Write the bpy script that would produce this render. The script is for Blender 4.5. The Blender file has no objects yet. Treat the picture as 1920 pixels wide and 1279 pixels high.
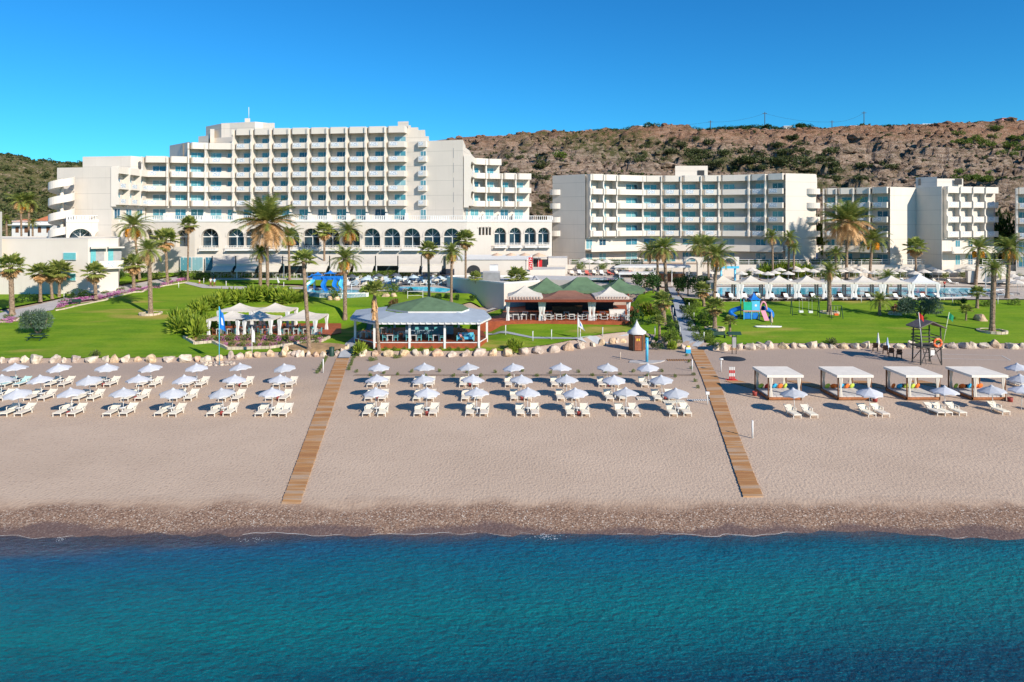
import bpy, bmesh, math, random
from mathutils import Vector, Matrix, noise
from mathutils.geometry import delaunay_2d_cdt
S = bpy.context.scene
R = math.radians; PI = math.pi
random.seed(7)

# ------------------------------------------------------------ camera
CAMH = 16.5; FPX = 1300.0; HOR = 415.0
cam_d = bpy.data.cameras.new('camera'); cam = bpy.data.objects.new('camera', cam_d)
S.collection.objects.link(cam); S.camera = cam
cam.location = (0, 0, CAMH); cam.rotation_euler = (R(90), 0, 0)
cam_d.sensor_width = 36; cam_d.lens = FPX/1920*36
cam_d.shift_y = -(639.5-HOR)/1920
cam_d.clip_end = 6000; cam_d.clip_start = 0.5
# ------------------------------------------------------------ light
SUN_EL = R(30); SX, SY = 0.68, -0.733          # towards the sun, on the ground
w = bpy.data.worlds.new("World"); S.world = w; w.use_nodes = True
nt = w.node_tree; nt.nodes.clear()
sky = nt.nodes.new('ShaderNodeTexSky'); sky.sky_type = 'NISHITA'; sky.sun_disc = False
sky.sun_elevation = SUN_EL; sky.sun_rotation = math.atan2(SX, SY)
sky.air_density = 1.0; sky.dust_density = 0.15; sky.ozone_density = 3.2; sky.altitude = 300
hs = nt.nodes.new('ShaderNodeHueSaturation'); hs.inputs['Saturation'].default_value = 1.2; hs.inputs['Value'].default_value = 1.0
bg = nt.nodes.new('ShaderNodeBackground'); bg.inputs[1].default_value = 0.098
wo = nt.nodes.new('ShaderNodeOutputWorld')
tn = nt.nodes.new('ShaderNodeMix'); tn.data_type = 'RGBA'; tn.blend_type = 'MULTIPLY'; tn.inputs[0].default_value = 1; tn.inputs[7].default_value = (.23, .90, 1.22, 1)
nt.links.new(sky.outputs[0], hs.inputs['Color']); nt.links.new(hs.outputs[0], tn.inputs[6]); nt.links.new(tn.outputs[2], bg.inputs[0]); nt.links.new(bg.outputs[0], wo.inputs[0])
sl = bpy.data.lights.new('sun', 'SUN'); sl.energy = 5.0; sl.angle = R(0.5); sl.color = (1, 0.91, 0.78)
so = bpy.data.objects.new('sun', sl); S.collection.objects.link(so)
so.rotation_euler = Vector((SX*math.cos(SUN_EL), SY*math.cos(SUN_EL), math.sin(SUN_EL))).to_track_quat('Z', 'Y').to_euler()
S.view_settings.view_transform = 'Standard'; S.view_settings.look = 'None'
S.view_settings.exposure = 0.32; S.view_settings.gamma = 1
S.render.engine = 'CYCLES'

# ------------------------------------------------------------ helpers
def link(o): S.collection.objects.link(o); return o
def tag(o, label=None, cat=None, group=None, kind=None):
    if label: o['label'] = label
    if cat: o['category'] = cat
    if group: o['group'] = group
    if kind: o['kind'] = kind
    return o
def thing(name, label, cat, loc=(0, 0, 0), rz=0, group=None):
    o = link(bpy.data.objects.new(name, None)); o.location = loc; o.rotation_euler = (0, 0, rz)
    o.empty_display_size = .3
    return tag(o, label, cat, group)
def inst(name, mesh, parent=None, loc=(0, 0, 0), rz=0, sc=1):
    o = link(bpy.data.objects.new(name, mesh)); o.parent = parent
    o.location = loc; o.rotation_euler = (0, 0, rz) if not hasattr(rz, '__len__') else rz
    o.scale = (sc, sc, sc) if not hasattr(sc, '__len__') else sc
    return o
def copy_tree(o, parent=None):
    c = link(o.copy()); c.parent = parent
    for ch in list(o.children): copy_tree(ch, c)
    return c
ORD = 'zeroth first second third fourth fifth sixth seventh eighth ninth tenth eleventh twelfth thirteenth fourteenth fifteenth sixteenth seventeenth eighteenth nineteenth twentieth'.split()
def od(n):
    if n <= 20: return ORD[n]
    t = ['', '', 'twent', 'thirt', 'fort', 'fift', 'sixt', 'sevent', 'eight', 'ninet', 'hundred', 'hundred and tenth'][n//10]
    return t+'ieth' if n % 10 == 0 else t+'y-'+ORD[n % 10]

class MB:
    def __init__(s): s.v = []; s.f = []; s.m = []; s.sm = []
    def face(s, pts, mi=0, sm=False):
        b = len(s.v); s.v += [tuple(p) for p in pts]; s.f.append(tuple(range(b, b+len(pts)))); s.m.append(mi); s.sm.append(sm)
    def box(s, x0, x1, y0, y1, z0, z1, mi=0, M=None):
        c = [Vector((x, y, z)) for z in (z0, z1) for x, y in ((x0, y0), (x1, y0), (x1, y1), (x0, y1))]
        if M: c = [M @ p for p in c]
        b = len(s.v); s.v += [tuple(p) for p in c]
        for f in ((3, 2, 1, 0), (4, 5, 6, 7), (0, 1, 5, 4), (1, 2, 6, 5), (2, 3, 7, 6), (3, 0, 4, 7)):
            s.f.append(tuple(b+i for i in f)); s.m.append(mi); s.sm.append(False)
        return s
    def prism(s, poly, z0, z1, mi=0, mt=None):
        a = sum(poly[i][0]*poly[(i+1) % len(poly)][1]-poly[(i+1) % len(poly)][0]*poly[i][1] for i in range(len(poly)))
        if a < 0: poly = poly[::-1]
        n = len(poly); b = len(s.v)
        s.v += [(p[0], p[1], z0) for p in poly]+[(p[0], p[1], z1) for p in poly]
        for i in range(n):
            j = (i+1) % n; s.f.append((b+i, b+j, b+n+j, b+n+i)); s.m.append(mi); s.sm.append(False)
        s.f.append(tuple(b+n+i for i in range(n))); s.m.append(mi if mt is None else mt); s.sm.append(False)
        s.f.append(tuple(b+i for i in reversed(range(n)))); s.m.append(mi); s.sm.append(False)
        return s
    def tube(s, pts, rad, n=8, mi=0, cap=True, sm=True):
        pts = [Vector(p) for p in pts]; rs = rad if hasattr(rad, '__len__') else [rad]*len(pts)
        b = len(s.v); k = len(pts)
        for i, p in enumerate(pts):
            d = (pts[min(i+1, k-1)]-pts[max(i-1, 0)]).normalized()
            a = d.cross(Vector((0, 0, 1)));
            if a.length < .05: a = d.cross(Vector((0, 1, 0)))
            a.normalize(); c = d.cross(a)
            for j in range(n):
                t = 2*PI*j/n; s.v.append(tuple(p+(a*math.cos(t)+c*math.sin(t))*rs[i]))
        for i in range(k-1):
            for j in range(n):
                s.f.append((b+i*n+j, b+(i+1)*n+j, b+(i+1)*n+(j+1) % n, b+i*n+(j+1) % n)); s.m.append(mi); s.sm.append(sm)
        if cap:
            s.f.append(tuple(b+j for j in range(n))); s.f.append(tuple(b+(k-1)*n+j for j in reversed(range(n)))); s.m += [mi, mi]; s.sm += [False, False]
        return s
    def lathe(s, prof, n=16, c=(0, 0, 0), mi=0, sm=True, ph=0):
        b = len(s.v); k = len(prof)
        for r, z in prof:
            for j in range(n):
                t = 2*PI*j/n+ph; s.v.append((c[0]+r*math.cos(t), c[1]+r*math.sin(t), c[2]+z))
        for i in range(k-1):
            for j in range(n):
                s.f.append((b+i*n+j, b+i*n+(j+1) % n, b+(i+1)*n+(j+1) % n, b+(i+1)*n+j)); s.m.append(mi); s.sm.append(sm)
        return s
    def data(s, name, mats):
        me = bpy.data.meshes.new(name); me.from_pydata(s.v, [], s.f)
        for m in (mats if isinstance(mats, (list, tuple)) else [mats]): me.materials.append(m)
        me.polygons.foreach_set('material_index', s.m); me.polygons.foreach_set('use_smooth', s.sm); me.update()
        return me
    def build(s, name, mats, parent=None, loc=(0, 0, 0), rz=0, sc=1):
        return inst(name, s.data(name, mats), parent, loc, rz, sc)
def box(*a, **k): return MB().box(*a, **k)

# ------------------------------------------------------------ materials
def newmat(name):
    m = bpy.data.materials.new(name); m.use_nodes = True; t = m.node_tree
    return m, t, t.nodes['Principled BSDF']
def N(t, ty, **k):
    n = t.nodes.new(ty)
    for a, b in k.items(): setattr(n, a, b)
    return n
def coords(t, obj=True, scale=(1, 1, 1)):
    if obj: src = N(t, 'ShaderNodeTexCoord').outputs['Object']
    else: src = N(t, 'ShaderNodeNewGeometry').outputs['Position']
    mp = N(t, 'ShaderNodeMapping'); mp.inputs['Scale'].default_value = scale; t.links.new(src, mp.inputs[0]); return mp.outputs[0]
def nz(t, vec, scale, detail=4, rough=.6):
    n = N(t, 'ShaderNodeTexNoise'); n.inputs['Scale'].default_value = scale; n.inputs['Detail'].default_value = detail
    n.inputs['Roughness'].default_value = rough; t.links.new(vec, n.inputs['Vector']); return n.outputs['Fac']
def ramp(t, fac, stops, interp='LINEAR'):
    r = N(t, 'ShaderNodeValToRGB'); r.color_ramp.interpolation = interp; el = r.color_ramp.elements
    while len(el) < len(stops): el.new(.5)
    for e, (p, c) in zip(el, stops): e.position = p; e.color = (*c, 1) if len(c) == 3 else c
    t.links.new(fac, r.inputs[0]); return r.outputs[0]
def mixc(t, fac, a, b, mode='MIX'):
    n = N(t, 'ShaderNodeMix', data_type='RGBA', blend_type=mode)
    for s, v in ((0, fac), (6, a), (7, b)):
        if hasattr(v, 'is_output') or isinstance(v, bpy.types.NodeSocket): t.links.new(v, n.inputs[s])
        else: n.inputs[s].default_value = v if s == 0 else (*v[:3], 1)
    return n.outputs[2]
def mth(t, op, a, b=0, clamp=False):
    n = N(t, 'ShaderNodeMath', operation=op, use_clamp=clamp)
    for s, v in ((0, a), (1, b)):
        if isinstance(v, bpy.types.NodeSocket): t.links.new(v, n.inputs[s])
        else: n.inputs[s].default_value = v
    return n.outputs[0]
def bump(t, bs, h, strength=.5, dist=.05):
    b = N(t, 'ShaderNodeBump'); b.inputs['Strength'].default_value = strength; b.inputs['Distance'].default_value = dist
    t.links.new(h, b.inputs['Height']); t.links.new(b.outputs[0], bs.inputs['Normal'])
def mat(name, col, rough=.7, var=.12, scale=3, bmp=0, world=False, rnd=0, col2=None, metal=0, transl=0, spec=.3):
    m, t, b = newmat(name); v = coords(t, not world)
    f = nz(t, v, scale); d = tuple(c*(1-var) for c in col); l = tuple(min(1, c*(1+var)) for c in (col2 or col))
    c = ramp(t, f, [(.3, d), (.7, l)])
    if rnd:
        oi = N(t, 'ShaderNodeObjectInfo'); h = N(t, 'ShaderNodeHueSaturation'); t.links.new(c, h.inputs['Color'])
        t.links.new(mth(t, 'ADD', mth(t, 'MULTIPLY', oi.outputs['Random'], rnd*2), 1-rnd), h.inputs['Value'])
        t.links.new(mth(t, 'ADD', mth(t, 'MULTIPLY', oi.outputs['Random'], .03), .485), h.inputs['Hue']); c = h.outputs[0]
    t.links.new(c, b.inputs['Base Color']); b.inputs['Roughness'].default_value = rough; b.inputs['Metallic'].default_value = metal
    b.inputs['Specular IOR Level'].default_value = spec
    if bmp: bump(t, b, nz(t, v, scale*4, 3), .6, bmp)
    if transl:
        tr = N(t, 'ShaderNodeBsdfTranslucent'); t.links.new(c, tr.inputs[0]); mx = N(t, 'ShaderNodeMixShader'); mx.inputs[0].default_value = transl
        t.links.new(b.outputs[0], mx.inputs[1]); t.links.new(tr.outputs[0], mx.inputs[2]); t.links.new(mx.outputs[0], t.nodes['Material Output'].inputs[0])
    return m
def wallmat(name, col, panel=True):
    m, t, b = newmat(name); v = coords(t, False)
    f = nz(t, v, .25, 5); f2 = nz(t, coords(t, False, (3, 3, .12)), 1, 5)
    c = ramp(t, f, [(.3, tuple(x*.93 for x in col)), (.7, col)])
    c = mixc(t, mth(t, 'MULTIPLY', mth(t, 'SUBTRACT', f2, .56, True), 1.6, True), c, tuple(x*y for x, y in zip(col, (.72, .70, .66))))
    if panel:   # cast panel joints, one every storey and every 4 m
        sp = N(t, 'ShaderNodeSeparateXYZ'); t.links.new(v, sp.inputs[0])
        z = mth(t, 'FRACT', mth(t, 'MULTIPLY', mth(t, 'ADD', sp.outputs[2], .1), 1/3.16)); j = mth(t, 'LESS_THAN', z, .035)
        c = mixc(t, mth(t, 'MULTIPLY', j, .28), c, (.2, .18, .15))
    t.links.new(c, b.inputs['Base Color']); b.inputs['Roughness'].default_value = .85; b.inputs['Specular IOR Level'].default_value = .15
    bump(t, b, nz(t, v, 6, 4), .25, .02); return m
M_wall = wallmat('cream_render', (.69, .62, .535))
M_wallp = wallmat('smooth_cream_render', (.71, .645, .56), False)
M_white = mat('white_paint', (.70, .69, .66), .6, .05, 2)
M_wallw = wallmat('white_render', (.64, .58, .51), False)
M_grey = mat('grey_concrete', (.36, .35, .34), .85, .15, 1, .01)
M_path = mat('paving', (.44, .41, .39), .85, .14, 1.2, .01, True)
M_dark = mat('dark_interior', (.03, .032, .035), .6, .3, 1)
M_roofs = mat('roof_screed', (.50, .49, .47), .9, .12, .6)
M_canvas = mat('cream_canvas', (.70, .64, .55), .8, .06, .9, transl=.15)
M_canvasw = mat('white_canvas', (.70, .69, .67), .8, .05, 1.2, transl=.12)
M_umb = mat('pale_blue_grey_canvas', (.56, .57, .60), .8, .06, 2, transl=.1, rnd=.08)
M_green_c = mat('green_canvas', (.115, .185, .10), .75, .18, .8)
M_brown_c = mat('brown_canvas', (.23, .11, .075), .8, .15, .8)
M_wood = mat('dark_red_wood', (.20, .045, .02), .6, .25, 3)
M_deck = mat('red_deck', (.33, .075, .03), .6, .25, 2)
M_timber = mat('grey_timber', (.075, .07, .062), .8, .3, 3)
M_brown = mat('brown_wood', (.17, .075, .035), .6, .3, 3)
M_lounge = mat('cream_plastic', (.76, .70, .60), .45, .05, 3, rnd=.05)
M_loungem = mat('cream_mesh_fabric', (.70, .64, .53), .8, .08, 6, rnd=.08)
M_loungeb = mat('turquoise_mesh_fabric', (.42, .62, .60), .8, .08, 6)
M_teal = mat('teal_paint', (.13, .42, .44), .5, .1, 3)
M_blue = mat('blue_plastic', (.015, .17, .55), .3, .12, 2, spec=.5)
M_sky = mat('light_blue_plastic', (.09, .46, .68), .35, .1, 2, spec=.5)
M_greenp = mat('green_plastic', (.02, .42, .27), .35, .1, 2)
M_pinkp = mat('pink_plastic', (.72, .30, .36), .35, .1, 2)
M_orange = mat('orange_plastic', (.75, .13, .03), .4, .1, 2)
M_red = mat('red_paint', (.55, .02, .025), .5, .1, 2)
M_lime = mat('lime_fabric', (.48, .62, .08), .8, .1, 4)
M_turq = mat('blue_fabric', (.03, .36, .62), .8, .1, 4)
M_orangef = mat('orange_fabric', (.78, .17, .03), .8, .1, 4)
M_redf = mat('red_fabric', (.5, .03, .02), .8, .1, 4)
M_yell = mat('yellow_paint', (.75, .50, .04), .6, .1, 4)
M_metal = mat('white_metal', (.70, .70, .69), .4, .05, 2)
M_dkgreen = mat('dark_green_paint', (.02, .055, .04), .5, .2, 2)
M_flagg = mat('green_cloth', (.01, .22, .10), .8, .1, 2)
M_flagb = mat('blue_cloth', (.01, .17, .55), .8, .1, 2)
M_wicker = mat('brown_wicker', (.07, .035, .02), .8, .3, 9)
M_skin = mat('skin', (.52, .29, .20), .6, .05, 3)
M_hair = mat('hair', (.04, .025, .02), .7, .2, 9)
M_tile = mat('terracotta_tiles', (.50, .17, .08), .8, .25, 3)
M_stone = mat('pale_stone', (.52, .40, .29), .9, .34, 1.4, .1, col2=(.58, .49, .40), rnd=.14)
M_stoneo = mat('ochre_stone', (.52, .33, .19), .9, .35, 1.4, .08, col2=(.60, .45, .30), rnd=.1)
M_kerb = mat('stone_kerb', (.55, .45, .34), .9, .25, 1.5, .04, True)
M_straw = mat('dry_soil', (.34, .22, .11), .95, .3, 1.2, .05, True)
M_screed = M_roofs
def leafmat(name, c1, c2, transl=.3, scale=1.5, rnd=.12):
    m, t, b = newmat(name); v = coords(t); f = nz(t, v, scale, 5, .7)
    wn = N(t, 'ShaderNodeTexWhiteNoise'); g = N(t, 'ShaderNodeNewGeometry')
    f = mth(t, 'ADD', mth(t, 'MULTIPLY', g.outputs['Random Per Island'], .45), mth(t, 'MULTIPLY', f, .6))
    c = ramp(t, f, [(.2, c1), (.85, c2)])
    oi = N(t, 'ShaderNodeObjectInfo'); h = N(t, 'ShaderNodeHueSaturation'); t.links.new(c, h.inputs['Color'])
    t.links.new(mth(t, 'ADD', mth(t, 'MULTIPLY', oi.outputs['Random'], rnd*2), 1-rnd), h.inputs['Value']); c = h.outputs[0]
    t.links.new(c, b.inputs['Base Color']); b.inputs['Roughness'].default_value = .55; b.inputs['Specular IOR Level'].default_value = .3
    tr = N(t, 'ShaderNodeBsdfTranslucent'); t.links.new(c, tr.inputs[0]); mx = N(t, 'ShaderNodeMixShader'); mx.inputs[0].default_value = transl
    t.links.new(b.outputs[0], mx.inputs[1]); t.links.new(tr.outputs[0], mx.inputs[2]); t.links.new(mx.outputs[0], t.nodes['Material Output'].inputs[0])
    return m
L_palm = leafmat('palm_leaf', (.06, .13, .02), (.42, .42, .10))
L_palmd = leafmat('dry_palm_leaf', (.40, .20, .07), (.80, .52, .26))
L_fan = leafmat('fan_palm_leaf', (.10, .17, .025), (.46, .46, .12))
L_dark = leafmat('dark_leaf', (.012, .045, .01), (.07, .14, .03))
L_banana = leafmat('banana_leaf', (.05, .14, .012), (.42, .48, .05))
L_hedge = leafmat('hedge_leaf', (.05, .11, .015), (.24, .30, .05))
L_tam = leafmat('feathery_grey_green_leaf', (.05, .09, .06), (.17, .24, .16))
L_scrub = leafmat('scrub_leaf', (.035, .05, .016), (.14, .16, .05), .15)
L_pink = leafmat('pink_petals', (.42, .07, .30), (.74, .32, .56), .2)
L_red = leafmat('red_brown_leaf', (.10, .05, .02), (.30, .16, .08))
M_date = mat('orange_dates', (.85, .33, .02), .6, .25, 6)
M_trunk = mat('palm_trunk_bark', (.17, .11, .075), .95, .4, 5, .08, col2=(.30, .21, .14))
M_bark = mat('grey_bark', (.20, .15, .11), .95, .3, 5, .04)
# glass: blue curtain and reflected sky painted into the colour, varied pane by pane
m, t, b = newmat('window_glass'); oi = N(t, 'ShaderNodeObjectInfo')
sp = N(t, 'ShaderNodeSeparateXYZ'); t.links.new(coords(t), sp.inputs[0])
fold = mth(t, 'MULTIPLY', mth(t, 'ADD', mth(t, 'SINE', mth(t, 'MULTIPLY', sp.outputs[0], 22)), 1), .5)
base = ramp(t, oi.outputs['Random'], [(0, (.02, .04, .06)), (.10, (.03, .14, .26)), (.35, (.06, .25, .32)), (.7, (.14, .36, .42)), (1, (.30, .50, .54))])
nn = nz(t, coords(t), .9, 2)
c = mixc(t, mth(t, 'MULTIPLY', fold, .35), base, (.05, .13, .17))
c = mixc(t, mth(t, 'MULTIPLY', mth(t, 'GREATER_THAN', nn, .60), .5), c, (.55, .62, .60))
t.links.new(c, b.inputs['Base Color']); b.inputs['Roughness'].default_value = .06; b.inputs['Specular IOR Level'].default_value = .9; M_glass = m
m, t, b = newmat('dark_glass'); f = nz(t, coords(t), .5, 2)
t.links.new(ramp(t, f, [(.35, (.012, .02, .028)), (.7, (.04, .08, .11))]), b.inputs['Base Color']); b.inputs['Roughness'].default_value = .05; b.inputs['Specular IOR Level'].default_value = .8; M_dglass = m
# pierced balustrade panel, the shade of its openings painted as bluish cells
m, t, b = newmat('pierced_panel'); v = coords(t, True, (1, 1, 1)); vo = N(t, 'ShaderNodeTexVoronoi', feature='DISTANCE_TO_EDGE'); vo.inputs['Scale'].default_value = 3.2; t.links.new(v, vo.inputs['Vector'])
t.links.new(ramp(t, vo.outputs['Distance'], [(.06, (.80, .80, .79)), (.13, (.36, .43, .50))]), b.inputs['Base Color']); M_grille = m
# ------------------------------------------------------------ terrain
def lerp(a, b, t): return a+(b-a)*t
def sm(a, b, x): t = max(0, min(1, (x-a)/(b-a))); return t*t*(3-2*t)
def tab(T, x):
    if x <= T[0][0]: return T[0][1]
    for (a, b), (c, d) in zip(T, T[1:]):
        if x <= c: return lerp(b, d, (x-a)/(c-a))
    return T[-1][1]
# front line of the garden (row of boulders), by world X
RL = [(-75, 80.5), (-36, 81.5), (-31, 84.5), (-20, 85), (-1, 85), (5, 88), (12, 93), (17, 95), (22, 90), (26, 88.5), (33, 90), (80, 90)]
def yr(X): return tab(RL, X)
RT = [(90, .5), (118, 3.25), (138, 3.25), (149.7, 4.6), (150.3, 7.0), (172, 7.2)]
PADS = [(-23, -3, 87, 100, .75), (-5, 20, 98, 119, 1.95), (-43, -24, 94, 107, .6)]
def zt(X, Y):
    if Y < 41: return tab([(22, -2.6), (33, -1.0), (37.6, -.5), (41, 0)], Y)+sm(41, 39.5, Y)*(.10*noise.noise(Vector((X*.22, Y*.25, 0)))+.05*noise.noise(Vector((X*.9, Y*.9, 3))))
    e = yr(X)
    if Y < e: return 0
    zl = .15+.0944*(Y-82) if Y < 145 else 6.1+.01*(Y-145)
    zr = tab(RT, Y) if Y > 90 else .5
    z = lerp(max(zl, .4), max(zr, .4), sm(24, 30, X))
    for x0, x1, y0, y1, zz in PADS:
        k = sm(-2, 0, X-x0)*sm(-2, 0, x1-X)*sm(-1, 0, Y-y0)*sm(-3, 0, y1-Y)
        if k > 0: z = lerp(z, min(z, zz), k)
    return lerp(0, z, sm(0, .5, Y-e))
def G(px, py):
    a, b = 20.0, 175.0
    for _ in range(40):
        Y = (a+b)/2; X = (px-960)*Y/FPX
        if HOR+FPX*(CAMH-zt(X, Y))/Y > py: a = Y
        else: b = Y
    X = (px-960)*Y/FPX
    return Vector((X, Y, zt(X, Y)))
def P(px, D): return ((px-960)*D/FPX, D)
def ZP(py, D): return CAMH-(py-HOR)*D/FPX
# crest of the hills by bearing
CR = [(-600, 250), (0, 287), (40, 292), (60, 300), (154, 307), (420, 330), (640, 300), (800, 264), (870, 256), (1000, 250), (1100, 246), (1200, 243), (1400, 243), (1640, 243), (1680, 237), (1800, 233), (1900, 229), (2100, 222), (2600, 210)]
YC = 330.
def hillz(X, Y, detail=True):
    u = X/Y*FPX+960; zc = CAMH+(HOR-tab(CR, u))/FPX*YC
    tt = (Y-170)/(YC-170)
    g = tab([(0, 0), (.12, .06), (.35, .30), (.55, .47), (.68, .60), (.84, .78), (.90, .93), (1, 1), (1.4, .96), (3, .7)], tt)
    z = 6.8+(zc-6.8)*g
    if detail:
        p = Vector((X*.017, Y*.034, 0)); e = min(1, max(0, tt*5))*min(1, max(.12, abs(1-tt)*8))
        rock = sm(700, 1000, u)
        r = (1-abs(noise.noise(p*1.1)))*3*rock
        n1 = noise.fractal(p*1.3, 1.0, 2.2, 4)*4.5
        n2 = noise.fractal(Vector((X*.09, Y*.2, z*.1)), .8, 2.1, 4)*(3.2*rock+.8)
        z2 = z+(n1+n2+r-2)*e
        # stepped ledges of bedded rock
        st = 4.6; k = (z2+noise.noise(p*.7)*5)/st; fr = k-math.floor(k)
        z2 += rock*e*(sm(.35, .8, fr)-fr)*st*.85
        z = z2 if tt > 0 else z
        if tt > .9: z = min(z, zc+.6*noise.noise(Vector((X*.2, Y*.2, 3)))+.4)
    return z
def grid(name, us, ys, zf, m, kind='structure', off=0):
    me = bpy.data.meshes.new(name); v = []; f = []
    for y in ys:
        for u in us: v.append((u*y, y, zf(u*y, y)+off))
    n = len(us)
    for j in range(len(ys)-1):
        for i in range(n-1): f.append((j*n+i, j*n+i+1, (j+1)*n+i+1, (j+1)*n+i))
    me.from_pydata(v, [], f); me.materials.append(m); me.polygons.foreach_set('use_smooth', [True]*len(f)); me.update()
    o = inst(name, me); tag(o, kind=kind); return o
def frange(a, b, s):
    r = []; x = a
    while x < b-1e-6: r.append(x); x += s
    return r+[b]
# --- beach material
m, t, b = newmat('beach_sand'); M_sand = m
pos = coords(t, False); sp = N(t, 'ShaderNodeSeparateXYZ'); t.links.new(pos, sp.inputs[0])
n1 = nz(t, pos, .12, 4); n2 = nz(t, coords(t, False, (1.3, .8, 1)), 4.6, 2, .5); n3 = nz(t, pos, .7, 4)
c = ramp(t, n1, [(.3, (.50, .375, .275)), (.7, (.58, .44, .325))])
c = mixc(t, mth(t, 'MULTIPLY', mth(t, 'SUBTRACT', n2, .57, True), 3.6, True), c, (.30, .21, .155))
c = mixc(t, mth(t, 'MULTIPLY', mth(t, 'SUBTRACT', n3, .5, True), .9, True), c, (.43, .31, .235))
grey = mth(t, 'MULTIPLY', mth(t, 'SUBTRACT', sp.outputs[1], 66), .1, True)
c = mixc(t, mth(t, 'MULTIPLY', grey, .55), c, (.32, .25, .215))
yw = mth(t, 'ADD', sp.outputs[1], mth(t, 'MULTIPLY', mth(t, 'SUBTRACT', nz(t, coords(t, False, (.22, .22, .22)), 1, 5), .5), 3.6))
vo = N(t, 'ShaderNodeTexVoronoi'); vo.inputs['Scale'].default_value = 17; t.links.new(pos, vo.inputs['Vector'])
sc = N(t, 'ShaderNodeSeparateColor'); t.links.new(vo.outputs['Color'], sc.inputs[0])
peb = ramp(t, sc.outputs[0], [(0, (.10, .065, .05)), (.35, (.23, .14, .095)), (.80, (.34, .22, .15)), (.95, (.46, .36, .28)), (1, (.65, .58, .5))])
pm = ramp(t, yw, [(0, (1, 1, 1)), (1, (0, 0, 0))])
def band(lo, hi): return mth(t, 'SUBTRACT', 1, mth(t, 'MULTIPLY', mth(t, 'SUBTRACT', yw, lo), 1/(hi-lo), True), True)
c = mixc(t, mth(t, 'MULTIPLY', band(40.4, 41.6), .5), c, (.25, .15, .10))
c = mixc(t, band(39.9, 40.7), c, peb)
c = mixc(t, mth(t, 'MULTIPLY', band(38.0, 38.5), .75), c, (.11, .075, .075))
t.links.new(c, b.inputs['Base Color']); b.inputs['Roughness'].default_value = .95; b.inputs['Specular IOR Level'].default_value = .1
h = mth(t, 'ADD', mth(t, 'MULTIPLY', n2, 1), mth(t, 'MULTIPLY', nz(t, pos, 12, 2), .25)); bump(t, b, h, .7, .08)
grid('beach_ground', [i*.012-1.5 for i in range(251)], frange(20, 34, 2)+frange(35, 42, .35)+frange(43, 78, 1)+frange(78.5, 120, .5)+frange(121, 149, 1)+[149.7, 150.3]+frange(151, 172, 3), lambda X, Y: zt(X, Y)-(.3*sm(.6, 1.6, Y-yr(X)) if 41 < Y < 171 else 0), M_sand)
# --- hills
m, t, b = newmat('hill_rock_and_scrub'); M_hill = m
pos = coords(t, False); sp = N(t, 'ShaderNodeSeparateXYZ'); t.links.new(pos, sp.inputs[0]); g = N(t, 'ShaderNodeNewGeometry')
n1 = nz(t, pos, .035, 6, .7); n2 = nz(t, coords(t, False, (.25, .3, 1.3)), .8, 8, .75); n3 = nz(t, pos, .5, 6, .75)
c = ramp(t, n2, [(.34, (.11, .072, .05)), (.46, (.38, .265, .195)), (.60, (.55, .425, .33)), (.75, (.66, .54, .44))])
pg = mth(t, 'MULTIPLY', mth(t, 'SUBTRACT', nz(t, coords(t, False, (.014, .03, .03)), 1, 5, .65), .555), 14, True)
pg = mth(t, 'MULTIPLY', pg, mth(t, 'MULTIPLY', mth(t, 'SUBTRACT', n3, .40), 6, True))
hi = mth(t, 'MULTIPLY', mth(t, 'SUBTRACT', sp.outputs[2], 46), .08, True)
c = mixc(t, mth(t, 'MULTIPLY', hi, mth(t, 'MULTIPLY', n1, 1.1)), c, (.40, .17, .085))
sr = mth(t, 'MULTIPLY', mth(t, 'SUBTRACT', nz(t, coords(t, False, (.16, .3, .45)), 1, 7, .8), .50), 9, True)
c = mixc(t, mth(t, 'MULTIPLY', sr, .72), c, (.105, .085, .04))
dot = mth(t, 'MULTIPLY', mth(t, 'SUBTRACT', nz(t, pos, .9, 3, .7), .58), 12, True)
c = mixc(t, mth(t, 'MULTIPLY', dot, .75), c, (.075, .065, .035))
c = mixc(t, mth(t, 'MULTIPLY', pg, .85), c, (.085, .105, .03))
left = mth(t, 'SUBTRACT', 1, mth(t, 'MULTIPLY', mth(t, 'ADD', sp.outputs[0], 120), .012, True), True)
lg = ramp(t, n3, [(.36, (.45, .34, .24)), (.47, (.19, .17, .075)), (.7, (.11, .13, .045))])
c = mixc(t, left, c, lg)
t.links.new(c, b.inputs['Base Color']); b.inputs['Roughness'].default_value = .95; b.inputs['Specular IOR Level'].default_value = .05
bump(t, b, mth(t, 'ADD', nz(t, coords(t, False, (.6, .6, 1.4)), .9, 7, .75), mth(t, 'MULTIPLY', n3, .5)), 1.0, 2.2)
grid('hill', [i*.0026-1.1 for i in range(847)], frange(169, 200, 2)+frange(201, 345, .9)+[350, 360, 380, 420, 500, 700, 1000], hillz, M_hill)
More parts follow.
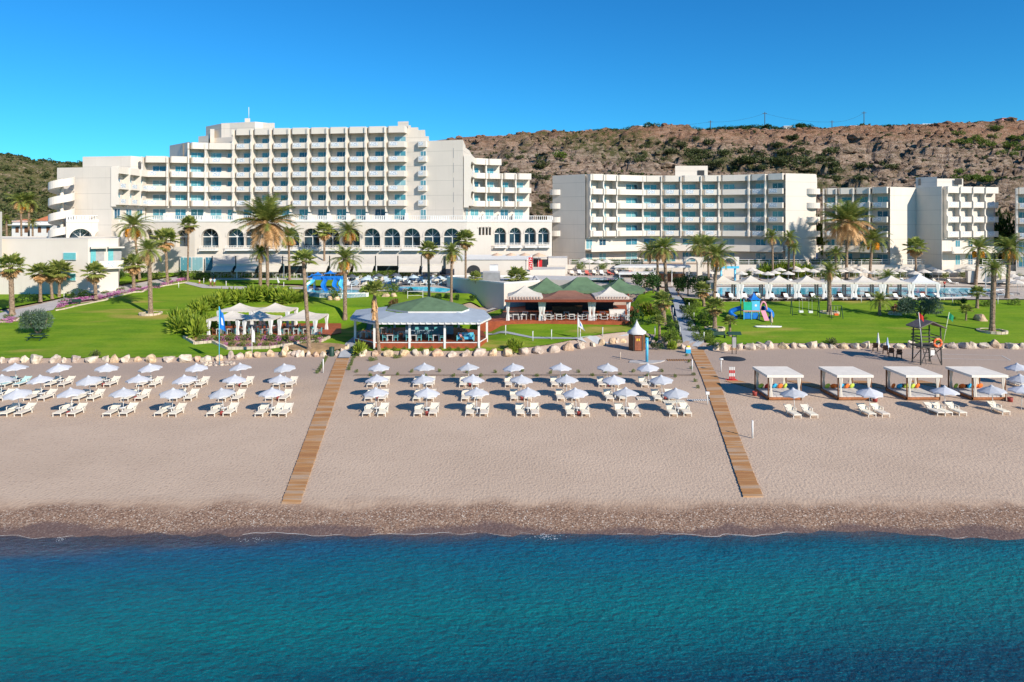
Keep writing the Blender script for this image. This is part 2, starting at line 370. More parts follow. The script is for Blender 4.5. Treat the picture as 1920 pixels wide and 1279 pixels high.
# --- sea
m, t, b = newmat('sea_water'); M_sea = m
pos = coords(t, False); sp = N(t, 'ShaderNodeSeparateXYZ'); t.links.new(pos, sp.inputs[0])
yy = mth(t, 'ADD', mth(t, 'ADD', sp.outputs[1], mth(t, 'MULTIPLY', sp.outputs[0], -.10)), mth(t, 'MULTIPLY', mth(t, 'SUBTRACT', nz(t, coords(t, False, (.13, .3, 1)), 1, 4), .5), 4.5))
f = mth(t, 'MULTIPLY', mth(t, 'SUBTRACT', 38.5, yy), 1/15, True)
c = ramp(t, f, [(0, (.08, .09, .13)), (.07, (.01, .10, .20)), (.20, (.0, .12, .20)), (.55, (.0, .165, .19)), (.76, (.0, .115, .155)), (.88, (.0, .060, .11)), (1, (.0, .048, .095))])
fl = nz(t, coords(t, False, (1.6, 3.0, 1)), 3.2, 5, .75); sw = nz(t, coords(t, False, (.5, 1.1, 1)), 1, 3, .6); gl = nz(t, coords(t, False, (1.3, 2.2, 1)), 2.0, 2, .5)
c = mixc(t, mth(t, 'MULTIPLY', mth(t, 'SUBTRACT', fl, .54, True), 3.0, True), c, (.0, .29, .35))  # wave highlights painted into the water colour as brighter flecks
c = mixc(t, mth(t, 'MULTIPLY', mth(t, 'SUBTRACT', sw, .5, True), 1.6, True), c, (.0, .05, .08))
c = mixc(t, mth(t, 'MULTIPLY', mth(t, 'SUBTRACT', .47, fl, True), 3.6, True), c, (.0, .035, .065))
t.links.new(c, b.inputs['Base Color']); b.inputs['Roughness'].default_value = .2; b.inputs['IOR'].default_value = 1.33; b.inputs['Specular IOR Level'].default_value = .1
bump(t, b, mth(t, 'ADD', nz(t, coords(t, False, (1.0, 1.8, 1)), 2.0, 5, .6), mth(t, 'MULTIPLY', nz(t, pos, 9, 2), .2)), 1.0, .32)
tr = N(t, 'ShaderNodeBsdfTransparent'); mx = N(t, 'ShaderNodeMixShader')
al = mth(t, 'MULTIPLY', mth(t, 'SUBTRACT', 38.9, mth(t, 'ADD', sp.outputs[1], mth(t, 'MULTIPLY', mth(t, 'SUBTRACT', nz(t, coords(t, False, (.25, .35, 1)), 1, 5), .5), 2.6))), .34, True)
t.links.new(al, mx.inputs[0]); t.links.new(tr.outputs[0], mx.inputs[1]); t.links.new(b.outputs[0], mx.inputs[2]); t.links.new(mx.outputs[0], t.nodes['Material Output'].inputs[0])
me = bpy.data.meshes.new('sea'); me.from_pydata([(-900, -900, -.5), (900, -900, -.5), (900, 40.5, -.5), (-900, 40.5, -.5)], [], [(0, 1, 2, 3)]); me.materials.append(M_sea)
tag(inst('sea', me), kind='structure')
# deep sea floor side skirts of the shore
def drape(name, poly, off, m, step=1.4, kind='structure', world=True):
    xs = [p[0] for p in poly]; ys = [p[1] for p in poly]; vs = []; n = len(poly)
    dense = []
    for i in range(n):
        a = Vector(poly[i][:2]); c = Vector(poly[(i+1) % n][:2]); k = max(1, int((c-a).length/step))
        for j in range(k): dense.append(a.lerp(c, j/k))
    ne = len(dense); pts = list(dense)
    x = min(xs)+step*.5
    while x < max(xs):
        y = min(ys)+step*.5
        while y < max(ys):
            pts.append(Vector((x, y))); y += step
        x += step
    r = delaunay_2d_cdt(pts, [(i, (i+1) % ne) for i in range(ne)], [], 1, 1e-4)
    vv, ff = r[0], r[2]
    me = bpy.data.meshes.new(name); me.from_pydata([(p.x, p.y, zt(p.x, p.y)+off) for p in vv], [], [tuple(f) for f in ff]); me.materials.append(m)
    bm = bmesh.new(); bm.from_mesh(me)
    for fc in bm.faces:
        if fc.normal.z < 0: fc.normal_flip()
        fc.smooth = True
    bm.to_mesh(me); bm.free()
    o = inst(name, me); tag(o, kind=kind); return o
def gp(*pp): return [G(*p).xy for p in pp]
m, t, b = newmat('mown_grass'); M_lawn = m
pos = coords(t, False); n1 = nz(t, pos, .11, 5, .6); n2 = nz(t, pos, 3, 4, .7); n3 = nz(t, coords(t, False, (.10, .6, 1)), 1, 4, .6)
c = ramp(t, n1, [(.32, (.075, .17, .006)), (.50, (.155, .275, .009)), (.68, (.31, .33, .035))])
c = mixc(t, .55, c, ramp(t, n3, [(.35, (.060, .17, .006)), (.65, (.21, .31, .014))]))
c = mixc(t, mth(t, 'MULTIPLY', mth(t, 'SUBTRACT', nz(t, coords(t, False, (.06, .13, 1)), 1, 3, .5), .60, True), 9, True), c, (.42, .30, .08))
c = mixc(t, .22, c, ramp(t, n2, [(.3, (.04, .10, .0)), (.7, (.25, .38, .05))]))
t.links.new(c, b.inputs['Base Color']); b.inputs['Roughness'].default_value = .9; b.inputs['Specular IOR Level'].default_value = .1
bump(t, b, n2, .6, .06)
# lawns
fr = [(x, yr(x)+.6) for x in frange(-78, -19, .9)]
drape('lawn', fr+gp((650, 655), (690, 600), (760, 590), (850, 575), (930, 560), (900, 556), (690, 545), (560, 538), (345, 524), (250, 543), (180, 565), (100, 575), (30, 590))+[(-80, 108)], .03, M_lawn)
drape('upper_lawn', [(-135, 112)]+gp((0, 580), (95, 562), (160, 548), (215, 535), (340, 515), (395, 528), (560, 533), (640, 540), (690, 515), (395, 511))+[(-135, 140)], .03, M_lawn)
fr = [(x, yr(x)+.6) for x in frange(-17.5, 15.5, .8)]
drape('lawn', fr+gp((1180, 636), (1235, 646), (1278, 648), (1262, 600), (1250, 560), (1240, 550), (1225, 545), (1190, 565), (960, 565), (880, 600), (700, 600), (665, 645)), .045, M_lawn)
fr = [(x, yr(x)+.6) for x in frange(26.5, 82, .9)]
drape('lawn', fr+[(90, 92), (95, 117.5)]+gp((1345, 566), (1278, 552), (1290, 580), (1306, 610), (1326, 648)), .03, M_lawn)
# paths
M_pathg = mat('grey_paving', (.33, .345, .37), .85, .10, 1.2, .01, True)
drape('path', gp((1281, 650), (1322, 652), (1302, 610), (1274, 556), (1262, 540), (1252, 540), (1270, 600)), .11, M_pathg)
drape('path', gp((634, 672), (656, 672), (664, 652), (690, 622), (676, 622), (648, 645)), .11, M_pathg)
drape('path', gp((915, 629), (1000, 636), (1080, 637), (1180, 629), (1180, 626), (1080, 634), (1000, 633), (915, 626)), .10, M_pathg, 1)
drape('path', gp((885, 590), (892, 592), (950, 566), (938, 566)), .10, M_path, 1)
drape('path', gp((345, 532), (380, 541), (470, 544), (560, 543), (700, 545), (700, 542), (560, 539.5), (400, 537), (352, 529)), .10, M_path, 1.5)
drape('path', [(-100, 112)]+gp((0, 600), (30, 596), (100, 582), (110, 571), (180, 560), (250, 545), (300, 535), (345, 524), (345, 518), (290, 526), (200, 543), (120, 560), (60, 575), (0, 588))+[(-100, 117)], .10, M_path, 1.2)
# boardwalks : laid planks, one mesh each
m, t, b = newmat('boardwalk_timber'); M_bw = m
pos = coords(t, False); sx = nz(t, coords(t, False, (.12, 1.1, 1)), 1, 3, .6); pl = nz(t, coords(t, False, (.3, 6, 1)), 1, 3, .8)
c = ramp(t, sx, [(.36, (.40, .15, .035)), (.5, (.52, .24, .07)), (.60, (.52, .38, .27))])
c = mixc(t, .45, c, ramp(t, pl, [(.3, (.13, .06, .025)), (.7, (.50, .31, .15))]))
t.links.new(c, b.inputs['Base Color']); b.inputs['Roughness'].default_value = .8
def boardwalk(label, L, Rr, name='boardwalk'):
    """L, Rr: lists of pixels for the left and right edge from the top to the sea end"""
    mb = MB(); A = [G(*p) for p in L]; B = [G(*p) for p in Rr]
    for a0, a1, b0, b1 in zip(A, A[1:], B, B[1:]):
        n = int((a1-a0).length/.16)
        for k in range(n):
            jl = random.uniform(-.025, .025)
            p = a0.lerp(a1, k/n); q = a0.lerp(a1, (k+.86)/n); r = b0.lerp(b1, (k+.86)/n); s_ = b0.lerp(b1, k/n)
            d = (s_-p).normalized()*jl; z = .05+random.uniform(0, .018)
            lo = [Vector((v.x, v.y, zt(v.x, v.y)-.02)) for v in (q+d, r+d, s_+d, p+d)]; hi_ = [Vector((v.x, v.y, v.z+z+.04)) for v in lo]
            mb.face(hi_); 
            for i in range(4): mb.face([lo[i], lo[(i+1) % 4], hi_[(i+1) % 4], hi_[i]])
    return tag(mb.build(name, M_bw), label, 'boardwalk')
boardwalk('left wooden boardwalk running down the beach toward the sea beside the lounger block', [(630.6, 673), (617, 708), (589, 780), (528, 945)], [(654, 673), (643, 708), (619, 780), (563, 945)])
boardwalk('right wooden boardwalk running from the grey garden path to the sea', [(1293, 656), (1316, 708), (1342, 780), (1394, 933)], [(1318, 655), (1346, 708), (1370, 780), (1431, 933)])
# half buried cross mat
mt = MB()
for px in range(664, 1300, 3):
    p = G(px, 703.5); mt.box(p.x, p.x+.15, p.y-.45, p.y+.25, .01, .05)
tag(mt.build('beach_mat', mat('weathered_slats', (.28, .21, .16), .9, .3, 2)), 'half buried slatted mat running across the sand behind the middle umbrellas', 'mat')
# ------------------------------------------------------------ hotel buildings
FH = 3.16
def seg(p, q):
    p = Vector(p[:2]); q = Vector(q[:2]); L = (q-p).length; u = (q-p)/L; return p, u, L, math.atan2(u.y, u.x)
def balcony_mesh(L, bd=1.5, h=1.02, curve=1.0, slab=True, grille=True, drop=.22):
    mb = MB(); th = .12; curve = min(curve, bd-.25)
    # outline of the parapet: return on the left, rounded corner, front
    q = min(1, curve) if L > 2.6 else .3
    path = [(.20, -.02), (.24, -bd+min(bd-.1, 1.3*q)), (.24+.16*q, -bd+.55*q), (.24+.38*q, -bd+.16*q), (.24+.62*q, -bd), (L-.06, -bd), (L-.06, -.02)]
    inn = [(.20+th, -.02), (.24+th, -bd+min(bd-.1, 1.3*q)), (.24+.16*q+th, -bd+.55*q+.03), (.24+.38*q+th*.8, -bd+.16*q+.08), (.24+.62*q, -bd+th), (L-.06-th, -bd+th), (L-.06-th, -.02)]
    for (a, b_), (c, d), (e, f), (g, i) in zip(path, path[1:], inn, inn[1:]):
        mb.face([(a, b_, -drop), (c, d, -drop), (c, d, h), (a, b_, h)]); mb.face([(g, i, -drop), (e, f, -drop), (e, f, h), (g, i, h)])
        mb.face([(a, b_, h), (c, d, h), (g, i, h), (e, f, h)]); mb.face([(c, d, -drop), (a, b_, -drop), (e, f, -drop), (g, i, -drop)])
    if slab:
        mb.face([(x, y, 0) for x, y in inn]); mb.face([(x, y, -.16) for x, y in inn][::-1])
    if grille: mb.box(L*.24, L*.24+min(1.7, L*.45), -bd-.02, -bd+.01, .12, h-.1, 1)
    return mb.data('balcony', [M_wallp, M_grille])
def window_mesh(W, Ht, n=2):
    f = MB(); t_ = .07
    f.box(0, W, -.05, .03, 0, t_); f.box(0, W, -.05, .03, Ht-t_, Ht)
    for i in range(n+1):
        x = (W-t_)*i/n; f.box(x, x+t_, -.05, .03, t_, Ht-t_)
    g = box(t_, W-t_, -.01, .02, t_, Ht-t_)
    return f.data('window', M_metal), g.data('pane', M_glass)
def put(root, name, me, p, u, x, z, off=0, parent=None):
    o = inst(name, me, parent or root, (p.x+u.x*x+u.y*off, p.y+u.y*x-u.x*off, z), math.atan2(u.y, u.x)); return o
def facade(root, pts, z0, n, k0=0, bd=2.1, fins=True, wx=(.30, .92), wh=2.25, parapet=True, bal=True, grille=True, fin_drop=.6, wpanes=2, curve=1.0, roofbal=True):
    for a, b_ in zip(pts, pts[1:]):
        p, u, L, ang = seg(a, b_)
        bm = balcony_mesh(L, bd, grille=grille, curve=curve); W = L*(wx[1]-wx[0]); wf, wg = window_mesh(W, wh, wpanes)
        for k in range(n):
            z = z0+FH*k
            if bal and k >= k0: put(root, 'balcony', bm, p, u, 0, z)
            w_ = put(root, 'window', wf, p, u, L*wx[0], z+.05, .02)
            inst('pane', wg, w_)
            if random.random() < .6 and bal and k >= k0 and bd > 1:   # white balcony chair and table
                c = MB(); c.box(0, .5, -.5, 0, .4, .45).box(0, .5, -.05, 0, .45, .95); c.lathe([(0, .7), (.35, .7), (.35, .74), (0, .74)], 8, (.95, -.3, 0))
                c.tube([(.95, -.3, 0), (.95, -.3, .7)], .03, 5)
                put(root, 'balcony_furniture', c.data('balcony_furniture', M_white), p, u, L*.3+random.random()*L*.2, z+.02, .4)
        if roofbal: put(root, 'roof_parapet', balcony_mesh(L, bd, 1.15, curve, True, False, .25), p, u, 0, z0+FH*n)
        if fins:
            f = MB(); zb = z0+FH*k0-fin_drop; ztop = z0+FH*n+1.0
            for k in range(k0, n):      # scalloped fin between balconies
                z = z0+FH*k; prof = [(0, z-.25), (-bd-.3, z-.25), (-bd-.3, z+1.05), (-bd-.05, z+1.35), (-bd+.02, z+1.6), (-bd+.02, z+2.1), (-bd-.05, z+2.6), (-bd-.3, z+FH-.25), (0, z+FH-.25)]
                for x, s_ in ((-.18, 1), (.14, -1)):
                    q = [(x, y, zz) for y, zz in prof]
                    for tri in ([0, 1, 2, 3, 4], [0, 4, 5, 6, 8], [6, 7, 8]): mb_ = [q[i] for i in tri]; f.face(mb_ if s_ > 0 else mb_[::-1])
                for (y, zz), (y2, z2) in zip(prof[1:-1], prof[2:]): f.face([(-.18, y, zz), (.14, y, zz), (.14, y2, z2), (-.18, y2, z2)])
            f.box(-.18, .14, -bd-.3, 0, z0+FH*n-.25, ztop); f.box(-.18, .14, -bd*.7, 0, zb, z0+FH*k0-.25)
            put(root, 'fin', f.data('fin', M_wallp), p, u, 0, 0)
def body(root, poly, z0, z1, m=None, name='wall', top=M_screed):
    mb = MB(); mb.prism(poly, z0, z1, 0, 1); return mb.build(name, [m or M_wall, top], root)
def rim(root, poly, z, h=.35, t_=.3, m=None):      # low parapet round a flat roof
    mb = MB(); n = len(poly)
    for i in range(n):
        p, u, L, a = seg(poly[i], poly[(i+1) % n]); 
        for sg in (1,):
            M_ = Matrix.Translation((p.x, p.y, z)) @ Matrix.Rotation(a, 4, 'Z'); mb.box(-.02, L+.02, -.03, t_, 0.003, h, 0, M_)
    return mb.build('roof_edge', m or M_wallp, root)
Z0 = 16.9
def V2(*a): return Vector(a)
hotel = thing('hotel', 'large cream hotel with nine bay balcony block, stepped wings and a long arcaded terrace storey', 'hotel')
# key plan points
m0, m9 = P(445.7, 156), P(763.8, 151)
mpts = [V2(*m0).lerp(V2(*m9), i/9) for i in range(10)]
l2, l1 = P(391.5, 155.5), P(354.6, 154)
k1, k0_ = P(318, 153), P(274, 152.5)
# main block
body(hotel, [mpts[0], mpts[9], P(800, 170), P(440, 172)], 5, Z0+6*FH+.9)
facade(hotel, mpts, Z0, 6, 1, bd=2.1, wx=(.33, .93), fin_drop=1.5)
# two bays one floor lower
body(hotel, [l1, l2, mpts[0], P(445.6, 171), P(357, 169)], 5, Z0+5*FH+.85)
facade(hotel, [l1, l2], Z0, 5, 1, wx=(.08, .75)); facade(hotel, [l2, mpts[0]], Z0, 5, 1, wx=(.05, .45), fins=True)
w_, g_ = window_mesh(2.0, 2.2)
for k in range(5):
    p, u, L, a = seg(l2, mpts[0]); o = put(hotel, 'window', w_, p, u, L*.65, Z0+FH*k+.05, .02); inst('pane', g_, o)
# left, two floors lower
body(hotel, [k0_, k1, l1, P(354, 169), P(285, 167)], 5, Z0+4*FH+.85)
facade(hotel, [k0_, k1, l1], Z0, 4, 1, wx=(.28, .85))
# side wing whose bays face right
a0, a3 = P(209, 139), P(272.5, 151.8)
spts = [V2(*a0).lerp(V2(*a3), i/3) for i in range(4)]
sp2 = [V2(x.x, x.y) for x in spts]
body(hotel, [P(107, 141), P(209, 139), a3, P(272, 165), P(120, 165)], 5, Z0+3*FH+1.0)
facade(hotel, sp2, Z0, 3, 1, bd=1.3, wx=(.2, .7), wh=2.1, curve=.4)
body(hotel, [P(155, 152), P(245, 150), P(272, 153), P(272, 166), P(160, 166)], Z0+3*FH, Z0+4*FH+1.1)
body(hotel, [P(192, 141.5), P(210, 140.5), P(272.5, 152.2), P(250, 160), P(200, 160)], Z0+3*FH, Z0+3*FH+1.2)
# right: blank block with a column of narrow windows
b0, b1 = m9, P(868, 147.5)
body(hotel, [m9, b1, P(873, 160), P(800, 172)], 5, Z0+5*FH+1.15)
p, u, L, a = seg(m9, b1); 
w_, g_ = window_mesh(1.3, 2.1)
nb = balcony_mesh(2.3, .8, 1.05, .1, True, True)
for k in range(6):
    x = L*.22
    if k < 5:
        o = put(hotel, 'window', w_, p, u, x+.3, Z0+FH*k+.05, .04); inst('pane', g_, o)
    if k: put(hotel, 'balcony' if k < 5 else 'window_hood', nb, p, u, x-.4, Z0+FH*k)
for k in range(5): put(hotel, 'slot', box(0, .12, -.03, .01, .5, 2.6).data('slot', M_grey), p, u, L*.83, Z0+FH*k)
for z in (Z0+FH*3+.5,): pass
# right side wing: steps down and back
r0 = b1; r1 = P(880, 157); r2 = P(908, 159); r3 = P(936.5, 160); r4 = P(963, 161); r5 = P(992, 162)
body(hotel, [r0, r1, P(885, 168), P(840, 168)], 5, Z0+4*FH+3.0)
facade(hotel, [V2(*r0)+V2(.2, .1), r1], Z0, 4, 1, bd=1.5, wx=(.3, .7), curve=.8)
body(hotel, [r1, r2, r3, P(936.5, 172), P(880, 172)], 5, Z0+4*FH+.8)
facade(hotel, [r1, r2, r3], Z0, 4, 1, bd=2.0, wx=(.05, .62))
body(hotel, [r3, r4, r5, P(993, 174), P(936.5, 173)], 5, Z0+3*FH+.8)
facade(hotel, [r3, r4, r5], Z0, 3, 1, bd=2.0, wx=(.05, .62))
# roof structures
body(hotel, [P(386, 165), P(415, 160), P(515, 159), P(515, 170), P(386, 173)], Z0+5*FH, ZP(234, 162), name='lift_house')
body(hotel, [P(414, 160.5), P(478, 158), P(514, 161), P(512, 170), P(414, 170)], Z0+6*FH-1, ZP(229.5, 159), name='lift_house')
body(hotel, [P(459, 163), P(469, 163), P(469, 165), P(459, 165)], Z0+6*FH, ZP(222, 163), name='chimney')
tb = MB(); tb.tube([(*P(466.5, 164), ZP(224, 164)), (*P(466.5, 164), ZP(201, 164))], .07, 5); tb.build('antenna', M_metal, hotel)
body(hotel, [P(372, 160), P(391, 158), P(391, 168), P(374, 170)], Z0+5*FH, ZP(256, 160), name='lift_house')
body(hotel, [P(400, 161), P(445, 158), P(445, 166), P(400, 168)], Z0+5*FH, ZP(258, 160), name='lift_house')
body(hotel, [P(394, 160), P(402, 160), P(402, 163), P(394, 163)], Z0+5*FH, ZP(242, 160), name='chimney')
body(hotel, [P(318, 164), P(356, 156), P(356, 168), P(320, 172)], Z0+4*FH, ZP(269.5, 160), name='lift_house')
for px in (341, 348): body(hotel, [P(px, 158.5), P(px+2, 158), P(px+2, 159), P(px, 159)], Z0+4*FH, ZP(269, 158), name='buttress')
body(hotel, [P(746, 152.5), P(766, 152), P(766, 158), P(746, 158)], Z0+6*FH, ZP(227.5, 152), name='chimney')
q0, q1 = P(764.5, 151.3), P(802, 150.6)
mb = MB(); za, zb_, zc_ = ZP(236, 151), ZP(244, 151), ZP(255, 151); z5 = Z0+5*FH
mb.prism([P(764.5, 151.2), P(770, 151.1), P(772, 165), P(765, 165)], z5, ZP(235, 151)); mb.prism([P(770, 151.1), P(784, 150.9), P(786, 165), P(772, 165)], z5, ZP(239, 151)); mb.prism([P(784, 150.9), P(797, 150.7), P(798, 165), P(786, 165)], z5, ZP(244, 151)); mb.prism([P(797, 150.7), P(804, 150.6), P(805, 165), P(798, 165)], z5, ZP(256, 151))
mb.build('stair_head', M_wall, hotel)
# --- podium with arcade
def arch_wall(root, p0, p1, zb, zt_, arches, depth=1.7, m=M_wallw, win=True, rail=True, back=None):
    """arches: list of (x centre, half width, z sill, z spring); full-height wall between"""
    p, u, L, ang = seg(p0, p1); mb = MB(); x = 0
    A = sorted(arches)
    for (xc, r, zs, zp) in A:
        mb.box(x, xc-r, 0, depth, zb, zt_); mb.box(xc-r, xc+r, 0, depth, zb, zs)
        n = 12; pts = [(xc-r*math.cos(PI*i/n), zp+r*math.sin(PI*i/n)) for i in range(n+1)]
        for (xa, za), (xb, zb2) in zip(pts, pts[1:]):
            mb.face([(xa, 0, za), (xb, 0, zb2), (xb, 0, zt_), (xa, 0, zt_)]); mb.face([(xa, 0, za), (xa, depth, za), (xb, depth, zb2), (xb, 0, zb2)])
        mb.face([(xc-r, 0, zt_), (xc+r, 0, zt_), (xc+r, depth, zt_), (xc-r, depth, zt_)]); x = xc+r
        # moulding ring round the arch
        for i in range(n):
            (xa, za), (xb, zb2) = pts[i], pts[i+1]; f_ = (r+.28)/r
            xo, zo, xp, zp2 = xc+(xa-xc)*f_, zp+(za-zp)*f_, xc+(xb-xc)*f_, zp+(zb2-zp)*f_
            mb.face([(xa, -.1, za), (xb, -.1, zb2), (xp, -.1, zp2), (xo, -.1, zo)]); mb.face([(xo, -.1, zo), (xp, -.1, zp2), (xp, 0, zp2), (xo, 0, zo)])
            mb.face([(xa, 0, za), (xb, 0, zb2), (xb, -.1, zb2), (xa, -.1, za)])
    mb.box(x, L, 0, depth, zb, zt_)
    put(root, 'arcade_wall', mb.data('arcade_wall', m), p, u, 0, 0)
    if win:
        for (xc, r, zs, zp) in A:
            g = MB(); g.face([(xc-r, 0, zs), (xc+r, 0, zs)]+[(xc+r*math.cos(PI*i/12), 0, zp+r*math.sin(PI*i/12)) for i in range(13)])
            f = MB(); f.box(xc-r, xc+r, -.08, 0, zp-.09, zp+.09); f.box(xc-.06, xc+.06, -.081, 0.001, zs, zp+r-.02)
            for s_ in (-1, 1):
                M_ = Matrix.Translation((xc, 0, zp)) @ Matrix.Rotation(-s_*R(45), 4, 'Y'); f.box(-.035, .035, -.079, 0.002, 0, r-.02, 0, M_)
            o = put(root, 'window', f.data('window', M_metal), p, u, 0, 0, -depth*.82)
            inst('pane', g.data('pane', M_dglass), o)
            if rail:
                rl = MB(); rl.box(xc-r-.1, xc+r+.1, -1.0, -.9, zs-.5, zs-.35); rl.box(xc-r-.1, xc+r+.1, -1.0, 0, zs-.65, zs-.5); rl.box(xc-r-.1, xc+r+.1, -.98, -.92, zs+.32, zs+.4)
                k = int(2*r/.3)
                for i in range(k+1): xx = xc-r+2*r*i/k; rl.box(xx-.04, xx+.04, -.97, -.93, zs-.35, zs+.32)
                put(root, 'balustrade', rl.data('balustrade', M_white), p, u, 0, 0)
    return p, u, L
PT = 16.75                                  # terrace level
def arches_at(pxs, D, x0px, r, zs, zp): return [((px-x0px)*D/FPX, r, zs, zp) for px in pxs]
Dp = 144; sp_ = Dp/FPX
zsill, zspr = ZP(462, Dp), ZP(444, Dp)
body(hotel, [P(478, Dp+1.75), P(875, Dp+1.75), P(1035, 158), P(1000, 164), P(130, 160), P(124, 138.4), P(262, Dp+1.9), P(365, Dp+.35)], 4.5, PT-.2, M_wallw, 'podium', M_path)
arch_wall(hotel, P(478, Dp), P(875, Dp), 4.5, PT, arches_at([508, 545.5, 583, 621, 659, 697, 734.5, 772, 810, 847], Dp, 478, 1.74, zsill-.2, zspr))
arch_wall(hotel, P(365, Dp-1.5), P(478, Dp), 4.5, PT, arches_at([392, 438, 470], Dp-.7, 365, 1.7, zsill-.2, zspr))
arch_wall(hotel, P(262, Dp), P(365, Dp-1.5), 4.5, PT, arches_at([281, 302, 323], Dp-.6, 262, .85, ZP(450, Dp), ZP(438, Dp))+arches_at([348], Dp-1, 262, 1.4, zsill, zspr), rail=False)
arch_wall(hotel, P(124, 136.3), P(262, Dp), 4.5, PT, arches_at([147, 187], 139, 124, 1.95, ZP(470, Dp), ZP(446, Dp)), rail=False)
arch_wall(hotel, P(875, Dp), P(921, Dp+1), 4.5, PT, arches_at([900, 906.5, 913, 919], Dp+.6, 875, .24, ZP(441, Dp), ZP(428, Dp)), rail=False)
arch_wall(hotel, P(921, Dp+3), P(1035, Dp+5), 4.5, PT, arches_at([938, 966.5, 995, 1021], Dp+4, 921, 1.24, ZP(459, Dp+3), ZP(438, Dp+3)))
# terrace parapet and railings
tr_ = MB()
for a_, b_ in ((P(124, 136.3), P(262, Dp)), (P(262, Dp), P(365, Dp-1.5)), (P(365, Dp-1.5), P(478, Dp)), (P(478, Dp), P(875, Dp)), (P(875, Dp), P(921, Dp+1)), (P(921, Dp+3), P(1035, Dp+5))):
    p, u, L, ang = seg(a_, b_); M_ = Matrix.Translation((p.x, p.y, 0)) @ Matrix.Rotation(ang, 4, 'Z')
    tr_.box(0, L, -.15, .25, PT-.35, PT+.05, 0, M_); tr_.box(0, L, .02, .10, PT+.85, PT+.95, 0, M_)
    for i in range(int(L/.45)+1): tr_.box(i*.45, i*.45+(.28 if (i//9) % 3 == 0 else .10), .03, .09, PT+.05, PT+.85, 0, M_)
tr_.build('terrace_railing', M_white, hotel)
# partitions with the white angled ends on the terrace floor
pt = MB()
for i in range(10):
    q = mpts[i]; pt.prism([(q.x-.12, q.y), (q.x+.12, q.y), (q.x+.12, q.y-2.6), (q.x-.12, q.y-2.6)], PT, PT+1.5)
for q in (l2, k1, r2, r3, r4): pt.prism([(q[0]-.12, q[1]), (q[0]+.12, q[1]), (q[0]+.12, q[1]-2.6), (q[0]-.12, q[1]-2.6)], PT, PT+1.5)
pt.build('terrace_partition', M_white, hotel)
# ground floor glazing below the left arches
for px in (338, 360, 385, 415):
    o = inst('window', box(0, 2.3, -.04, 0, 0, 2.9).data('window', M_metal), hotel, (*P(px, Dp-1.75), 6.3)); inst('pane', box(.1, 2.2, -.06, -.04, .1, 2.8).data('pane', M_glass), o)
# spiral fire stair
stz = thing('spiral_staircase', 'cream spiral fire staircase with solid curving parapet on the left end of the large hotel', 'staircase', (*P(116, 138.2), 0))
hx = MB(); n = 150; zlo, zhi = 9.0, ZP(343, 144); Rr = 2.3
for i in range(n):
    z = lambda j: zlo+(zhi-zlo)*j/n
    for j in (i,):
        ta, tb2 = 2*PI*(z(j)-zlo)/FH*1.0+1.2, 2*PI*(z(j+1)-zlo)/FH+1.2
        A = lambda r, t_, zz: (r*math.cos(t_), r*math.sin(t_), zz)
        hx.face([A(Rr, ta, z(j)-.4), A(Rr, tb2, z(j+1)-.4), A(Rr, tb2, z(j+1)+1.1), A(Rr, ta, z(j)+1.1)], 0, True)
        hx.face([A(Rr-.15, tb2, z(j+1)-.4), A(Rr-.15, ta, z(j)-.4), A(Rr-.15, ta, z(j)+1.1), A(Rr-.15, tb2, z(j+1)+1.1)], 0, True)
        hx.face([A(Rr-.15, ta, z(j)+1.1), A(Rr, ta, z(j)+1.1), A(Rr, tb2, z(j+1)+1.1), A(Rr-.15, tb2, z(j+1)+1.1)])
        hx.face([A(.3, ta, z(j)), A(Rr-.1, ta, z(j)), A(Rr-.1, tb2, z(j+1)), A(.3, tb2, z(j+1))]); hx.face([A(.3, tb2, z(j+1)-.3), A(Rr-.05, tb2, z(j+1)-.4), A(Rr-.05, ta, z(j)-.4), A(.3, ta, z(j)-.3)])
hx.build('curving_parapet', M_wallp, stz)
MB().tube([(0, 0, 5), (0, 0, zhi+.5)], .3, 10).build('central_post', M_wallp, stz)

# --- building A
def round_balcony(root, c, z, r=1.6, a0=PI, a1=2*PI, h=1.0):
    mb = MB(); n = 12; A = lambda rr, t_, zz: (c[0]+rr*math.cos(t_), c[1]+rr*math.sin(t_)*.8, zz)
    for i in range(n):
        ta, tb2 = a0+(a1-a0)*i/n, a0+(a1-a0)*(i+1)/n
        mb.face([A(r, ta, z-.25), A(r, tb2, z-.25), A(r, tb2, z+h), A(r, ta, z+h)], 0, True); mb.face([A(r-.12, tb2, z), A(r-.12, ta, z), A(r-.12, ta, z+h), A(r-.12, tb2, z+h)], 0, True)
        mb.face([A(r-.12, ta, z+h), A(r, ta, z+h), A(r, tb2, z+h), A(r-.12, tb2, z+h)]); mb.face([A(0, ta, z), A(r, ta, z), A(r, tb2, z)]); mb.face([A(r, tb2, z-.25), A(r, ta, z-.25), A(0, ta, z-.25)])
    mb.build('stair_balcony', M_wallp, root)
ZG = 7.0
bA = thing('apartment_building', 'cream hotel wing with a concave balcony front and a rooftop box, right of centre', 'hotel building')
pA = [P(1097.7, 156.5), P(1122.4, 158.2), P(1148.4, 160), P(1202.6, 163), P(1239, 163), P(1274.7, 162.5), P(1312.5, 162), P(1349, 161.5), P(1409, 159), P(1440, 156.8), P(1472.7, 154.5)]
nA = 6; zA = 7.0
body(bA, [P(1036, 162)]+pA+[P(1530, 156.5), P(1532, 166), P(1474, 176), P(1100, 176), P(1036, 168)], 5, zA+nA*FH+.85, M_wall)
facade(bA, pA[0:3], zA, nA, 2, bd=2.0, wx=(.03, .52), wh=2.2); facade(bA, pA[2:4], zA, nA, 2, bd=2.0, wx=(.45, .85), grille=False)
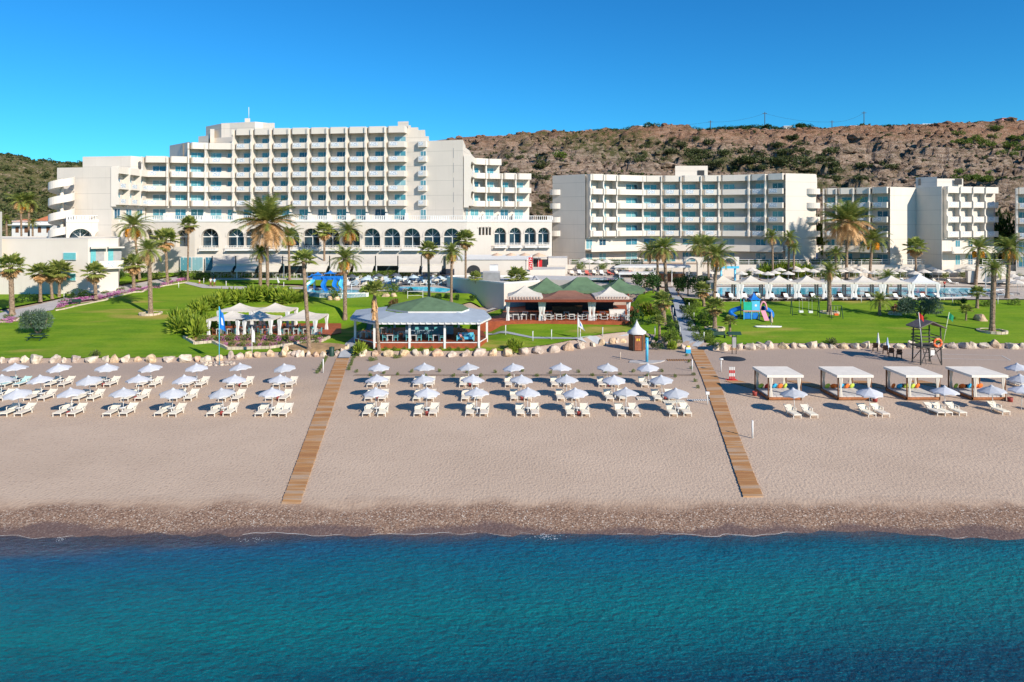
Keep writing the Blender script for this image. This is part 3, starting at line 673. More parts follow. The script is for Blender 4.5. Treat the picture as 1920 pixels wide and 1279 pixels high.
facade(bA, pA[3:8], zA, nA, 2, bd=2.0, wx=(.12, .78)); facade(bA, pA[7:9], zA, nA, 2, bd=2.0, wx=(.12, .48), grille=False); facade(bA, pA[8:11], zA, nA, 2, bd=2.1, wx=(.25, .88))
body(bA, [P(1036, 160.8), P(1097, 155.2), P(1097.7, 157.2), P(1040, 163)], 5, zA+nA*FH+1.12, M_wall)
body(bA, [P(1473, 153.2), P(1529, 155.8), P(1531, 159), P(1475, 158)], 5, zA+nA*FH+1.15, M_wall)
ls = MB()   # continuous lower balcony front
for a_, b_ in zip(pA, pA[1:]):
    p, u, L, ang = seg(a_, b_); M_ = Matrix.Translation((p.x, p.y, 0)) @ Matrix.Rotation(ang, 4, 'Z'); ls.box(-.02, L, -2.4, -2.26, zA+FH-.5, zA+FH+.95, 0, M_); ls.box(0, L, -2.26, 0, zA+FH-.25, zA+FH-.02, 0, M_)
ls.build('long_balcony', M_wallp, bA)
for k in range(1, 6):
    if k > 1: round_balcony(bA, P(1044, 160.6), zA+k*FH, 1.65)
    if k > 1: round_balcony(bA, P(1521, 156.0), zA+k*FH, 1.9)
for k in range(5): inst('window', box(0, 1.6, 0, .05, .9, 2.3).data('window', M_dark), bA, (*P(1041, 160.9), zA+k*FH))
body(bA, [P(1266, 164), P(1327, 164), P(1327, 170), P(1266, 170)], zA+nA*FH, ZP(311, 164), name='lift_house')
inst('roof_opening', box(0, 1.6, -.03, 0, 0, 1.2).data('roof_opening', M_dark), bA, (*P(1308, 163.9), ZP(329, 164)))
# --- building B
bB = thing('apartment_building', 'cream hotel wing with two blank wall faces meeting at a corner, far right', 'hotel building')
pB = [P(1543.7, 158), P(1568, 157), P(1602, 155.5), P(1635, 153.5), P(1668.7, 151)]
pB2 = [P(1767, 148.5), P(1791, 149.5), P(1814.5, 150.5), P(1838, 151.5), P(1863, 152.5)]
nB = 5
body(bB, pB+[P(1717, 154), P(1767, 148.4)]+pB2[1:]+[P(1866, 168), P(1545, 172)], 5, zA+nB*FH+.85, M_wall)
body(bB, [P(1669, 149.8), P(1717, 153), P(1718, 156), P(1670, 154)], 5, zA+nB*FH+1.15, M_wall)
body(bB, [P(1717, 153.05), P(1766, 147), P(1768, 149.5), P(1718, 157)], 5, zA+nB*FH+1.12, M_wall)
facade(bB, pB, zA, nB, 2, bd=2.1, wx=(.3, .9)); facade(bB, pB2, zA, nB, 2, bd=1.2, wx=(.0, .38), wh=2.2, curve=.2)
for PP in (pB, pB2):
    ls = MB()
    for a_, b_ in zip(PP, PP[1:]):
        p, u, L, ang = seg(a_, b_); M_ = Matrix.Translation((p.x, p.y, 0)) @ Matrix.Rotation(ang, 4, 'Z'); ls.box(-.02, L, -2.4, -2.26, zA+FH-.5, zA+FH+.95, 0, M_); ls.box(0, L, -2.26, 0, zA+FH-.25, zA+FH-.02, 0, M_)
    ls.build('long_balcony', M_wallp, bB)
body(bB, [P(1717, 157), P(1757, 154), P(1757, 162), P(1717, 162)], zA+nB*FH, ZP(331, 153), name='lift_house')
body(bB, [P(1757, 153.9), P(1806, 154.5), P(1806, 160), P(1757, 160)], zA+nB*FH, ZP(335, 154), name='lift_house')
inst('roof_opening', box(0, 4.0, -.03, 0, 0, 1.5).data('roof_opening', M_dark), bB, (*P(1722, 156.3), ZP(346, 153)))
inst('roof_opening', box(0, 1.6, -.03, 0, 0, 1.3).data('roof_opening', M_dark), bB, (*P(1790, 153.9), ZP(346, 153)))
body(bB, [P(1512, 157), P(1543.7, 158.2), P(1543, 165), P(1512, 165)], 5, ZP(460, 157), M_wallw, 'link_block')
inst('door', box(0, .9, -.03, 0, 0, 2).data('door', M_flagb), bB, (*P(1525, 157.3), ZP(491, 157)))
# --- building C at the right edge
bC = thing('apartment_building', 'cream hotel wing cut off by the right edge of the photo', 'hotel building')
pC = [P(1905, 148), P(1928, 147), P(1960, 146), P(2000, 145)]
body(bC, pC+[P(2000, 165), P(1905, 165)], 5, zA+nB*FH+.5, M_wall); facade(bC, pC, zA-.3, nB, 2, bd=1.4, wx=(.2, .9))

# --- low white building at the far left
lo = thing('annex_building', 'low white annex with green windows at the far left behind the fan palms', 'annex')
zt0 = ZP(450, 121)
body(lo, [(-118, 119.5), P(165, 121), P(222, 124), P(225, 139), (-130, 139)], 2.2, zt0, M_wallw)
rim(lo, [(-118, 119.5), P(165, 121), P(222, 124), P(225, 139), (-130, 139)], zt0, .25, .3, M_wallw)
g_ = MB().box(0, 1, -.05, 0, 0, 1).data('window', M_glass)
for px, py, ww, hh in ((119.5, 487, 23, 13), (125, 526, 17, 13)):
    D = 120.6; s_ = D/FPX; o = box(-.06, ww*s_+.06, -.06, 0, -.06, hh*s_+.06).build('window', M_metal, lo, (*P(px, 120.7), ZP(py, D))); box(0, ww*s_, -.09, -.06, 0, hh*s_).build('pane', M_teal, o)
p, u, L, a = seg(P(166, 121), P(222, 124))
for i in range(2):
    x = .3+i*2.7; rc = MB(); rc.box(x, x+2.1, -.04, 0, ZP(502, 122), ZP(466, 122)); put(lo, 'recess', rc.data('recess', M_grey), p, u, 0, 0)
    o = put(lo, 'window', box(x, x+.8, -.07, -.04, ZP(500, 122), ZP(467, 122)).data('window', M_teal), p, u, 0, 0)
put(lo, 'balcony', balcony_mesh(4.2, 1.1, 1.2, .3), p, u, 1.1, ZP(502, 122))
for i in range(2): put(lo, 'awning', box(.2+i*2.7, 2.7+i*2.7, -1.0, 0, ZP(466, 122), ZP(463, 122)).data('awning', M_wallw), p, u, 0, 0)
body(lo, [(-89, 119.3), P(3.5, 119), P(3.5, 121), (-89, 121)], 8, ZP(397, 119), M_wallw, 'chimney')
rp = MB().box(0, 3, 0, .06, 0, .05); 
for px in range(122, 224, 6): 
    pass
# --- village house and its roofs beyond
vz = hillz(*P(60, 186))
vh = thing('village_house', 'white house with low orange tiled roofs behind the palms at the far left', 'house', (*P(22, 186), vz-3))
def gable(root, x0, x1, y0, y1, z, h, m, name='roof', ov=.3):
    mb = MB(); xm = (x0+x1)/2; a = [(x0-ov, y0-ov, z), (x1+ov, y0-ov, z), (x1+ov, y1+ov, z), (x0-ov, y1+ov, z)]; r_ = [(x0+(y1-y0)/2, (y0+y1)/2, z+h), (x1-(y1-y0)/2, (y0+y1)/2, z+h)]
    mb.face([a[0], a[1], r_[1], r_[0]]); mb.face([a[2], a[3], r_[0], r_[1]]); mb.face([a[1], a[2], r_[1]]); mb.face([a[3], a[0], r_[0]]); mb.face(a[::-1]); return mb.build(name, m, root)
zz = ZP(414, 186)-vz+3
box(0, 11, 0, 6, 0, zz).build('wall', M_white, vh); gable(vh, 6.3, 11, 0, 4, zz, 1.3, M_tile); gable(vh, 0, 5.5, 0, 4, zz-.3, .8, M_tile)
for x in (1, 3.4, 7, 9.3): box(x, x+.9, -.03, 0, zz-3.2, zz-1.6).build('window', M_brown, vh)
box(-.3, 11.3, -1.2, 0, zz-1.2, zz-1.0).build('canopy', M_white, vh)
# hilltop houses and poles
for px, py, ww, hh, lab, mm in ((1205, 241, 22, 8, 'small flat pale hilltop house above the six storey wing', M_white), (1890, 226, 22, 7, 'pink hilltop house on the skyline near the right edge', M_pinkp), (1477, 240, 14, 5, 'low white hilltop house half hidden by trees left of the taller pole', M_white), (1745, 235, 30, 3, 'long low white buildings on the right skyline', M_white), (1600, 239, 12, 5, 'small beige hilltop house beside the right power pole', M_stone)):
    D = YC+6; x, y = P(px, D); s_ = D/FPX; z1 = ZP(py-hh*.5, D)
    h_ = thing('hilltop_house', lab, 'house', (x, y, z1-5)); W = ww*s_
    box(-W/2, W/2, 0, 5, 0, 5).build('wall', mm, h_); box(-W/2-.3, W/2+.3, -.4, 5.3, 5.003, 5.3).build('roof', M_tile if mm is M_pinkp else M_white, h_)
    for i in range(3): box(-W/2+W*(.12+.3*i), -W/2+W*(.12+.3*i)+W*.14, -.04, 0, 3.2, 4.4).build('window', M_dark, h_)
poles = []
for px, py, hh, lab in ((1434, 236, 26, 'taller wooden power pole on the skyline above the six storey wing'), (1620, 236, 27, 'wooden power pole on the skyline between the two right wings'), (1332, 240, 14, 'short thin power pole on the skyline left of the taller pole'), (1560, 238, 12, 'short thin pole on the skyline between the two tall power poles')):
    D = YC+2; x, y = P(px, D); z = ZP(py, D); h_ = hh*D/FPX
    o = thing('power_pole', lab, 'pole', (x, y, z-3)); MB().tube([(0, 0, 0), (0, 0, 3+h_)], .17, 6).build('post', M_timber, o); box(-1.1, 1.1, -.08, .08, 2.2+h_, 2.4+h_).build('crossarm', M_timber, o); poles.append(Vector((x, y, z+h_-.7)))
wr = MB()
for a_, b_ in ((poles[2], poles[0]), (poles[0], poles[3]), (poles[3], poles[1]), (poles[2]+Vector((-60, 4, -3)), poles[2])):
    wr.tube([a_.lerp(b_, i/10)-Vector((0, 0, 5*(i/10)*(1-i/10))) for i in range(11)], .035, 4, cap=False)
tag(wr.build('power_line', M_dark), 'thin sagging power line strung between the poles on the skyline', 'cable')
# ------------------------------------------------------------ vegetation
def date_frond(mb, az, el, L, rng, nl=20, lw=.042, ll=.30, droop=1.0):
    d = Vector((math.cos(az)*math.cos(el), math.sin(az)*math.cos(el), math.sin(el))); p = Vector((0, 0, 0)); side = Vector((-math.sin(az), math.cos(az), 0)); tw = rng.uniform(-.3, .3)
    e = el; pts = [p.copy()]; dirs = [d.copy()]
    for i in range(9):
        p = p+d*(L/9); e -= droop*(.06+.16*(i/9))*(1.2-abs(math.sin(el))*.5); d = Vector((math.cos(az)*math.cos(e), math.sin(az)*math.cos(e), math.sin(e))); pts.append(p.copy()); dirs.append(d.copy())
    for a, b_ in zip(pts, pts[1:]):
        w_ = .012; mb.face([a-side*w_, a+side*w_, b_+side*w_*.7, b_-side*w_*.7])
    for k in range(nl):
        t_ = .14+.86*k/(nl-1); i = min(8, int(t_*9)); fr = t_*9-i; q = pts[i].lerp(pts[i+1], fr); dd = dirs[i]; up = side.cross(dd)
        l = ll*L*(1-.65*abs(t_-.42)**1.2*1.4)*rng.uniform(.85, 1.1)
        for s_ in (-1, 1):
            ld = (dd*.75+side*s_*.85+up*(-.25+.25*rng.random())+Vector((0, 0, -.35-tw*s_))).normalized(); wv = dd*lw*.5
            mb.face([q-wv, q+wv, q+ld*l])
def date_crown(seed, n=42, dry=False, stiff=False):
    rng = random.Random(seed); mb = MB()
    for i in range(n):
        f = i/n
        if dry: el = R((28 if stiff else -5)-(88 if stiff else 60)*rng.random())
        else: el = R(82-(74 if stiff else 96)*f**.9+rng.uniform(-7, 7))
        date_frond(mb, i*2.39996+rng.uniform(-.2, .2), el, 1.1*(1.0 if f > .15 else .75)*rng.uniform(.85, 1.06)*((.95 if stiff else .8) if dry else 1), rng, droop=.75 if stiff else 1.15)
    return mb
def fan_crown(seed, n=30, dry=False):
    rng = random.Random(seed); mb = MB()
    for i in range(n):
        f = i/n; az = i*2.39996+rng.uniform(-.3, .3); el = R(80-85*f+rng.uniform(-8, 8)) if not dry else R(-12-70*rng.random())
        d = Vector((math.cos(az)*math.cos(el), math.sin(az)*math.cos(el), math.sin(el))); side = Vector((-math.sin(az), math.cos(az), 0)); pl = rng.uniform(.42, .56)*(.7 if dry else 1)
        tip = d*pl; mb.face([side*-.012, side*.012, tip+side*.01, tip-side*.01]); up = side.cross(d); d2 = (d+Vector((0, 0, -.25))).normalized()
        for j in range(15):
            a = R(-115+230*j/14); l = (.50-.13*abs(math.sin(a)))*rng.uniform(.85, 1.1)*(.75 if dry else 1); v = d2*math.cos(a)+side*math.sin(a)+up*.10
            v2 = v.normalized(); m_ = tip+v2*l*.62; wv = v2.cross(up).normalized()*.045; e_ = tip+v2*l+Vector((0, 0, -.10*l-.05*rng.random()))
            mb.face([tip, m_-wv, e_, m_+wv])
    return mb
def dates(seed, n=7):
    rng = random.Random(seed); mb = MB()
    for c in range(n):
        az = rng.uniform(0, 2*PI); r0 = .16; cx, cy, cz = math.cos(az)*.24, math.sin(az)*.24, -.24
        for k in range(26):
            a = rng.uniform(0, 2*PI); rr = rng.uniform(0, .12); x, y, z = cx+rr*math.cos(a), cy+rr*math.sin(a), cz+rng.uniform(-.2, .14)
            mb.tube([(x, y, z), (x+rng.uniform(-.02, .02), y, z-.09)], .026, 4)
    return mb
CROWN = {'date': [date_crown(s, 36).data('crown', L_palm) for s in (1, 2, 3)], 'big': [date_crown(s, 50, stiff=True).data('crown', L_palm) for s in (11, 12)],
         'fan': [fan_crown(s).data('crown', L_fan) for s in (4, 5, 6)]}
DRY = {'date': [date_crown(s, 16, True).data('dry_fronds', L_palmd) for s in (21, 22)], 'big': [date_crown(s, 56, True, True).data('dry_fronds', L_palmd) for s in (23, 24)],
       'fan': [fan_crown(s, 26, True).data('dry_fronds', L_palmd) for s in (25, 26)]}
DATES = [dates(s).data('fruit_clusters', M_date) for s in (31, 32)]
def trunk_mesh(h, r, lean, rng, fan=False):
    mb = MB(); n = max(10, int(h/.28)); pts = []; rs = []
    for i in range(n+1):
        t_ = i/n; pts.append((lean[0]*t_**1.4, lean[1]*t_, h*t_)); rs.append(r*(1.35-.35*min(1, t_*8))*(1-.12*t_)*(1+.07*(i % 2))*(1+(.35 if t_ > .9 and not fan else 0)*((t_-.9)*10)))
    mb.tube(pts, rs, 9, sm=False); return mb.data('trunk', M_trunk)
palmc = 0
def palm(label, bx, by, cx, cy, rad, kind='date', dry=True, fruit=False, D=None, tr=.26, group=None):
    global palmc; palmc += 1; rng = random.Random(palmc*13)
    if D is None: b_ = G(bx, by); D = b_.y
    else: x, y = P(bx, D); b_ = Vector((x, y, zt(x, y)))
    ctop = Vector(((cx-960)*D/FPX, D, ZP(cy, D))); h = ctop.z-b_.z; Rd = rad*1.1*D/FPX
    o = thing('palm_tree', label, 'palm tree', b_, rng.uniform(0, 6), group)
    l = Matrix.Rotation(-o.rotation_euler.z, 3, 'Z') @ Vector((ctop.x-b_.x, 0, 0))
    tr = min(tr, h*.12)*.84; inst('trunk', trunk_mesh(h+.15, tr, (l.x, l.y), rng, kind == 'fan'), o)
    inst('crown', rng.choice(CROWN[kind]), o, (l.x, l.y, h), rng.uniform(0, 6), Rd)
    if dry: inst('dry_fronds', rng.choice(DRY[kind]), o, (l.x, l.y, h-.05), rng.uniform(0, 6), Rd*.9)
    if fruit: inst('fruit_clusters', rng.choice(DATES), o, (l.x, l.y, h-.1), rng.uniform(0, 6), Rd*1.05)
    return o
palm('stout fan palm with dry skirt, leftmost on the flower bed edge', 23, 592, 20, 503, 31, 'fan', tr=.42)
palm('slim fan palm second from the left along the flower bed', 76, 566, 75, 514, 25, 'fan', tr=.28)
palm('short fan palm in front of the annex, left of a close pair', 98, 561, 94, 516, 22, 'fan')
palm('short fan palm in front of the annex, right of a close pair', 111, 557, 112, 511, 28, 'fan')
palm('round headed fan palm below the annex balcony', 180, 561, 177, 514, 26, 'fan', tr=.34)
palm('bushy fan palm at the right corner of the annex', 251, 543, 250, 498, 26, 'fan', tr=.34)
palm('tall palm standing alone in a stone ring on the left lawn', 282.5, 589, 279, 470, 31, 'date', tr=.38)
palm('date palm with orange fruit rising behind the lone lawn palm', 262, 525, 250, 424, 33, 'date', fruit=True)
palm('fan palm on the purple flower bed right of the lone lawn palm', 314, 532, 310, 452, 29, 'fan', tr=.3)
palm('tall thin fan palm against the left arches of the hotel', 352, 527, 354, 423, 21, 'fan', tr=.2)
palm('biggest palm, wide feathery crown half dry, in front of the arcade', 502, 546, 500, 418, 53, 'big', tr=.34)
palm('small crowned palm beside the biggest palm', 488, 545, 488, 474, 22, 'date', tr=.36)
palm('date palm with orange fruit behind the right side of the biggest palm', 543, 509, 541, 444, 26, 'date', fruit=True, D=134)
palm('fan palm by the awnings, left of the blue slides', 608, 518, 608, 436, 23, 'fan')
palm('date palm with hanging orange fruit between two arches above the awnings', 658, 510, 655, 434, 27, 'date', fruit=True)
palm('tall fan palm leaning by the boulder ring in front of the gazebos', 580, 658, 569, 492, 29, 'fan', dry=False, tr=.28)
palm('grey trunked date palm on the lawn right of the splash pool', 647, 600, 647, 486, 31, 'date', fruit=True, tr=.36)
ragged = palm('ragged palm with a long orange skirt of dead leaves beside the blue roofed bar', 711, 662, 702, 548, 27, 'fan', dry=False, tr=.24)
palm('fan palm behind the bar, leftmost of a group of three', 804.5, 556, 803, 471, 23, 'fan')
palm('date palm with orange fruit behind the bar, middle of a group of three', 846, 567, 847, 474, 25, 'date', fruit=True)
palm('fan palm behind the bar, rightmost and tallest of a group of three', 873, 547, 873, 452, 24, 'fan', tr=.24)
palm('small fan palm against the shaded service building wall', 896, 559, 891, 522, 16, 'fan', dry=False)
palm('bushy fan palm at the left corner of the tented taverna', 968, 562, 970, 524, 27, 'fan', tr=.35)
palm('second bushy fan palm leaning out beside the taverna corner', 950, 560, 951, 541, 18, 'fan', dry=False)
palm('left palm of the close trio above the dark clipped trees', 1219, 516, 1219, 471, 24, 'date')
palm('middle palm of the close trio above the dark clipped trees', 1234, 545, 1232, 470, 22, 'date')
palm('right palm of the close trio, with the thickest trunk', 1250, 552, 1245, 466, 30, 'date', tr=.36)
palm('left palm of the fruiting cluster in front of the hotel wing', 1313, 515, 1310, 460, 27, 'date', fruit=True)
palm('middle palm of the fruiting cluster in front of the hotel wing', 1329, 540, 1327, 462, 30, 'date')
palm('right palm of the fruiting cluster, with the brightest orange fruit', 1339, 562, 1345, 480, 33, 'date', fruit=True, tr=.32)
palm('bushy fan palm left of the grey path, upper one', 1246, 610, 1242, 566, 24, 'fan', tr=.42)
palm('small fan palm left of the grey path, near the hut', 1237, 641, 1236, 603, 15, 'fan', dry=False, tr=.2)
palm('fan palm right of the grey path, highest of three', 1320, 575, 1317, 546, 21, 'fan', tr=.3)
palm('fan palm right of the grey path, middle of three', 1340, 617, 1340, 577, 23, 'fan', tr=.36)
palm('small fan palm beside the roofed notice board', 1369, 631, 1368, 605, 16, 'fan', dry=False, tr=.24)
palm('palm with drooping dry fronds before the wing, left of three thin ones', 1449, 492, 1448, 444, 19, 'date', D=147)
palm('thin palm before the blank end wall of the wing, middle of three', 1478, 500, 1480, 447, 19, 'date', D=147)
palm('shortest thin palm before the blank end wall of the wing', 1488, 500, 1489, 466, 14, 'date', dry=False, D=146)
palm('palm rising through the pool cabanas beside the swings', 1555, 587, 1555, 508, 23, 'date', tr=.38)
palm('large palm with wide half dry crown beside the gap between the two right wings', 1587, 524, 1589, 418, 46, 'big', tr=.34)
palm('palm with a ball of orange dates below its crown, before the right wing', 1630.5, 522, 1637, 450, 30, 'date', fruit=True, dry=False, tr=.34)
palm('small palm behind the pool umbrellas left of the large dry palm', 1567, 500, 1567, 477, 19, 'date', dry=False, D=146)
palm('fan palm casting its shadow on the blank corner of the right wing', 1718, 496, 1716, 466, 24, 'fan', D=147)
palm('slim feathery palm in front of the pool cabanas, right of centre', 1664, 551, 1664, 520, 19, 'date', dry=False)
palm('young bushy palm on the right lawn beside red shrubs', 1649, 591, 1650, 564, 22, 'date', dry=False, tr=.3)
palm('palm with two orange date clusters before the right wing', 1829, 535, 1836, 466, 28, 'date', fruit=True, dry=False, tr=.34)
palm('tall grey trunked palm in a stone ring on the right lawn', 1860, 622, 1864, 505, 25, 'date', dry=False, tr=.40)
palm('palm with an orange date cluster nearest the right edge', 1888, 560, 1893, 466, 33, 'date', fruit=True, tr=.36)
palm('short fan palm with wrapped trunk left of the tall stone ring palm', 1832, 578, 1833, 551, 17, 'fan', dry=False, tr=.3)
palm('tiny young palm beside the large boulder on the right lawn', 1811, 601, 1812, 583, 14, 'fan', dry=False, tr=.15)
palm('left palm of two with orange fruit far behind the annex', 41, 442, 39, 378, 24, 'date', fruit=True, D=162)
palm('right palm of two with orange fruit far behind the annex', 54, 442, 54, 378, 24, 'date', fruit=True, D=164)
palm('low palm in the far garden left of the village house', 13, 442, 12, 412, 13, 'date', dry=False, D=160)
palm('low palm in the far garden before the village house', 62, 446, 61, 418, 11, 'date', dry=False, D=160)
# the long dead skirt of the ragged palm
sk = MB(); rng = random.Random(5)
for i in range(150):
    a = rng.uniform(0, 6.28); z0_ = rng.uniform(0, -2.0); r_ = rng.uniform(.18, .5); l_ = rng.uniform(.8, 1.5)
    p = Vector((.12*math.cos(a), .12*math.sin(a), z0_)); q = Vector((r_*math.cos(a), r_*math.sin(a), z0_-l_)); s_ = Vector((-math.sin(a), math.cos(a), 0))*.07
    sk.face([p-s_*.4, p+s_*.4, q+s_, q-s_])
sk.build('dead_leaf_skirt', mat('orange_dead_leaf', (.48, .24, .09), .9, .35, 5, col2=(.62, .38, .18)), ragged, (ragged.children[0].location)+Vector((0, 0, ragged.children[1].location.z-.3)))
# stone rings round trunks
def ring(label, px, py, r, D=None):
    p = G(px, py); mb = MB(); n = 18
    for i in range(n):
        a = 2*PI*i/n; M_ = Matrix.Translation((r*math.cos(a), r*math.sin(a), 0)) @ Matrix.Rotation(a, 4, 'Z'); mb.box(-.13, .13, -PI*r/n+.01, PI*r/n-.01, -.1, .25+random.uniform(-.03, .03), 0, M_)
    o = mb.build('planting_ring', M_kerb, None, p); tag(o, label, 'kerb ring')
    return o
ring('low stone ring round the lone palm on the left lawn', 282.5, 589, 1.5); ring('low stone ring round the tall palm on the right lawn', 1860, 622, 1.7)
ring('low stone ring round the palm beside the swings', 1555, 587, 1.3); ring('low stone ring round the fan palm beside the notice board', 1340, 617, 1.3)
# leafy shrub masses
def clump(seed, n, leaf, flat=1.0, long_=False, lobes=6, up=0):
    rng = random.Random(seed); mb = MB(); L = [(Vector((rng.uniform(-.6, .6), rng.uniform(-.6, .6), rng.uniform(.15, .7)*flat)), rng.uniform(.3, .5)) for _ in range(lobes)]
    for i in range(n):
        c, r = rng.choice(L); d = Vector((rng.gauss(0, 1), rng.gauss(0, 1), rng.gauss(0, 1))).normalized(); p = c+d*r*rng.uniform(.55, 1.05)
        if p.z < 0: p.z = abs(p.z)*.5
        d2 = (d+Vector((rng.uniform(-.6, .6), rng.uniform(-.6, .6), up+rng.uniform(-.3, .6)))).normalized(); s_ = d2.cross(Vector((rng.uniform(-1, 1), rng.uniform(-1, 1), rng.uniform(-1, 1)))).normalized(); l = leaf*rng.uniform(.7, 1.3)
        if long_: mb.face([p, p+d2*l*1.5-s_*l*.35, p+d2*l*3, p+d2*l*1.5+s_*l*.35])
        else: mb.face([p-s_*l*.5, p+d2*l*.6-s_*l*.1, p+s_*l*.5, p-d2*l*.6])
    return mb
CL = {'dark': [clump(s, 900, .09).data('foliage', L_dark) for s in (1, 2)], 'hedge': [clump(s, 600, .10).data('foliage', L_hedge) for s in (3, 4)],
      'banana': [clump(s, 460, .19, 1, True, up=.7).data('foliage', L_banana) for s in (5, 6)], 'tam': [clump(s, 2200, .06, .9, True, 8).data('foliage', L_tam) for s in (7, 8)],
      'scrub': [clump(s, 420, .13, .8).data('foliage', L_scrub) for s in (9, 10, 11)], 'pink': [clump(s, 260, .10, .7).data('flowers', L_pink) for s in (12, 13)],
      'red': [clump(s, 400, .13, .9).data('foliage', L_red) for s in (14,)], 'scrubg': [clump(s, 500, .12, .8).data('foliage', L_hedge) for s in (15, 16)]}
def shrub(name, label, cat, px, py, kind, rx, rz, ry=None, D=None, group=None, sink=.05, pos=None):
    p = Vector(pos) if pos else G(px, py)
    o = inst(name, random.choice(CL[kind]), None, (p.x, p.y, p.z-sink), random.uniform(0, 6), (rx, ry or rx, rz)); return tag(o, label, cat, group)
def hill_pt(px, py):
    lo = 176.; best = None; Y = 176.
    while Y < 345:
        X = (px-960)*Y/FPX; z = hillz(X, Y)
        if HOR-FPX*(z-CAMH)/Y <= py: return Vector((X, Y, z))
        Y += 1.0
    return Vector(((px-960)*332/FPX, 332, hillz((px-960)*332/FPX, 332)))
# tamarisks on the lawns
for lab, px, py, w_, h_ in (('grey green feathery tree over the picnic table on the left lawn', 72, 627, 2.6, 3.2), ('grey green feathery tree on the right lawn behind the lifeguard tower', 1727, 598, 3.9, 3.2)):
    p = G(px, py); o = thing('feathery_tree', lab, 'tree', p); t_ = MB()
    for dx, dy in ((-1.2, .1), (1.0, 0), (.2, .6)): t_.tube([(0, 0, 0), (dx*.4, dy*.4, .6), (dx, dy, 1.6), (dx*1.2, dy, 2.2)], [.16, .13, .09, .04], 7)
    t_.build('trunk', M_bark, o)
    for k, (dx, dz, s_) in enumerate(((-1.0 if w_ < 3 else -1.6, 1.1, .62), (1.0 if w_ < 3 else 1.4, 1.1, .62))): inst('crown', CL['tam'][k], o, (dx, 0, dz), k, (w_*s_*.9, w_*s_*.7, h_*.75))
# clipped dark trees by the grey path
for i, (px, py, w_, h_) in enumerate(((1208, 552, 2.4, 3.0), (1225, 550, 2.2, 3.2), (1272, 556, 2.0, 2.9), (1290, 555, 2.6, 3.3), (1312, 556, 2.0, 3.0), (1160, 545, 1.6, 2.0))):
    p = G(px, py); o = thing('clipped_tree', ['dark round clipped tree, leftmost by the close palm trio', 'dark clipped tree right under the close palm trio', 'dark clipped tree just right of the garden path top', 'widest dark clipped tree right of the garden path', 'dark clipped tree under the fruiting palm cluster', 'small dark tree behind the green tents'][i], 'tree', p)
    MB().tube([(0, 0, 0), (0, 0, h_*.6)], .12, 6).build('trunk', M_bark, o); inst('crown', CL['dark'][i % 2], o, (0, 0, h_*.3), i, (w_, w_, h_*.95))
# banana and bird of paradise planting around the gazebos
bl = [(338, 612, 2.0, 3.0), (352, 628, 2.3, 3.4), (372, 632, 1.9, 3.2), (388, 618, 1.7, 2.4), (375, 590, 2.0, 2.6), (395, 580, 2.2, 2.6), (420, 572, 2.3, 2.8), (445, 568, 2.4, 2.8), (470, 566, 2.4, 3.0), (497, 565, 2.3, 3.1), (520, 566, 2.2, 2.8), (545, 568, 2.2, 2.4), (562, 567, 1.8, 1.9), (535, 558, 1.8, 2.2), (480, 556, 1.9, 2.2)]
for i, (px, py, w_, h_) in enumerate(bl):
    shrub('banana_plant', f'bright green broad leaved plant, {od(i+1)} clockwise round the gazebos from their left corner', 'plant', px, py, 'banana', w_*.82, h_*.66, group='broad leaved plants round the dining gazebos')
# flower beds
fl = [(x, y) for x, y in ((8, 605), (22, 600), (112, 577), (126, 571), (135, 566), (150, 563), (163, 562), (176, 560), (190, 558), (204, 555), (218, 552), (232, 549), (246, 547), (262, 545), (275, 542), (290, 539), (305, 535), (320, 531), (333, 528), (345, 526))]
for i, (px, py) in enumerate(fl): 
    shrub('flower_clump', f'pink and purple flower clump, {od(i+1)} from the left along the winding left path', 'flowers', px, py, 'pink', 1.9, .85, 1.2, group='flowers along the left path')
    if i % 2: shrub('shrub', f'low green bush beside the left path, {od(i//2+1)} from the left', 'bush', px-6, py-4, 'hedge', .9, .6, group='low bushes along the left path')
fb = [(380+13*i, 641+.35*abs(i-8)) for i in range(18)]
for i, (px, py) in enumerate(fb):
    shrub('flower_clump', f'{"pink flower" if i%2 else "green"} clump, {od(i+1)} from the left in the stone edged bed before the gazebos', 'flowers', px, py-3, 'pink' if i % 2 else 'hedge', 1.1, 1.0, group='planting before the dining gazebos')
for i in range(16):
    shrub('flower_clump', f'{"green" if i%2 else "pink flower"} clump, {od(i+1)} from the left in the row behind the front stone kerb', 'flowers', 425+11*i, 649-.45*abs(i-4), 'hedge' if i % 2 else 'pink', .8, .6, group='front row planting before the dining gazebos')
drape('flower_bed_soil', gp((352, 634), (372, 645), (400, 642), (428, 654), (505, 652), (560, 644), (598, 640), (590, 630), (420, 630)), .05, M_straw, 1)
def kerbline(label, pts, h=.35, t_=.3, m=None):
    mb = MB(); A = [G(*p) for p in pts]
    for a, b_ in zip(A, A[1:]):
        L = (b_-a).length; n = max(1, int(L/.45))
        for k in range(n):
            p = a.lerp(b_, k/n); q = a.lerp(b_, (k+.94)/n); d = (q-p); nn_ = Vector((-d.y, d.x, 0)).normalized()*t_*.5; hh = h+random.uniform(-.04, .04); lo_ = [p-nn_, q-nn_, q+nn_, p+nn_]; lo2 = [v+Vector((0, 0, hh)) for v in lo_]; lo_ = [v-Vector((0, 0, .2)) for v in lo_]
            mb.face(lo2); [mb.face([lo_[i], lo_[(i+1) % 4], lo2[(i+1) % 4], lo2[i]]) for i in range(4)]
    return tag(mb.build('stone_kerb', m or M_kerb), label, 'kerb')
kerbline('pale stone kerb in front of the flower bed before the dining gazebos', [(345, 634), (365, 646), (398, 643), (428, 656), (505, 654), (560, 646), (602, 642), (618, 634)])
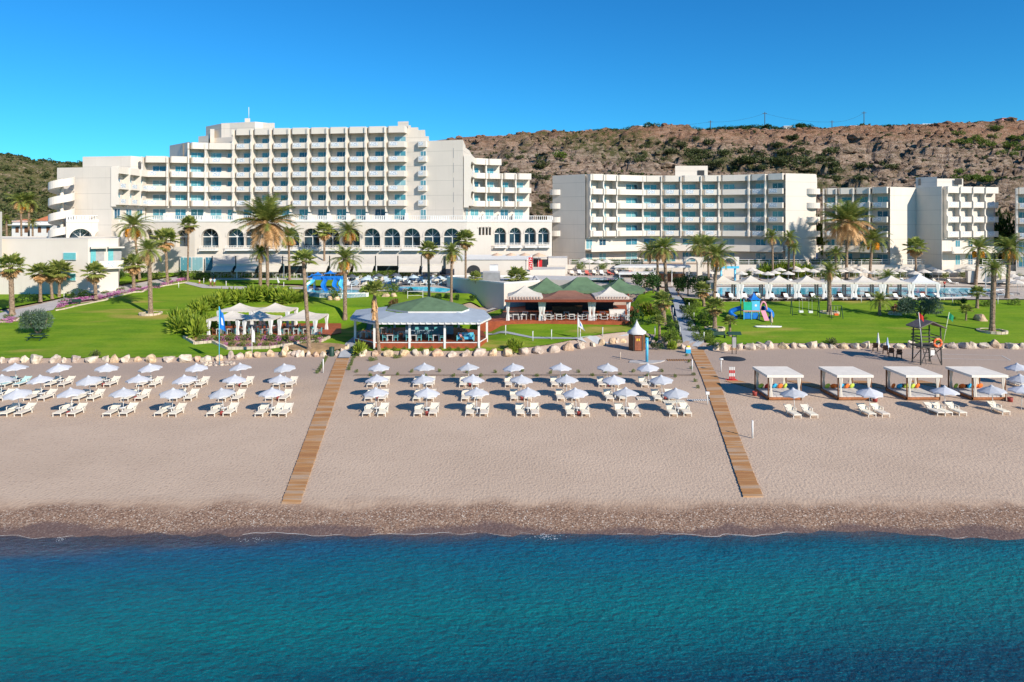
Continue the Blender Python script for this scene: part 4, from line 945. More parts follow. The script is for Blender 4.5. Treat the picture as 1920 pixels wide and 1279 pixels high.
kerbline('pale stone kerb along the winding flower bed on the left lawn', [(-5, 606), (32, 602), (36, 598)], .2)
kerbline('pale stone kerb edging the purple flowers above the left lawn', [(104, 583), (122, 580), (150, 573), (200, 563), (203, 560), (250, 549), (268, 548), (276, 542), (350, 530)], .2)
# hedges
def hedge(label, a, b_, h, w_=1.2, D=None, kind='hedge', n=None, zb=None):
    A = G(*a) if D is None else Vector((*P(a[0], D), zb)); B = G(*b_) if D is None else Vector((*P(b_[0], D), zb)); L = (B-A).length; n = n or int(L*220); rng = random.Random(a[0]); mb = MB(); d = (B-A)/L
    for i in range(n):
        t_ = rng.random()*L; y = rng.uniform(-1, 1); z = rng.random(); 
        if abs(y) < .7 and z < .8: y = math.copysign(rng.uniform(.7, 1), y)
        hh = h*(1+.12*noise.noise(Vector((t_*.7, 0, a[0])))); p = A+d*t_+Vector((-d.y, d.x, 0))*y*w_*.5+Vector((0, 0, z*hh)); l = .17
        v = Vector((rng.gauss(0, 1), rng.gauss(0, 1), rng.gauss(0, 1)+.5)).normalized(); s_ = v.cross(Vector((.3, 1, .2))).normalized(); mb.face([p-s_*l*.5, p+v*l, p+s_*l*.5, p-v*l*.4])
    return tag(mb.build('hedge', {'hedge': L_hedge, 'dark': L_dark}[kind]), label, 'hedge')
hedge('long clipped green hedge between the terrace restaurant and the pool loungers', (652, 525), (770, 520), 1.5)
hedge('green hedge behind the white railing below the hotel wing, left section', (1072, 0), (1205, 0), 1.2, 1.5, 151.5, zb=7.0, n=4500)
hedge('green hedge behind the white railing below the hotel wing, middle section', (1385, 0), (1510, 0), 1.0, 1.2, 151.5, 'dark', zb=7.0, n=3500)
hedge('dark hedge behind the white railing below the far right wing', (1520, 0), (1610, 0), 1.3, 1.4, 151.5, 'dark', zb=7.0, n=3500)
hedge('dark hedge between the railings in front of the far right wing', (1612, 0), (1650, 0), 1.4, 1.4, 151.3, 'dark', zb=7.0, n=1500)
hedge('dark hedge behind the railing at the right edge beyond the pool', (1835, 0), (1925, 0), 1.4, 1.4, 150.8, 'dark', zb=7.0, n=4000)
hl = [(1236, 560), (1250, 575), (1242, 590), (1255, 610), (1264, 612), (1250, 640), (1232, 655), (1300, 590), (1318, 598), (1322, 612), (1332, 640), (1345, 650), (1312, 622), (1290, 570), (1306, 575), (1322, 565), (1335, 585), (1290, 600), (1295, 612), (1300, 622), (1306, 634), (1285, 585), (1290, 590), (1315, 640), (1258, 620), (1262, 632), (1268, 645), (1252, 600), (1325, 634), (1310, 605), (1330, 600), (1326, 590), (1300, 580), (1295, 572), (1232, 580), (1228, 590), (1222, 608)]
for i, (px, py) in enumerate(hl): shrub('shrub', f'small green bush, {od(i+1)} of those lining the grey garden path and its palms', 'bush', px, py, 'hedge' if i % 3 else 'dark', random.uniform(.8, 1.2), random.uniform(.8, 1.4), group='bushes lining the grey garden path')
shrub('shrub', 'tall round dark green bush at the right corner of the tented taverna', 'bush', 1194, 612, 'dark', 1.3, 3.3)
shrub('shrub', 'reddish brown shrub beside the tall round bush right of the taverna', 'bush', 1218, 590, 'red', 1.4, 2.0)
shrub('shrub', 'bright green small shrub right of the tall round bush by the taverna', 'bush', 1213, 592, 'banana', 1.0, 1.6)
shrub('shrub', 'reddish brown shrub over white stones on the right lawn', 'bush', 1683, 585, 'red', 1.8, 1.6)
shrub('shrub', 'round dark green bush on orange rocks behind the bar roof', 'bush', 733, 550, 'hedge', 1.5, 1.9)
shrub('shrub', 'green bush on orange rocks beside the splash pool', 'bush', 630, 560, 'hedge', 1.3, 2.0)
shrub('shrub', 'dry brownish bush left of the green roofed bar', 'bush', 735, 575, 'red', 1.1, 1.5)
shrub('shrub', 'spiky green bush between the boulders right of the bar', 'bush', 965, 658, 'banana', .9, 1.2)
shrub('shrub', 'bush hanging over the boulders at the front of the left lawn', 'bush', 180, 668, 'scrub', .8, .9)
shrub('shrub', 'grey green bush on the boulders of the right lawn, left of the closed parasol', 'bush', 1560, 645, 'scrub', 1.0, 1.0)
shrub('shrub', 'bright lime bush by the top of the left boardwalk', 'bush', 672, 664, 'banana', .9, 1.2)
shrub('shrub', 'leafy bush trailing over rocks below the ragged palm', 'bush', 699, 676, 'hedge', .7, .5)
shrub('shrub', 'leafy bush trailing over rocks left of the bar front', 'bush', 745, 671, 'hedge', .7, .5)
shrub('shrub', 'lime bush on the rocks beside the blue shower', 'bush', 1258, 655, 'banana', .7, .9)
for i in range(5): shrub('shrub', f'bright green broad leaved bush on the pool terrace, {od(i+1)} from the left', 'bush', 1440+17*i, 520, 'banana', 1.8, 2.2+.4*(i == 2), group='bright bushes on the pool terrace')
for i, (px, py) in enumerate(((815, 565), (825, 562), (838, 560), (858, 562), (885, 564), (905, 566), (925, 568))): shrub('shrub', f'dark bush along the shaded service wall, {od(i+1)} from the left', 'bush', px, py, 'dark', .8, 1.1, group='dark bushes along the service wall')
for i in range(14): shrub('shrub', f'small green bush against the red base of the bar, {od(i+1)} from the left', 'bush', 672+17*i, 657, 'hedge', .35, .55, group='small bushes along the bar base')
for i in range(12): shrub('shrub', f'green bush in the garden behind the annex and by the arches, {od(i+1)} from the left', 'bush', [10, 30, 50, 75, 90, 215, 225, 268, 292, 340, 362, 385][i], 450 if i < 5 else 520+2*(i % 3), 'dark' if i % 2 else 'hedge', 1.8, 1.6, group='bushes round the annex', pos=None if i > 4 else (*P([10, 30, 50, 75, 90][i], 158), 6.3))
shrub('shrub', 'dark rounded bush on the left path below the annex', 'bush', 150, 560, 'dark', 2.0, 1.8); shrub('shrub', 'dark rounded bush left of the annex fan palms', 'bush', 58, 566, 'dark', 2.0, 1.5)
# tiny plants on the mat and beside the boardwalks
for i in range(44):
    if i < 24: px, py = 668+26*i, 699+7*(i % 2)+random.uniform(-2, 2)
    else:
        j = i-24; px, py = ((612-2.4*j, 672+4*j) if j < 8 else (663-2.0*(j-8), 672+4.5*(j-8)) if j < 14 else (1288+4*(j-14), 668+12*(j-14)))
    shrub('seedling', f'tiny green seedling in the sand, {od(i+1)} in the planted rows', 'plant', px, py, 'hedge', .26, .42, group='seedlings planted in the sand')
for i, (px, D, k_) in enumerate([(1212, 148.6, 'hedge'), (1232, 148.4, 'dark'), (1258, 148.6, 'hedge'), (1398, 148.5, 'dark'), (1540, 148.6, 'hedge'), (1566, 148.4, 'banana'), (1600, 148.6, 'hedge'), (1648, 148.5, 'hedge'), (1690, 148.4, 'hedge'), (1735, 148.6, 'dark'), (1770, 148.5, 'hedge'), (1812, 148.5, 'hedge'), (1850, 148.4, 'dark'), (1880, 148.6, 'hedge'), (1910, 148.4, 'hedge'), (1090, 148.5, 'hedge'), (1130, 148.5, 'hedge'), (1165, 148.5, 'dark')]):
    x, y = P(px, D); shrub('shrub', f'bush at the foot of the long retaining wall, {od(i+1) if i < 15 else ["nearest the ramp", "left of the pool bar", "beside the pool bar"][i-15]}{" from the gateway side" if i < 15 else ""}', 'bush', 0, 0, k_, 1.4, 1.5, pos=(x, y, zt(x, y)), group='bushes along the retaining wall')
for i, (px, py, k_) in enumerate([(945, 560, 'hedge'), (985, 556, 'dark'), (1012, 548, 'hedge'), (1150, 552, 'hedge'), (1175, 552, 'dark'), (1060, 540, 'hedge'), (560, 556, 'hedge'), (700, 548, 'hedge'), (688, 552, 'banana'), (765, 552, 'hedge'), (1420, 566, 'hedge'), (1528, 566, 'hedge'), (1700, 570, 'hedge'), (1800, 572, 'dark'), (1850, 575, 'hedge'), (1900, 572, 'hedge')]):
    shrub('shrub', 'leafy bush '+['behind the taverna corner palm', 'behind the left green tent', 'between service wall and green tents', 'behind the right green tent', 'right of the last green tent', 'on the ramp behind the green tents', 'left of the splash pool', 'right of the splash pool', 'low and bright right of the splash pool', 'left of the white garden gate', 'in front of the second pool cabana', 'in front of the fourth pool cabana', 'beside the red shrub and pool cabanas', 'right of the last pool cabana', 'left of the wrapped trunk palm', 'on the lawn edge near the right side'][i], 'bush', px, py, k_, 1.1, 1.2)
# dark trees between and beside the wings, with trunks
tl = [(1530, 148.5+12, 10, 4.5), (1522, 166, 12, 4), (1540, 168, 11, 4), (1885, 160, 12, 4.5), (1878, 168, 14, 5), (1896, 164, 10, 4), (1872, 158, 8, 3), (1014, 172, 7, 3), (1026, 176, 6, 3)]
for i, (px, D, h_, w_) in enumerate(tl):
    x, y = P(px, D); o = thing('bushy_tree', f'dark bushy tree {["in the gap between the two right wings", "in the gap left of the cut off wing", "on the slope right of the large hotel"][0 if i < 3 else 1 if i < 7 else 2]}, {["middle height", "left and highest", "right and most distant", "middle one", "left and tallest", "rightmost", "lowest", "left one", "right one"][i]}', 'tree', (x, y, 7), group=['trees in the gap between the right wings', 'trees beside the cut off wing', 'trees right of the large hotel'][0 if i < 3 else 1 if i < 7 else 2])
    MB().tube([(0, 0, -2), (0, 0, h_*.6)], .25, 6).build('trunk', M_bark, o); inst('crown', CL['dark' if i % 2 else 'hedge'][i % 2], o, (0, 0, h_*.15), i, (w_*.8, w_*.8, h_*.8))
# shrubs on the hills : individual larger ones
rng = random.Random(77); hs_ = []
def hb(n, x0, x1, y0, y1, s0, s1, kind='scrub'):
    for _ in range(n): hs_.append((rng.uniform(x0, x1), rng.uniform(y0, y1), rng.uniform(s0, s1), kind))
hb(1, 1045, 1048, 298, 302, 4.2, 4.4, 'scrubg'); hb(22, 1190, 1330, 268, 305, 2.0, 3.6); hb(44, 1290, 1510, 292, 322, 2.4, 4.2); hb(10, 1450, 1500, 260, 300, 2, 4); hb(12, 1500, 1570, 268, 330, 2.5, 4.5)  # last group of dark bushes also stands in for the cliff's shade
hb(12, 1560, 1680, 305, 340, 2.0, 3.6); hb(14, 1790, 1870, 254, 282, 2.0, 3.2, 'scrubg'); hb(12, 1860, 1920, 262, 300, 2.2, 3.8, 'scrubg'); hb(10, 1800, 1860, 320, 345, 1.8, 3.0, 'scrubg')
hb(16, 945, 1040, 292, 345, 1.5, 2.8); hb(10, 1000, 1040, 350, 400, 1.5, 2.6); hb(40, 0, 155, 300, 400, 1.6, 3.4); hb(18, 880, 1900, 252, 345, 1.2, 2.0)
for px, ww in ((1105, .8), (1150, .9), (1165, .8), (1195, 1), (1212, 1), (1275, 1.1), (1288, .9), (1312, 1), (1335, 1), (1352, 1.1), (1370, 1.2), (1389, 1.2), (1406, 1.2), (1422, 1.2), (1440, 1.2), (1462, 1.0), (1475, .7), (1530, 1), (1120, 1), (1135, 1), (1180, 1.3), (1228, 1.9), (1240, 1.2), (1260, 1), (1300, 1.1), (1325, 1), (1345, 1.2), (1362, 1.3), (1380, 1.4), (1398, 1.5), (1415, 1.4), (1430, 1.5), (1448, 1.3), (1490, 1.6), (1505, 1.8), (1518, 1.6), (1590, 1.3), (1608, 1.5), (1625, 1.2), (1655, 1.4), (1668, 1.1), (1775, .9), (1840, .8)):
    hs_.append((px, 'crest', ww*2.9, 'dark'))
HN = {}; HL = {}
for x, y, s_, k in sorted(hs_, key=lambda q: q[0]):
    if y == 'crest': X = (x-960)*(YC+3)/FPX; p = Vector((X, YC+3, hillz(X, YC+3)-.2)); nm = 'tree on the skyline of the hill'
    else: p = hill_pt(x, y); nm = 'round scrub bush growing on the rocky hillside'
    if y != 'crest' and x < 160: nm = 'scrub bush growing on the green left hillside'
    kk = (k, y == 'crest', x < 160, x//250); HN[kk] = HN.get(kk, 0)+1
    wh = ('' if x < 160 else ' above '+('the stepped right side of the large hotel' if x < 1000 else 'the gap and left end of the wing' if x < 1180 else 'the rooftop box wing' if x < 1530 else 'the far right wing' if x < 1860 else 'the right edge'))
    lab_ = f'{"bright" if k == "scrubg" else "dark"} {"skyline tree" if y == "crest" else "scrub bush"}{" on the green left hillside" if x < 160 else wh}'; HL[lab_] = HL.get(lab_, 0)+1; lab_ += f', {od(HL[lab_])} from the left'
    shrub('hill_bush' if y != 'crest' else 'skyline_tree', lab_, 'bush' if y != 'crest' else 'tree', 0, 0, k, s_, s_*.8, pos=p, sink=.3, group=f'{"bright" if k == "scrubg" else "dark"} {nm}s')
# small scrub nobody could count
mb = MB(); 
for i in range(7500):
    px = rng.uniform(-40, 1960); 
    if 160 < px < 860 and rng.random() < .9: continue
    Y = rng.uniform(180, 334) if rng.random() < .86 else rng.uniform(326, 338)
    if 1180 < px < 1560 and rng.random() < .5: Y = rng.uniform(235, 300)
    X = (px-960)*Y/FPX
    if px > 500 and noise.noise(Vector((X*.02, Y*.02, 5))) < -.10 and rng.random() < .85: continue
    z = hillz(X, Y); s_ = rng.uniform(.35, 1.0)*(1.5 if px < 160 else 1)
    for k in range(9):
        d = Vector((rng.gauss(0, 1), rng.gauss(0, 1), abs(rng.gauss(0, 1)))).normalized(); q = Vector((X, Y, z))+d*s_*.7; a = d.cross(Vector((.3, .2, 1))).normalized()*s_*.5; mb.face([q-a, q+d*s_*.4, q+a, q-Vector((0, 0, s_*.4))])
tag(mb.build('hillside_scrub', L_scrub), kind='stuff')

# loose rock on the hillside, one mass
mb = MB(); rr2 = random.Random(12); bm = bmesh.new(); bmesh.ops.create_icosphere(bm, subdivisions=1, radius=1); IV = [v.co.copy() for v in bm.verts]; IF = [tuple(v.index for v in f.verts) for f in bm.faces]; bm.free()
for i in range(5200):
    px = rr2.uniform(840, 1950) if i % 9 else rr2.uniform(-30, 170)
    Y = rr2.uniform(178, 333); X = (px-960)*Y/FPX; nn_ = noise.noise(Vector((X*.03, Y*.05, 9)))
    if nn_ < -.12: continue
    s_ = rr2.uniform(.4, 1.3)*(1.9 if rr2.random() < .12 else 1); z = hillz(X, Y); M_ = Matrix.Rotation(rr2.uniform(0, 6), 3, 'Z'); b = len(mb.v); sx, sy, sz = s_*rr2.uniform(.9, 1.9), s_, s_*rr2.uniform(.45, .9)
    for v in IV:
        q = M_ @ Vector((v.x*sx*rr2.uniform(.75, 1.1), v.y*sy, v.z*sz*rr2.uniform(.8, 1.1))); mb.v.append((X+q.x, Y+q.y, z+q.z))
    for f in IF: mb.f.append(tuple(b+k for k in f)); mb.m.append(0); mb.sm.append(False)
tag(mb.build('hillside_rocks', M_hill), kind='stuff')
# ------------------------------------------------------------ boulders
def rock_data(seed, m):
    bm = bmesh.new(); bmesh.ops.create_icosphere(bm, subdivisions=3, radius=1)
    rr = random.Random(seed); o = Vector((seed*7.3, 0, 0)); pl = [Vector((rr.gauss(0, 1), rr.gauss(0, 1), rr.gauss(0, .8))).normalized() for _ in range(12)]
    for v in bm.verts:
        p = v.co.copy()
        for q in pl:
            d = p.dot(q); 
            if d > .58: p -= q*(d-.58)*.9
        v.co = p*(1+.14*noise.noise(p*1.6+o)+.07*noise.noise(p*5+o))
    me = bpy.data.meshes.new('boulder'); bm.to_mesh(me); bm.free(); me.materials.append(m); return me
ROCK = [rock_data(s, M_stone) for s in range(1, 7)]; ROCKO = [rock_data(s, M_stoneo) for s in range(8, 11)]
rg = random.Random(3); ROWN = {}
def boulder(x, y, rx, rz, row, adj=None, och=False):
    ROWN[row] = ROWN.get(row, 0)+1; n = ROWN[row]
    o = inst('boulder', rg.choice(ROCKO if och else ROCK), None, (x, y, zt(x, y-.6)+rz*.35), (rg.uniform(-.2, .2), rg.uniform(-.2, .2), rg.uniform(0, 6)), (rx, rx*.75, rz))
    tag(o, f'{"ochre" if och else "pale"} {adj or ("large" if rx > .85 else "small" if rx < .5 else "rounded")} boulder, {od(n)} from the left {row}', 'boulder', 'retaining boulders '+row)
def row(px0, px1, name, py=None):
    px = px0
    while px < px1:
        a, b_ = (px-960), 1; Y = 85.
        for _ in range(12): Y = yr(a*Y/FPX)
        w_ = rg.uniform(.48, 1.1); s_ = FPX/Y; px += w_*s_; X = (px-960)*Y/FPX
        boulder(X, Y+rg.uniform(-.15, .35), w_, rg.uniform(.55, .88)*(.75+.3*w_), name, och=rg.random() < .22); px += w_*s_*.88
row(-8, 545, 'in the row edging the left lawn')
for a in range(14):
    t_ = PI*1.02+PI*.98*a/13; c = G(583, 664); boulder(c.x+3.9*math.cos(t_)+.2, c.y+1.6+2.1*math.sin(t_), rg.uniform(.4, .62), rg.uniform(.5, .7), 'in the curved row round the leaning palm', och=a % 5 == 2)
cc = G(583, 664); drape('palm_bed_soil', [(cc.x+.2+3.8*math.cos(t_*PI/8), cc.y+1.7+1.9*math.sin(t_*PI/8)) for t_ in range(16)], .22, M_straw, .8)
row(668, 1150, 'in the row below the bar')
for px, py, w_ in ((1240, 645, .8), (1258, 648, .9), (1225, 640, .7), (1272, 652, .7), (1281, 655, .5), (1155, 640, .6), (1168, 640, .6)): p = G(px, py); boulder(p.x, p.y, w_, .6, 'between hut and grey path', och=px % 2 == 0)
row(1335, 1925, 'in the row edging the right lawn')
row(1345, 1425, 'in the low wall under the notice board')
for px, py, w_, lab in ((1837, 601, 1.25, 'largest brown boulder standing alone on the right lawn'), (723, 556, .9, 'orange rock under the round bush behind the bar'), (738, 556, .8, 'smaller orange rock under the round bush behind the bar'), (618, 562, .8, 'orange rock beside the splash pool, left one'), (632, 563, .8, 'orange rock beside the splash pool, right one'), (1672, 590, .7, 'white stone under the reddish shrub, left one'), (1684, 591, .7, 'white stone under the reddish shrub, right one'), (1268, 600, .6, 'grey rock beside the grey path')):
    p = G(px, py); tag(inst('boulder', (ROCKO if 'orange' in lab or 'brown' in lab else ROCK)[0], None, p+Vector((0, 0, .25*w_)), (0, 0, px), (w_, w_*.8, w_*.8)), lab, 'boulder')
for k in range(16): 
    a = 2*PI*k/16; p = G(410, 683); tag(inst('boulder', ROCK[k % 6], None, p+Vector((1.7*math.cos(a), .8*math.sin(a), .06)), (0, 0, k), (.35, .28, .2)), f'small white stone round the blue flagpole, {od(k+1)} anticlockwise from the right', 'stone', 'stones round the blue flagpole')
# ------------------------------------------------------------ beach furniture
def lounger_proto(mm):
    root = thing('sun_lounger', 'x', 'sun lounger'); f = MB(); w_ = .32
    for s_ in (-1, 1): f.box(s_*w_-.03, s_*w_+.03, 0, 1.3, .27, .33)
    f.box(-w_, w_, -.03, .03, .271, .331); f.box(-w_, w_, 1.22, 1.28, .26, .32)
    f.build('frame', M_lounge, root)
    lg = box(-.028, .028, -.03, .03, 0, .28).data('leg', M_lounge)
    for x in (-w_, w_):
        for y in (.06, 1.3): inst('leg', lg, root, (x, y, 0))
    st = MB()
    for i in range(9): st.box(-w_+.03, w_-.03, .04+i*.135, .04+i*.135+.118, .332, .352)
    st.build('seat', mm, root)
    bk = MB(); M_ = Matrix.Translation((0, 1.26, .33)) @ Matrix.Rotation(R(33), 4, 'X'); bk.box(-w_, w_, 0, .68, 0, .03, 0, M_); bk.box(-w_-.03, -w_+.02, 0, .72, -.03, .05, 0, M_); bk.box(w_-.02, w_+.03, 0, .72, -.03, .05, 0, M_)
    bk.build('backrest', mm, root)
    for x in (-1, 1):
        a = MB(); a.box(x*.36-.03, x*.36+.03, 1.0, 1.5, .55, .59).box(x*.36-.025, x*.36+.025, 1.0, 1.05, .3, .55); a.build('armrest', M_lounge, root)
    bl_ = MB(); bl_.tube([(-.2, 1.72, .0), (-.2, 1.66, .56)], .02, 5).tube([(.2, 1.72, .0), (.2, 1.66, .56)], .02, 5); bl_.build('back_support', M_lounge, root)
    return root
PL = lounger_proto(M_loungem); PLb = None
used = False
def lounger(x, y, label, group, rz=0, turq=False, z=None):
    global used, PLb
    if turq:
        if PLb is None: PLb = lounger_proto(M_loungeb); o = PLb
        else: o = copy_tree(PLb)
    else:
        o = PL if not used else copy_tree(PL); used = True
    o.location = (x, y, zt(x, y) if z is None else z); o.rotation_euler = (0, 0, rz); tag(o, label, None, group); return o
def umb_proto():
    root = thing('beach_umbrella', 'x', 'beach umbrella'); n = 8; r = 1.12; zt_ = 2.12; ze = 1.66
    m = MB(); P_ = [(r*math.cos(2*PI*(i+.5)/n), r*math.sin(2*PI*(i+.5)/n), ze) for i in range(n)]
    for i in range(n):
        a, b_ = Vector(P_[i]), Vector(P_[(i+1) % n]); mid = (a+b_)*.5+Vector((0, 0, .05)); mid.x *= .97; mid.y *= .97; top = Vector((0, 0, zt_)); ha = top.lerp(a, .5)+Vector((0, 0, .035)); hb_ = top.lerp(b_, .5)+Vector((0, 0, .035))
        m.face([top, ha, hb_]); m.face([ha, a, mid]); m.face([ha, mid, hb_]); m.face([hb_, mid, b_])
        for p, q in ((a, mid), (mid, b_)): m.face([p, p-Vector((0, 0, .11)), q-Vector((0, 0, .11)), q])
    cn = m.build('canopy', M_umb, root)
    MB().lathe([(0, 2.24), (.05, 2.2), (.16, 2.10), (.22, 2.05)], 8).build('cap', M_umb, cn)
    rb = MB()
    for i in range(n): a = 2*PI*(i+.5)/n; rb.tube([(0, 0, 2.06), (r*.97*math.cos(a), r*.97*math.sin(a), ze-.01)], .012, 4)
    rb.build('ribs', M_metal, root); MB().tube([(0, 0, -.1), (0, 0, 2.14)], .027, 8).build('pole', M_white, root); return root
UM = umb_proto(); uu = [False]
def umbrella(x, y, label, group):
    o = UM if not uu[0] else copy_tree(UM); uu[0] = True; o.location = (x, y, zt(x, y)); o.rotation_euler = (rg.uniform(-.09, .09), rg.uniform(-.12, .06), rg.uniform(0, .7)); tag(o, label, None, group); return o
tb_ = thing('side_table', 'x', 'side table'); MB().lathe([(.03, .5), (.27, .5), (.27, .53), (.03, .53)], 12).build('table_top', M_white, tb_); MB().lathe([(.05, 0), (.045, .5)], 8).lathe([(.2, .02), (.05, .06)], 8).build('pedestal', M_white, tb_)
tbu = [False]
def side_table(x, y, label, group):
    o = tb_ if not tbu[0] else copy_tree(tb_); tbu[0] = True; o.location = (x, y, zt(x, y)); tag(o, label, None, group)
YR = {'back': 70.0, 'middle': 64.7, 'front': 59.7}
blocks = {'left block': {'back': (31, 115, 200, 285, 370, 453, 537), 'middle': (2, 79, 171, 260, 349, 438, 524), 'front': (38, 136, 231, 323, 420, 510)},
          'middle block': {'back': (711, 796, 880, 966, 1050, 1137, 1217), 'middle': (708, 797, 885, 976, 1063, 1152, 1242), 'front': (706, 800, 894, 989, 1081, 1174, 1270)}}
bin_m = mat('red_brown_bag', (.30, .05, .04), .6, .3, 3)
for bn, rows in blocks.items():
    for rn, pxs in rows.items():
        for i, px in enumerate(pxs):
            Y = YR[rn]; X = (px-960)*Y/FPX; wh = f'{od(i+1)} umbrella from the left, {rn} row, {bn}'; g_ = f'{rn} row, {bn}'
            umbrella(X, Y, f'pale blue grey beach umbrella, {od(i+1)} from the left, {g_}', 'umbrellas of the '+g_)
            side_table(X+.04, Y-.22, f'round white table at the {wh}', 'side tables of the '+g_)
            if (i*7+len(rn)) % 3 == 0:
                tag(MB().lathe([(0, 0), (.13, .0), (.17, .32), (.15, .32), (.1, .05)], 10).build('waste_basket', bin_m, None, (X+.12, Y-.75, zt(X, Y))), f'small red basket under the {wh}', 'basket', 'baskets of the '+g_)
            offs = [-.62, .66]+([1.34] if rn == 'front' and px == 510 else [])
            for j, dx in enumerate(offs):
                turq = rn == 'back' and px == 31
                lounger(X+dx+rg.uniform(-.05, .05), Y-1.25+rg.uniform(-.1, .1), f'{"pale turquoise" if turq else "cream"} sun lounger {["left", "right", "far right"][j]} of the {wh}', 'loungers of the '+g_, rg.uniform(-.04, .04), turq)
rr_ = [(1491, 59.6, (-.45, .95)), (1631, 59.9, (-.6, .55)), (1772, 60.3, (-1.3, -.65, .55)), (1863, 60.6, (.0,)), (1915, 60.6, (1.2,)), (1911, 70.0, (-.6, .6)), (1917, 65.0, (.7,))]
for i, (px, Y, offs) in enumerate(rr_):
    X = (px-960)*Y/FPX; wh = ['beach umbrella before the first cabana', 'beach umbrella before the second cabana', 'beach umbrella before the third cabana', 'beach umbrella before the fourth cabana', 'front row umbrella cut by the right edge', 'beach umbrella furthest back at the right edge', 'beach umbrella in the middle row at the right edge'][i]
    umbrella(X, Y, 'pale blue grey '+wh, 'umbrellas on the right')
    for j, dx in enumerate(offs): lounger(X+dx, Y-1.6 if i < 5 else Y-1.3, f'cream sun lounger {["left of", "second at", "right of"][j]} the {wh}', 'loungers on the right', R(4))
# ------------------------------------------------------------ beach cabanas
def drapery(mb, x, y, z0, z1, w_=.28, d=.10, mi=0, tie=.45):
    n = 10; rows = [(z1, 1.0), (lerp(z0, z1, .75), .8), (lerp(z0, z1, tie), .38), (lerp(z0, z1, .25), .6), (z0, .75)]
    for (za, wa), (zb, wb) in zip(rows, rows[1:]):
        for i in range(n):
            a, b_ = 2*PI*i/n, 2*PI*(i+1)/n; f = lambda t_, w2, z: (x+w2*w_*math.cos(t_)*(1+.15*math.cos(5*t_)), y+w2*d*math.sin(t_)*(1+.2*math.sin(4*t_)), z)
            mb.face([f(a, wb, zb), f(b_, wb, zb), f(b_, wa, za), f(a, wa, za)], mi, True)
def cushion(x, y, z, s_, m, parent, nm='cushion'):
    bm = bmesh.new(); bmesh.ops.create_icosphere(bm, subdivisions=2, radius=1); me = bpy.data.meshes.new(nm); bm.to_mesh(me); bm.free(); me.materials.append(m); me.polygons.foreach_set('use_smooth', [True]*len(me.polygons))
    o = inst(nm, me, parent, (x, y, z), (.5, 0, rg.uniform(0, 1)), (s_, s_*.45, s_*.8)); return o
cabs = [(1440, 'first', (M_lime, M_redf, M_turq, M_orangef, M_lime)), (1571, 'second', (M_lime, M_orangef, M_turq, M_orangef, M_lime)), (1700, 'third', (M_orangef, M_turq, M_lime, M_lime, M_orangef)), (1823, 'fourth', (M_lime, M_orangef, M_turq, M_orangef, M_orangef))]
for ci, (px, nm, cols) in enumerate(cabs):
    Y = 63.8; X = (px-960)*Y/FPX; Wd, Dp2 = 3.1, 3.6
    r_ = thing('beach_cabana', f'wooden beach day bed under a white canopy, {nm} of four from the boardwalk', 'beach cabana', (X, Y, 0), 0, 'beach cabanas')
    pf = MB(); pf.box(0, Wd, 0, Dp2, .08, .30); pf.build('platform', mat('orange_brown_wood', (.34, .13, .05), .6, .3, 3) if ci == 0 else bpy.data.materials['orange_brown_wood'], r_)
    ms = MB(); 
    for i in range(4): ms.box(.1+i*.735, .1+i*.735+.70, .08, Dp2-.3, .303, .42)
    ms.build('mattress', mat('grey_mattress', (.52, .50, .48), .9, .08, 3) if ci == 0 else bpy.data.materials['grey_mattress'], r_)
    for x, y in ((.05, .05), (Wd-.05, .05), (.05, Dp2-.05), (Wd-.05, Dp2-.05)): box(x-.05, x+.05, y-.05, y+.05, 0, 2.28).build('post', M_brown, r_)
    cn = MB(); cn.box(-.12, Wd+.12, -.12, Dp2+.12, 2.28, 2.36)
    for a in ((-.12, Wd+.12, -.14, -.12), (-.12, Wd+.12, Dp2+.12, Dp2+.14)): cn.box(a[0], a[1], a[2], a[3], 2.14, 2.365)
    for x in (-.14, Wd+.12): cn.box(x, x+.02, -.12, Dp2+.12, 2.14, 2.362)
    cn.build('canopy', mat('offwhite_canvas', (.78, .71, .61), .8, .08, 1.5) if ci == 0 else bpy.data.materials['offwhite_canvas'], r_)
    for x, y in ((.26, .0), (Wd-.26, .0), (.26, Dp2-.1), (Wd-.26, Dp2-.1)):
        c_ = MB(); drapery(c_, x, y, .35, 2.2, .2, .1); c_.build('curtain', M_canvas, r_)
    for i, m_ in enumerate(cols): cushion(.45+i*.52+(.25 if i > 1 else 0), Dp2-.55-.1*(i % 2), .64, .34, m_, r_)
    cs = MB(); cs.box(1.1, 2.0, Dp2-.4, Dp2-.15, .42, .7); cs.build('headboard', M_wicker, r_)
    rp = MB()   # timber ramp to the mat
    for k in range(18): t_ = k/18; rp.box(.3-2.0*t_, 1.9-2.0*t_, Dp2+.3+t_*3.9, Dp2+.3+t_*3.9+.19, .02, .07)
    tag(rp.build('timber_ramp', M_bw, None, (X, Y, 0)), f'slatted timber ramp leading back from the {nm} beach cabana', 'ramp', 'ramps behind the beach cabanas')
    if ci in (0, 1, 3):
        bx = X+(-.6 if ci == 0 else Wd+.1); tag(MB().lathe([(0, 0), (.2, 0), (.24, .4), (.21, .4), (.18, .05)], 10).build('waste_basket', bin_m, None, (bx, Y+(1.8 if ci == 0 else -.4), 0)), f'red basket beside the {nm} beach cabana', 'basket')
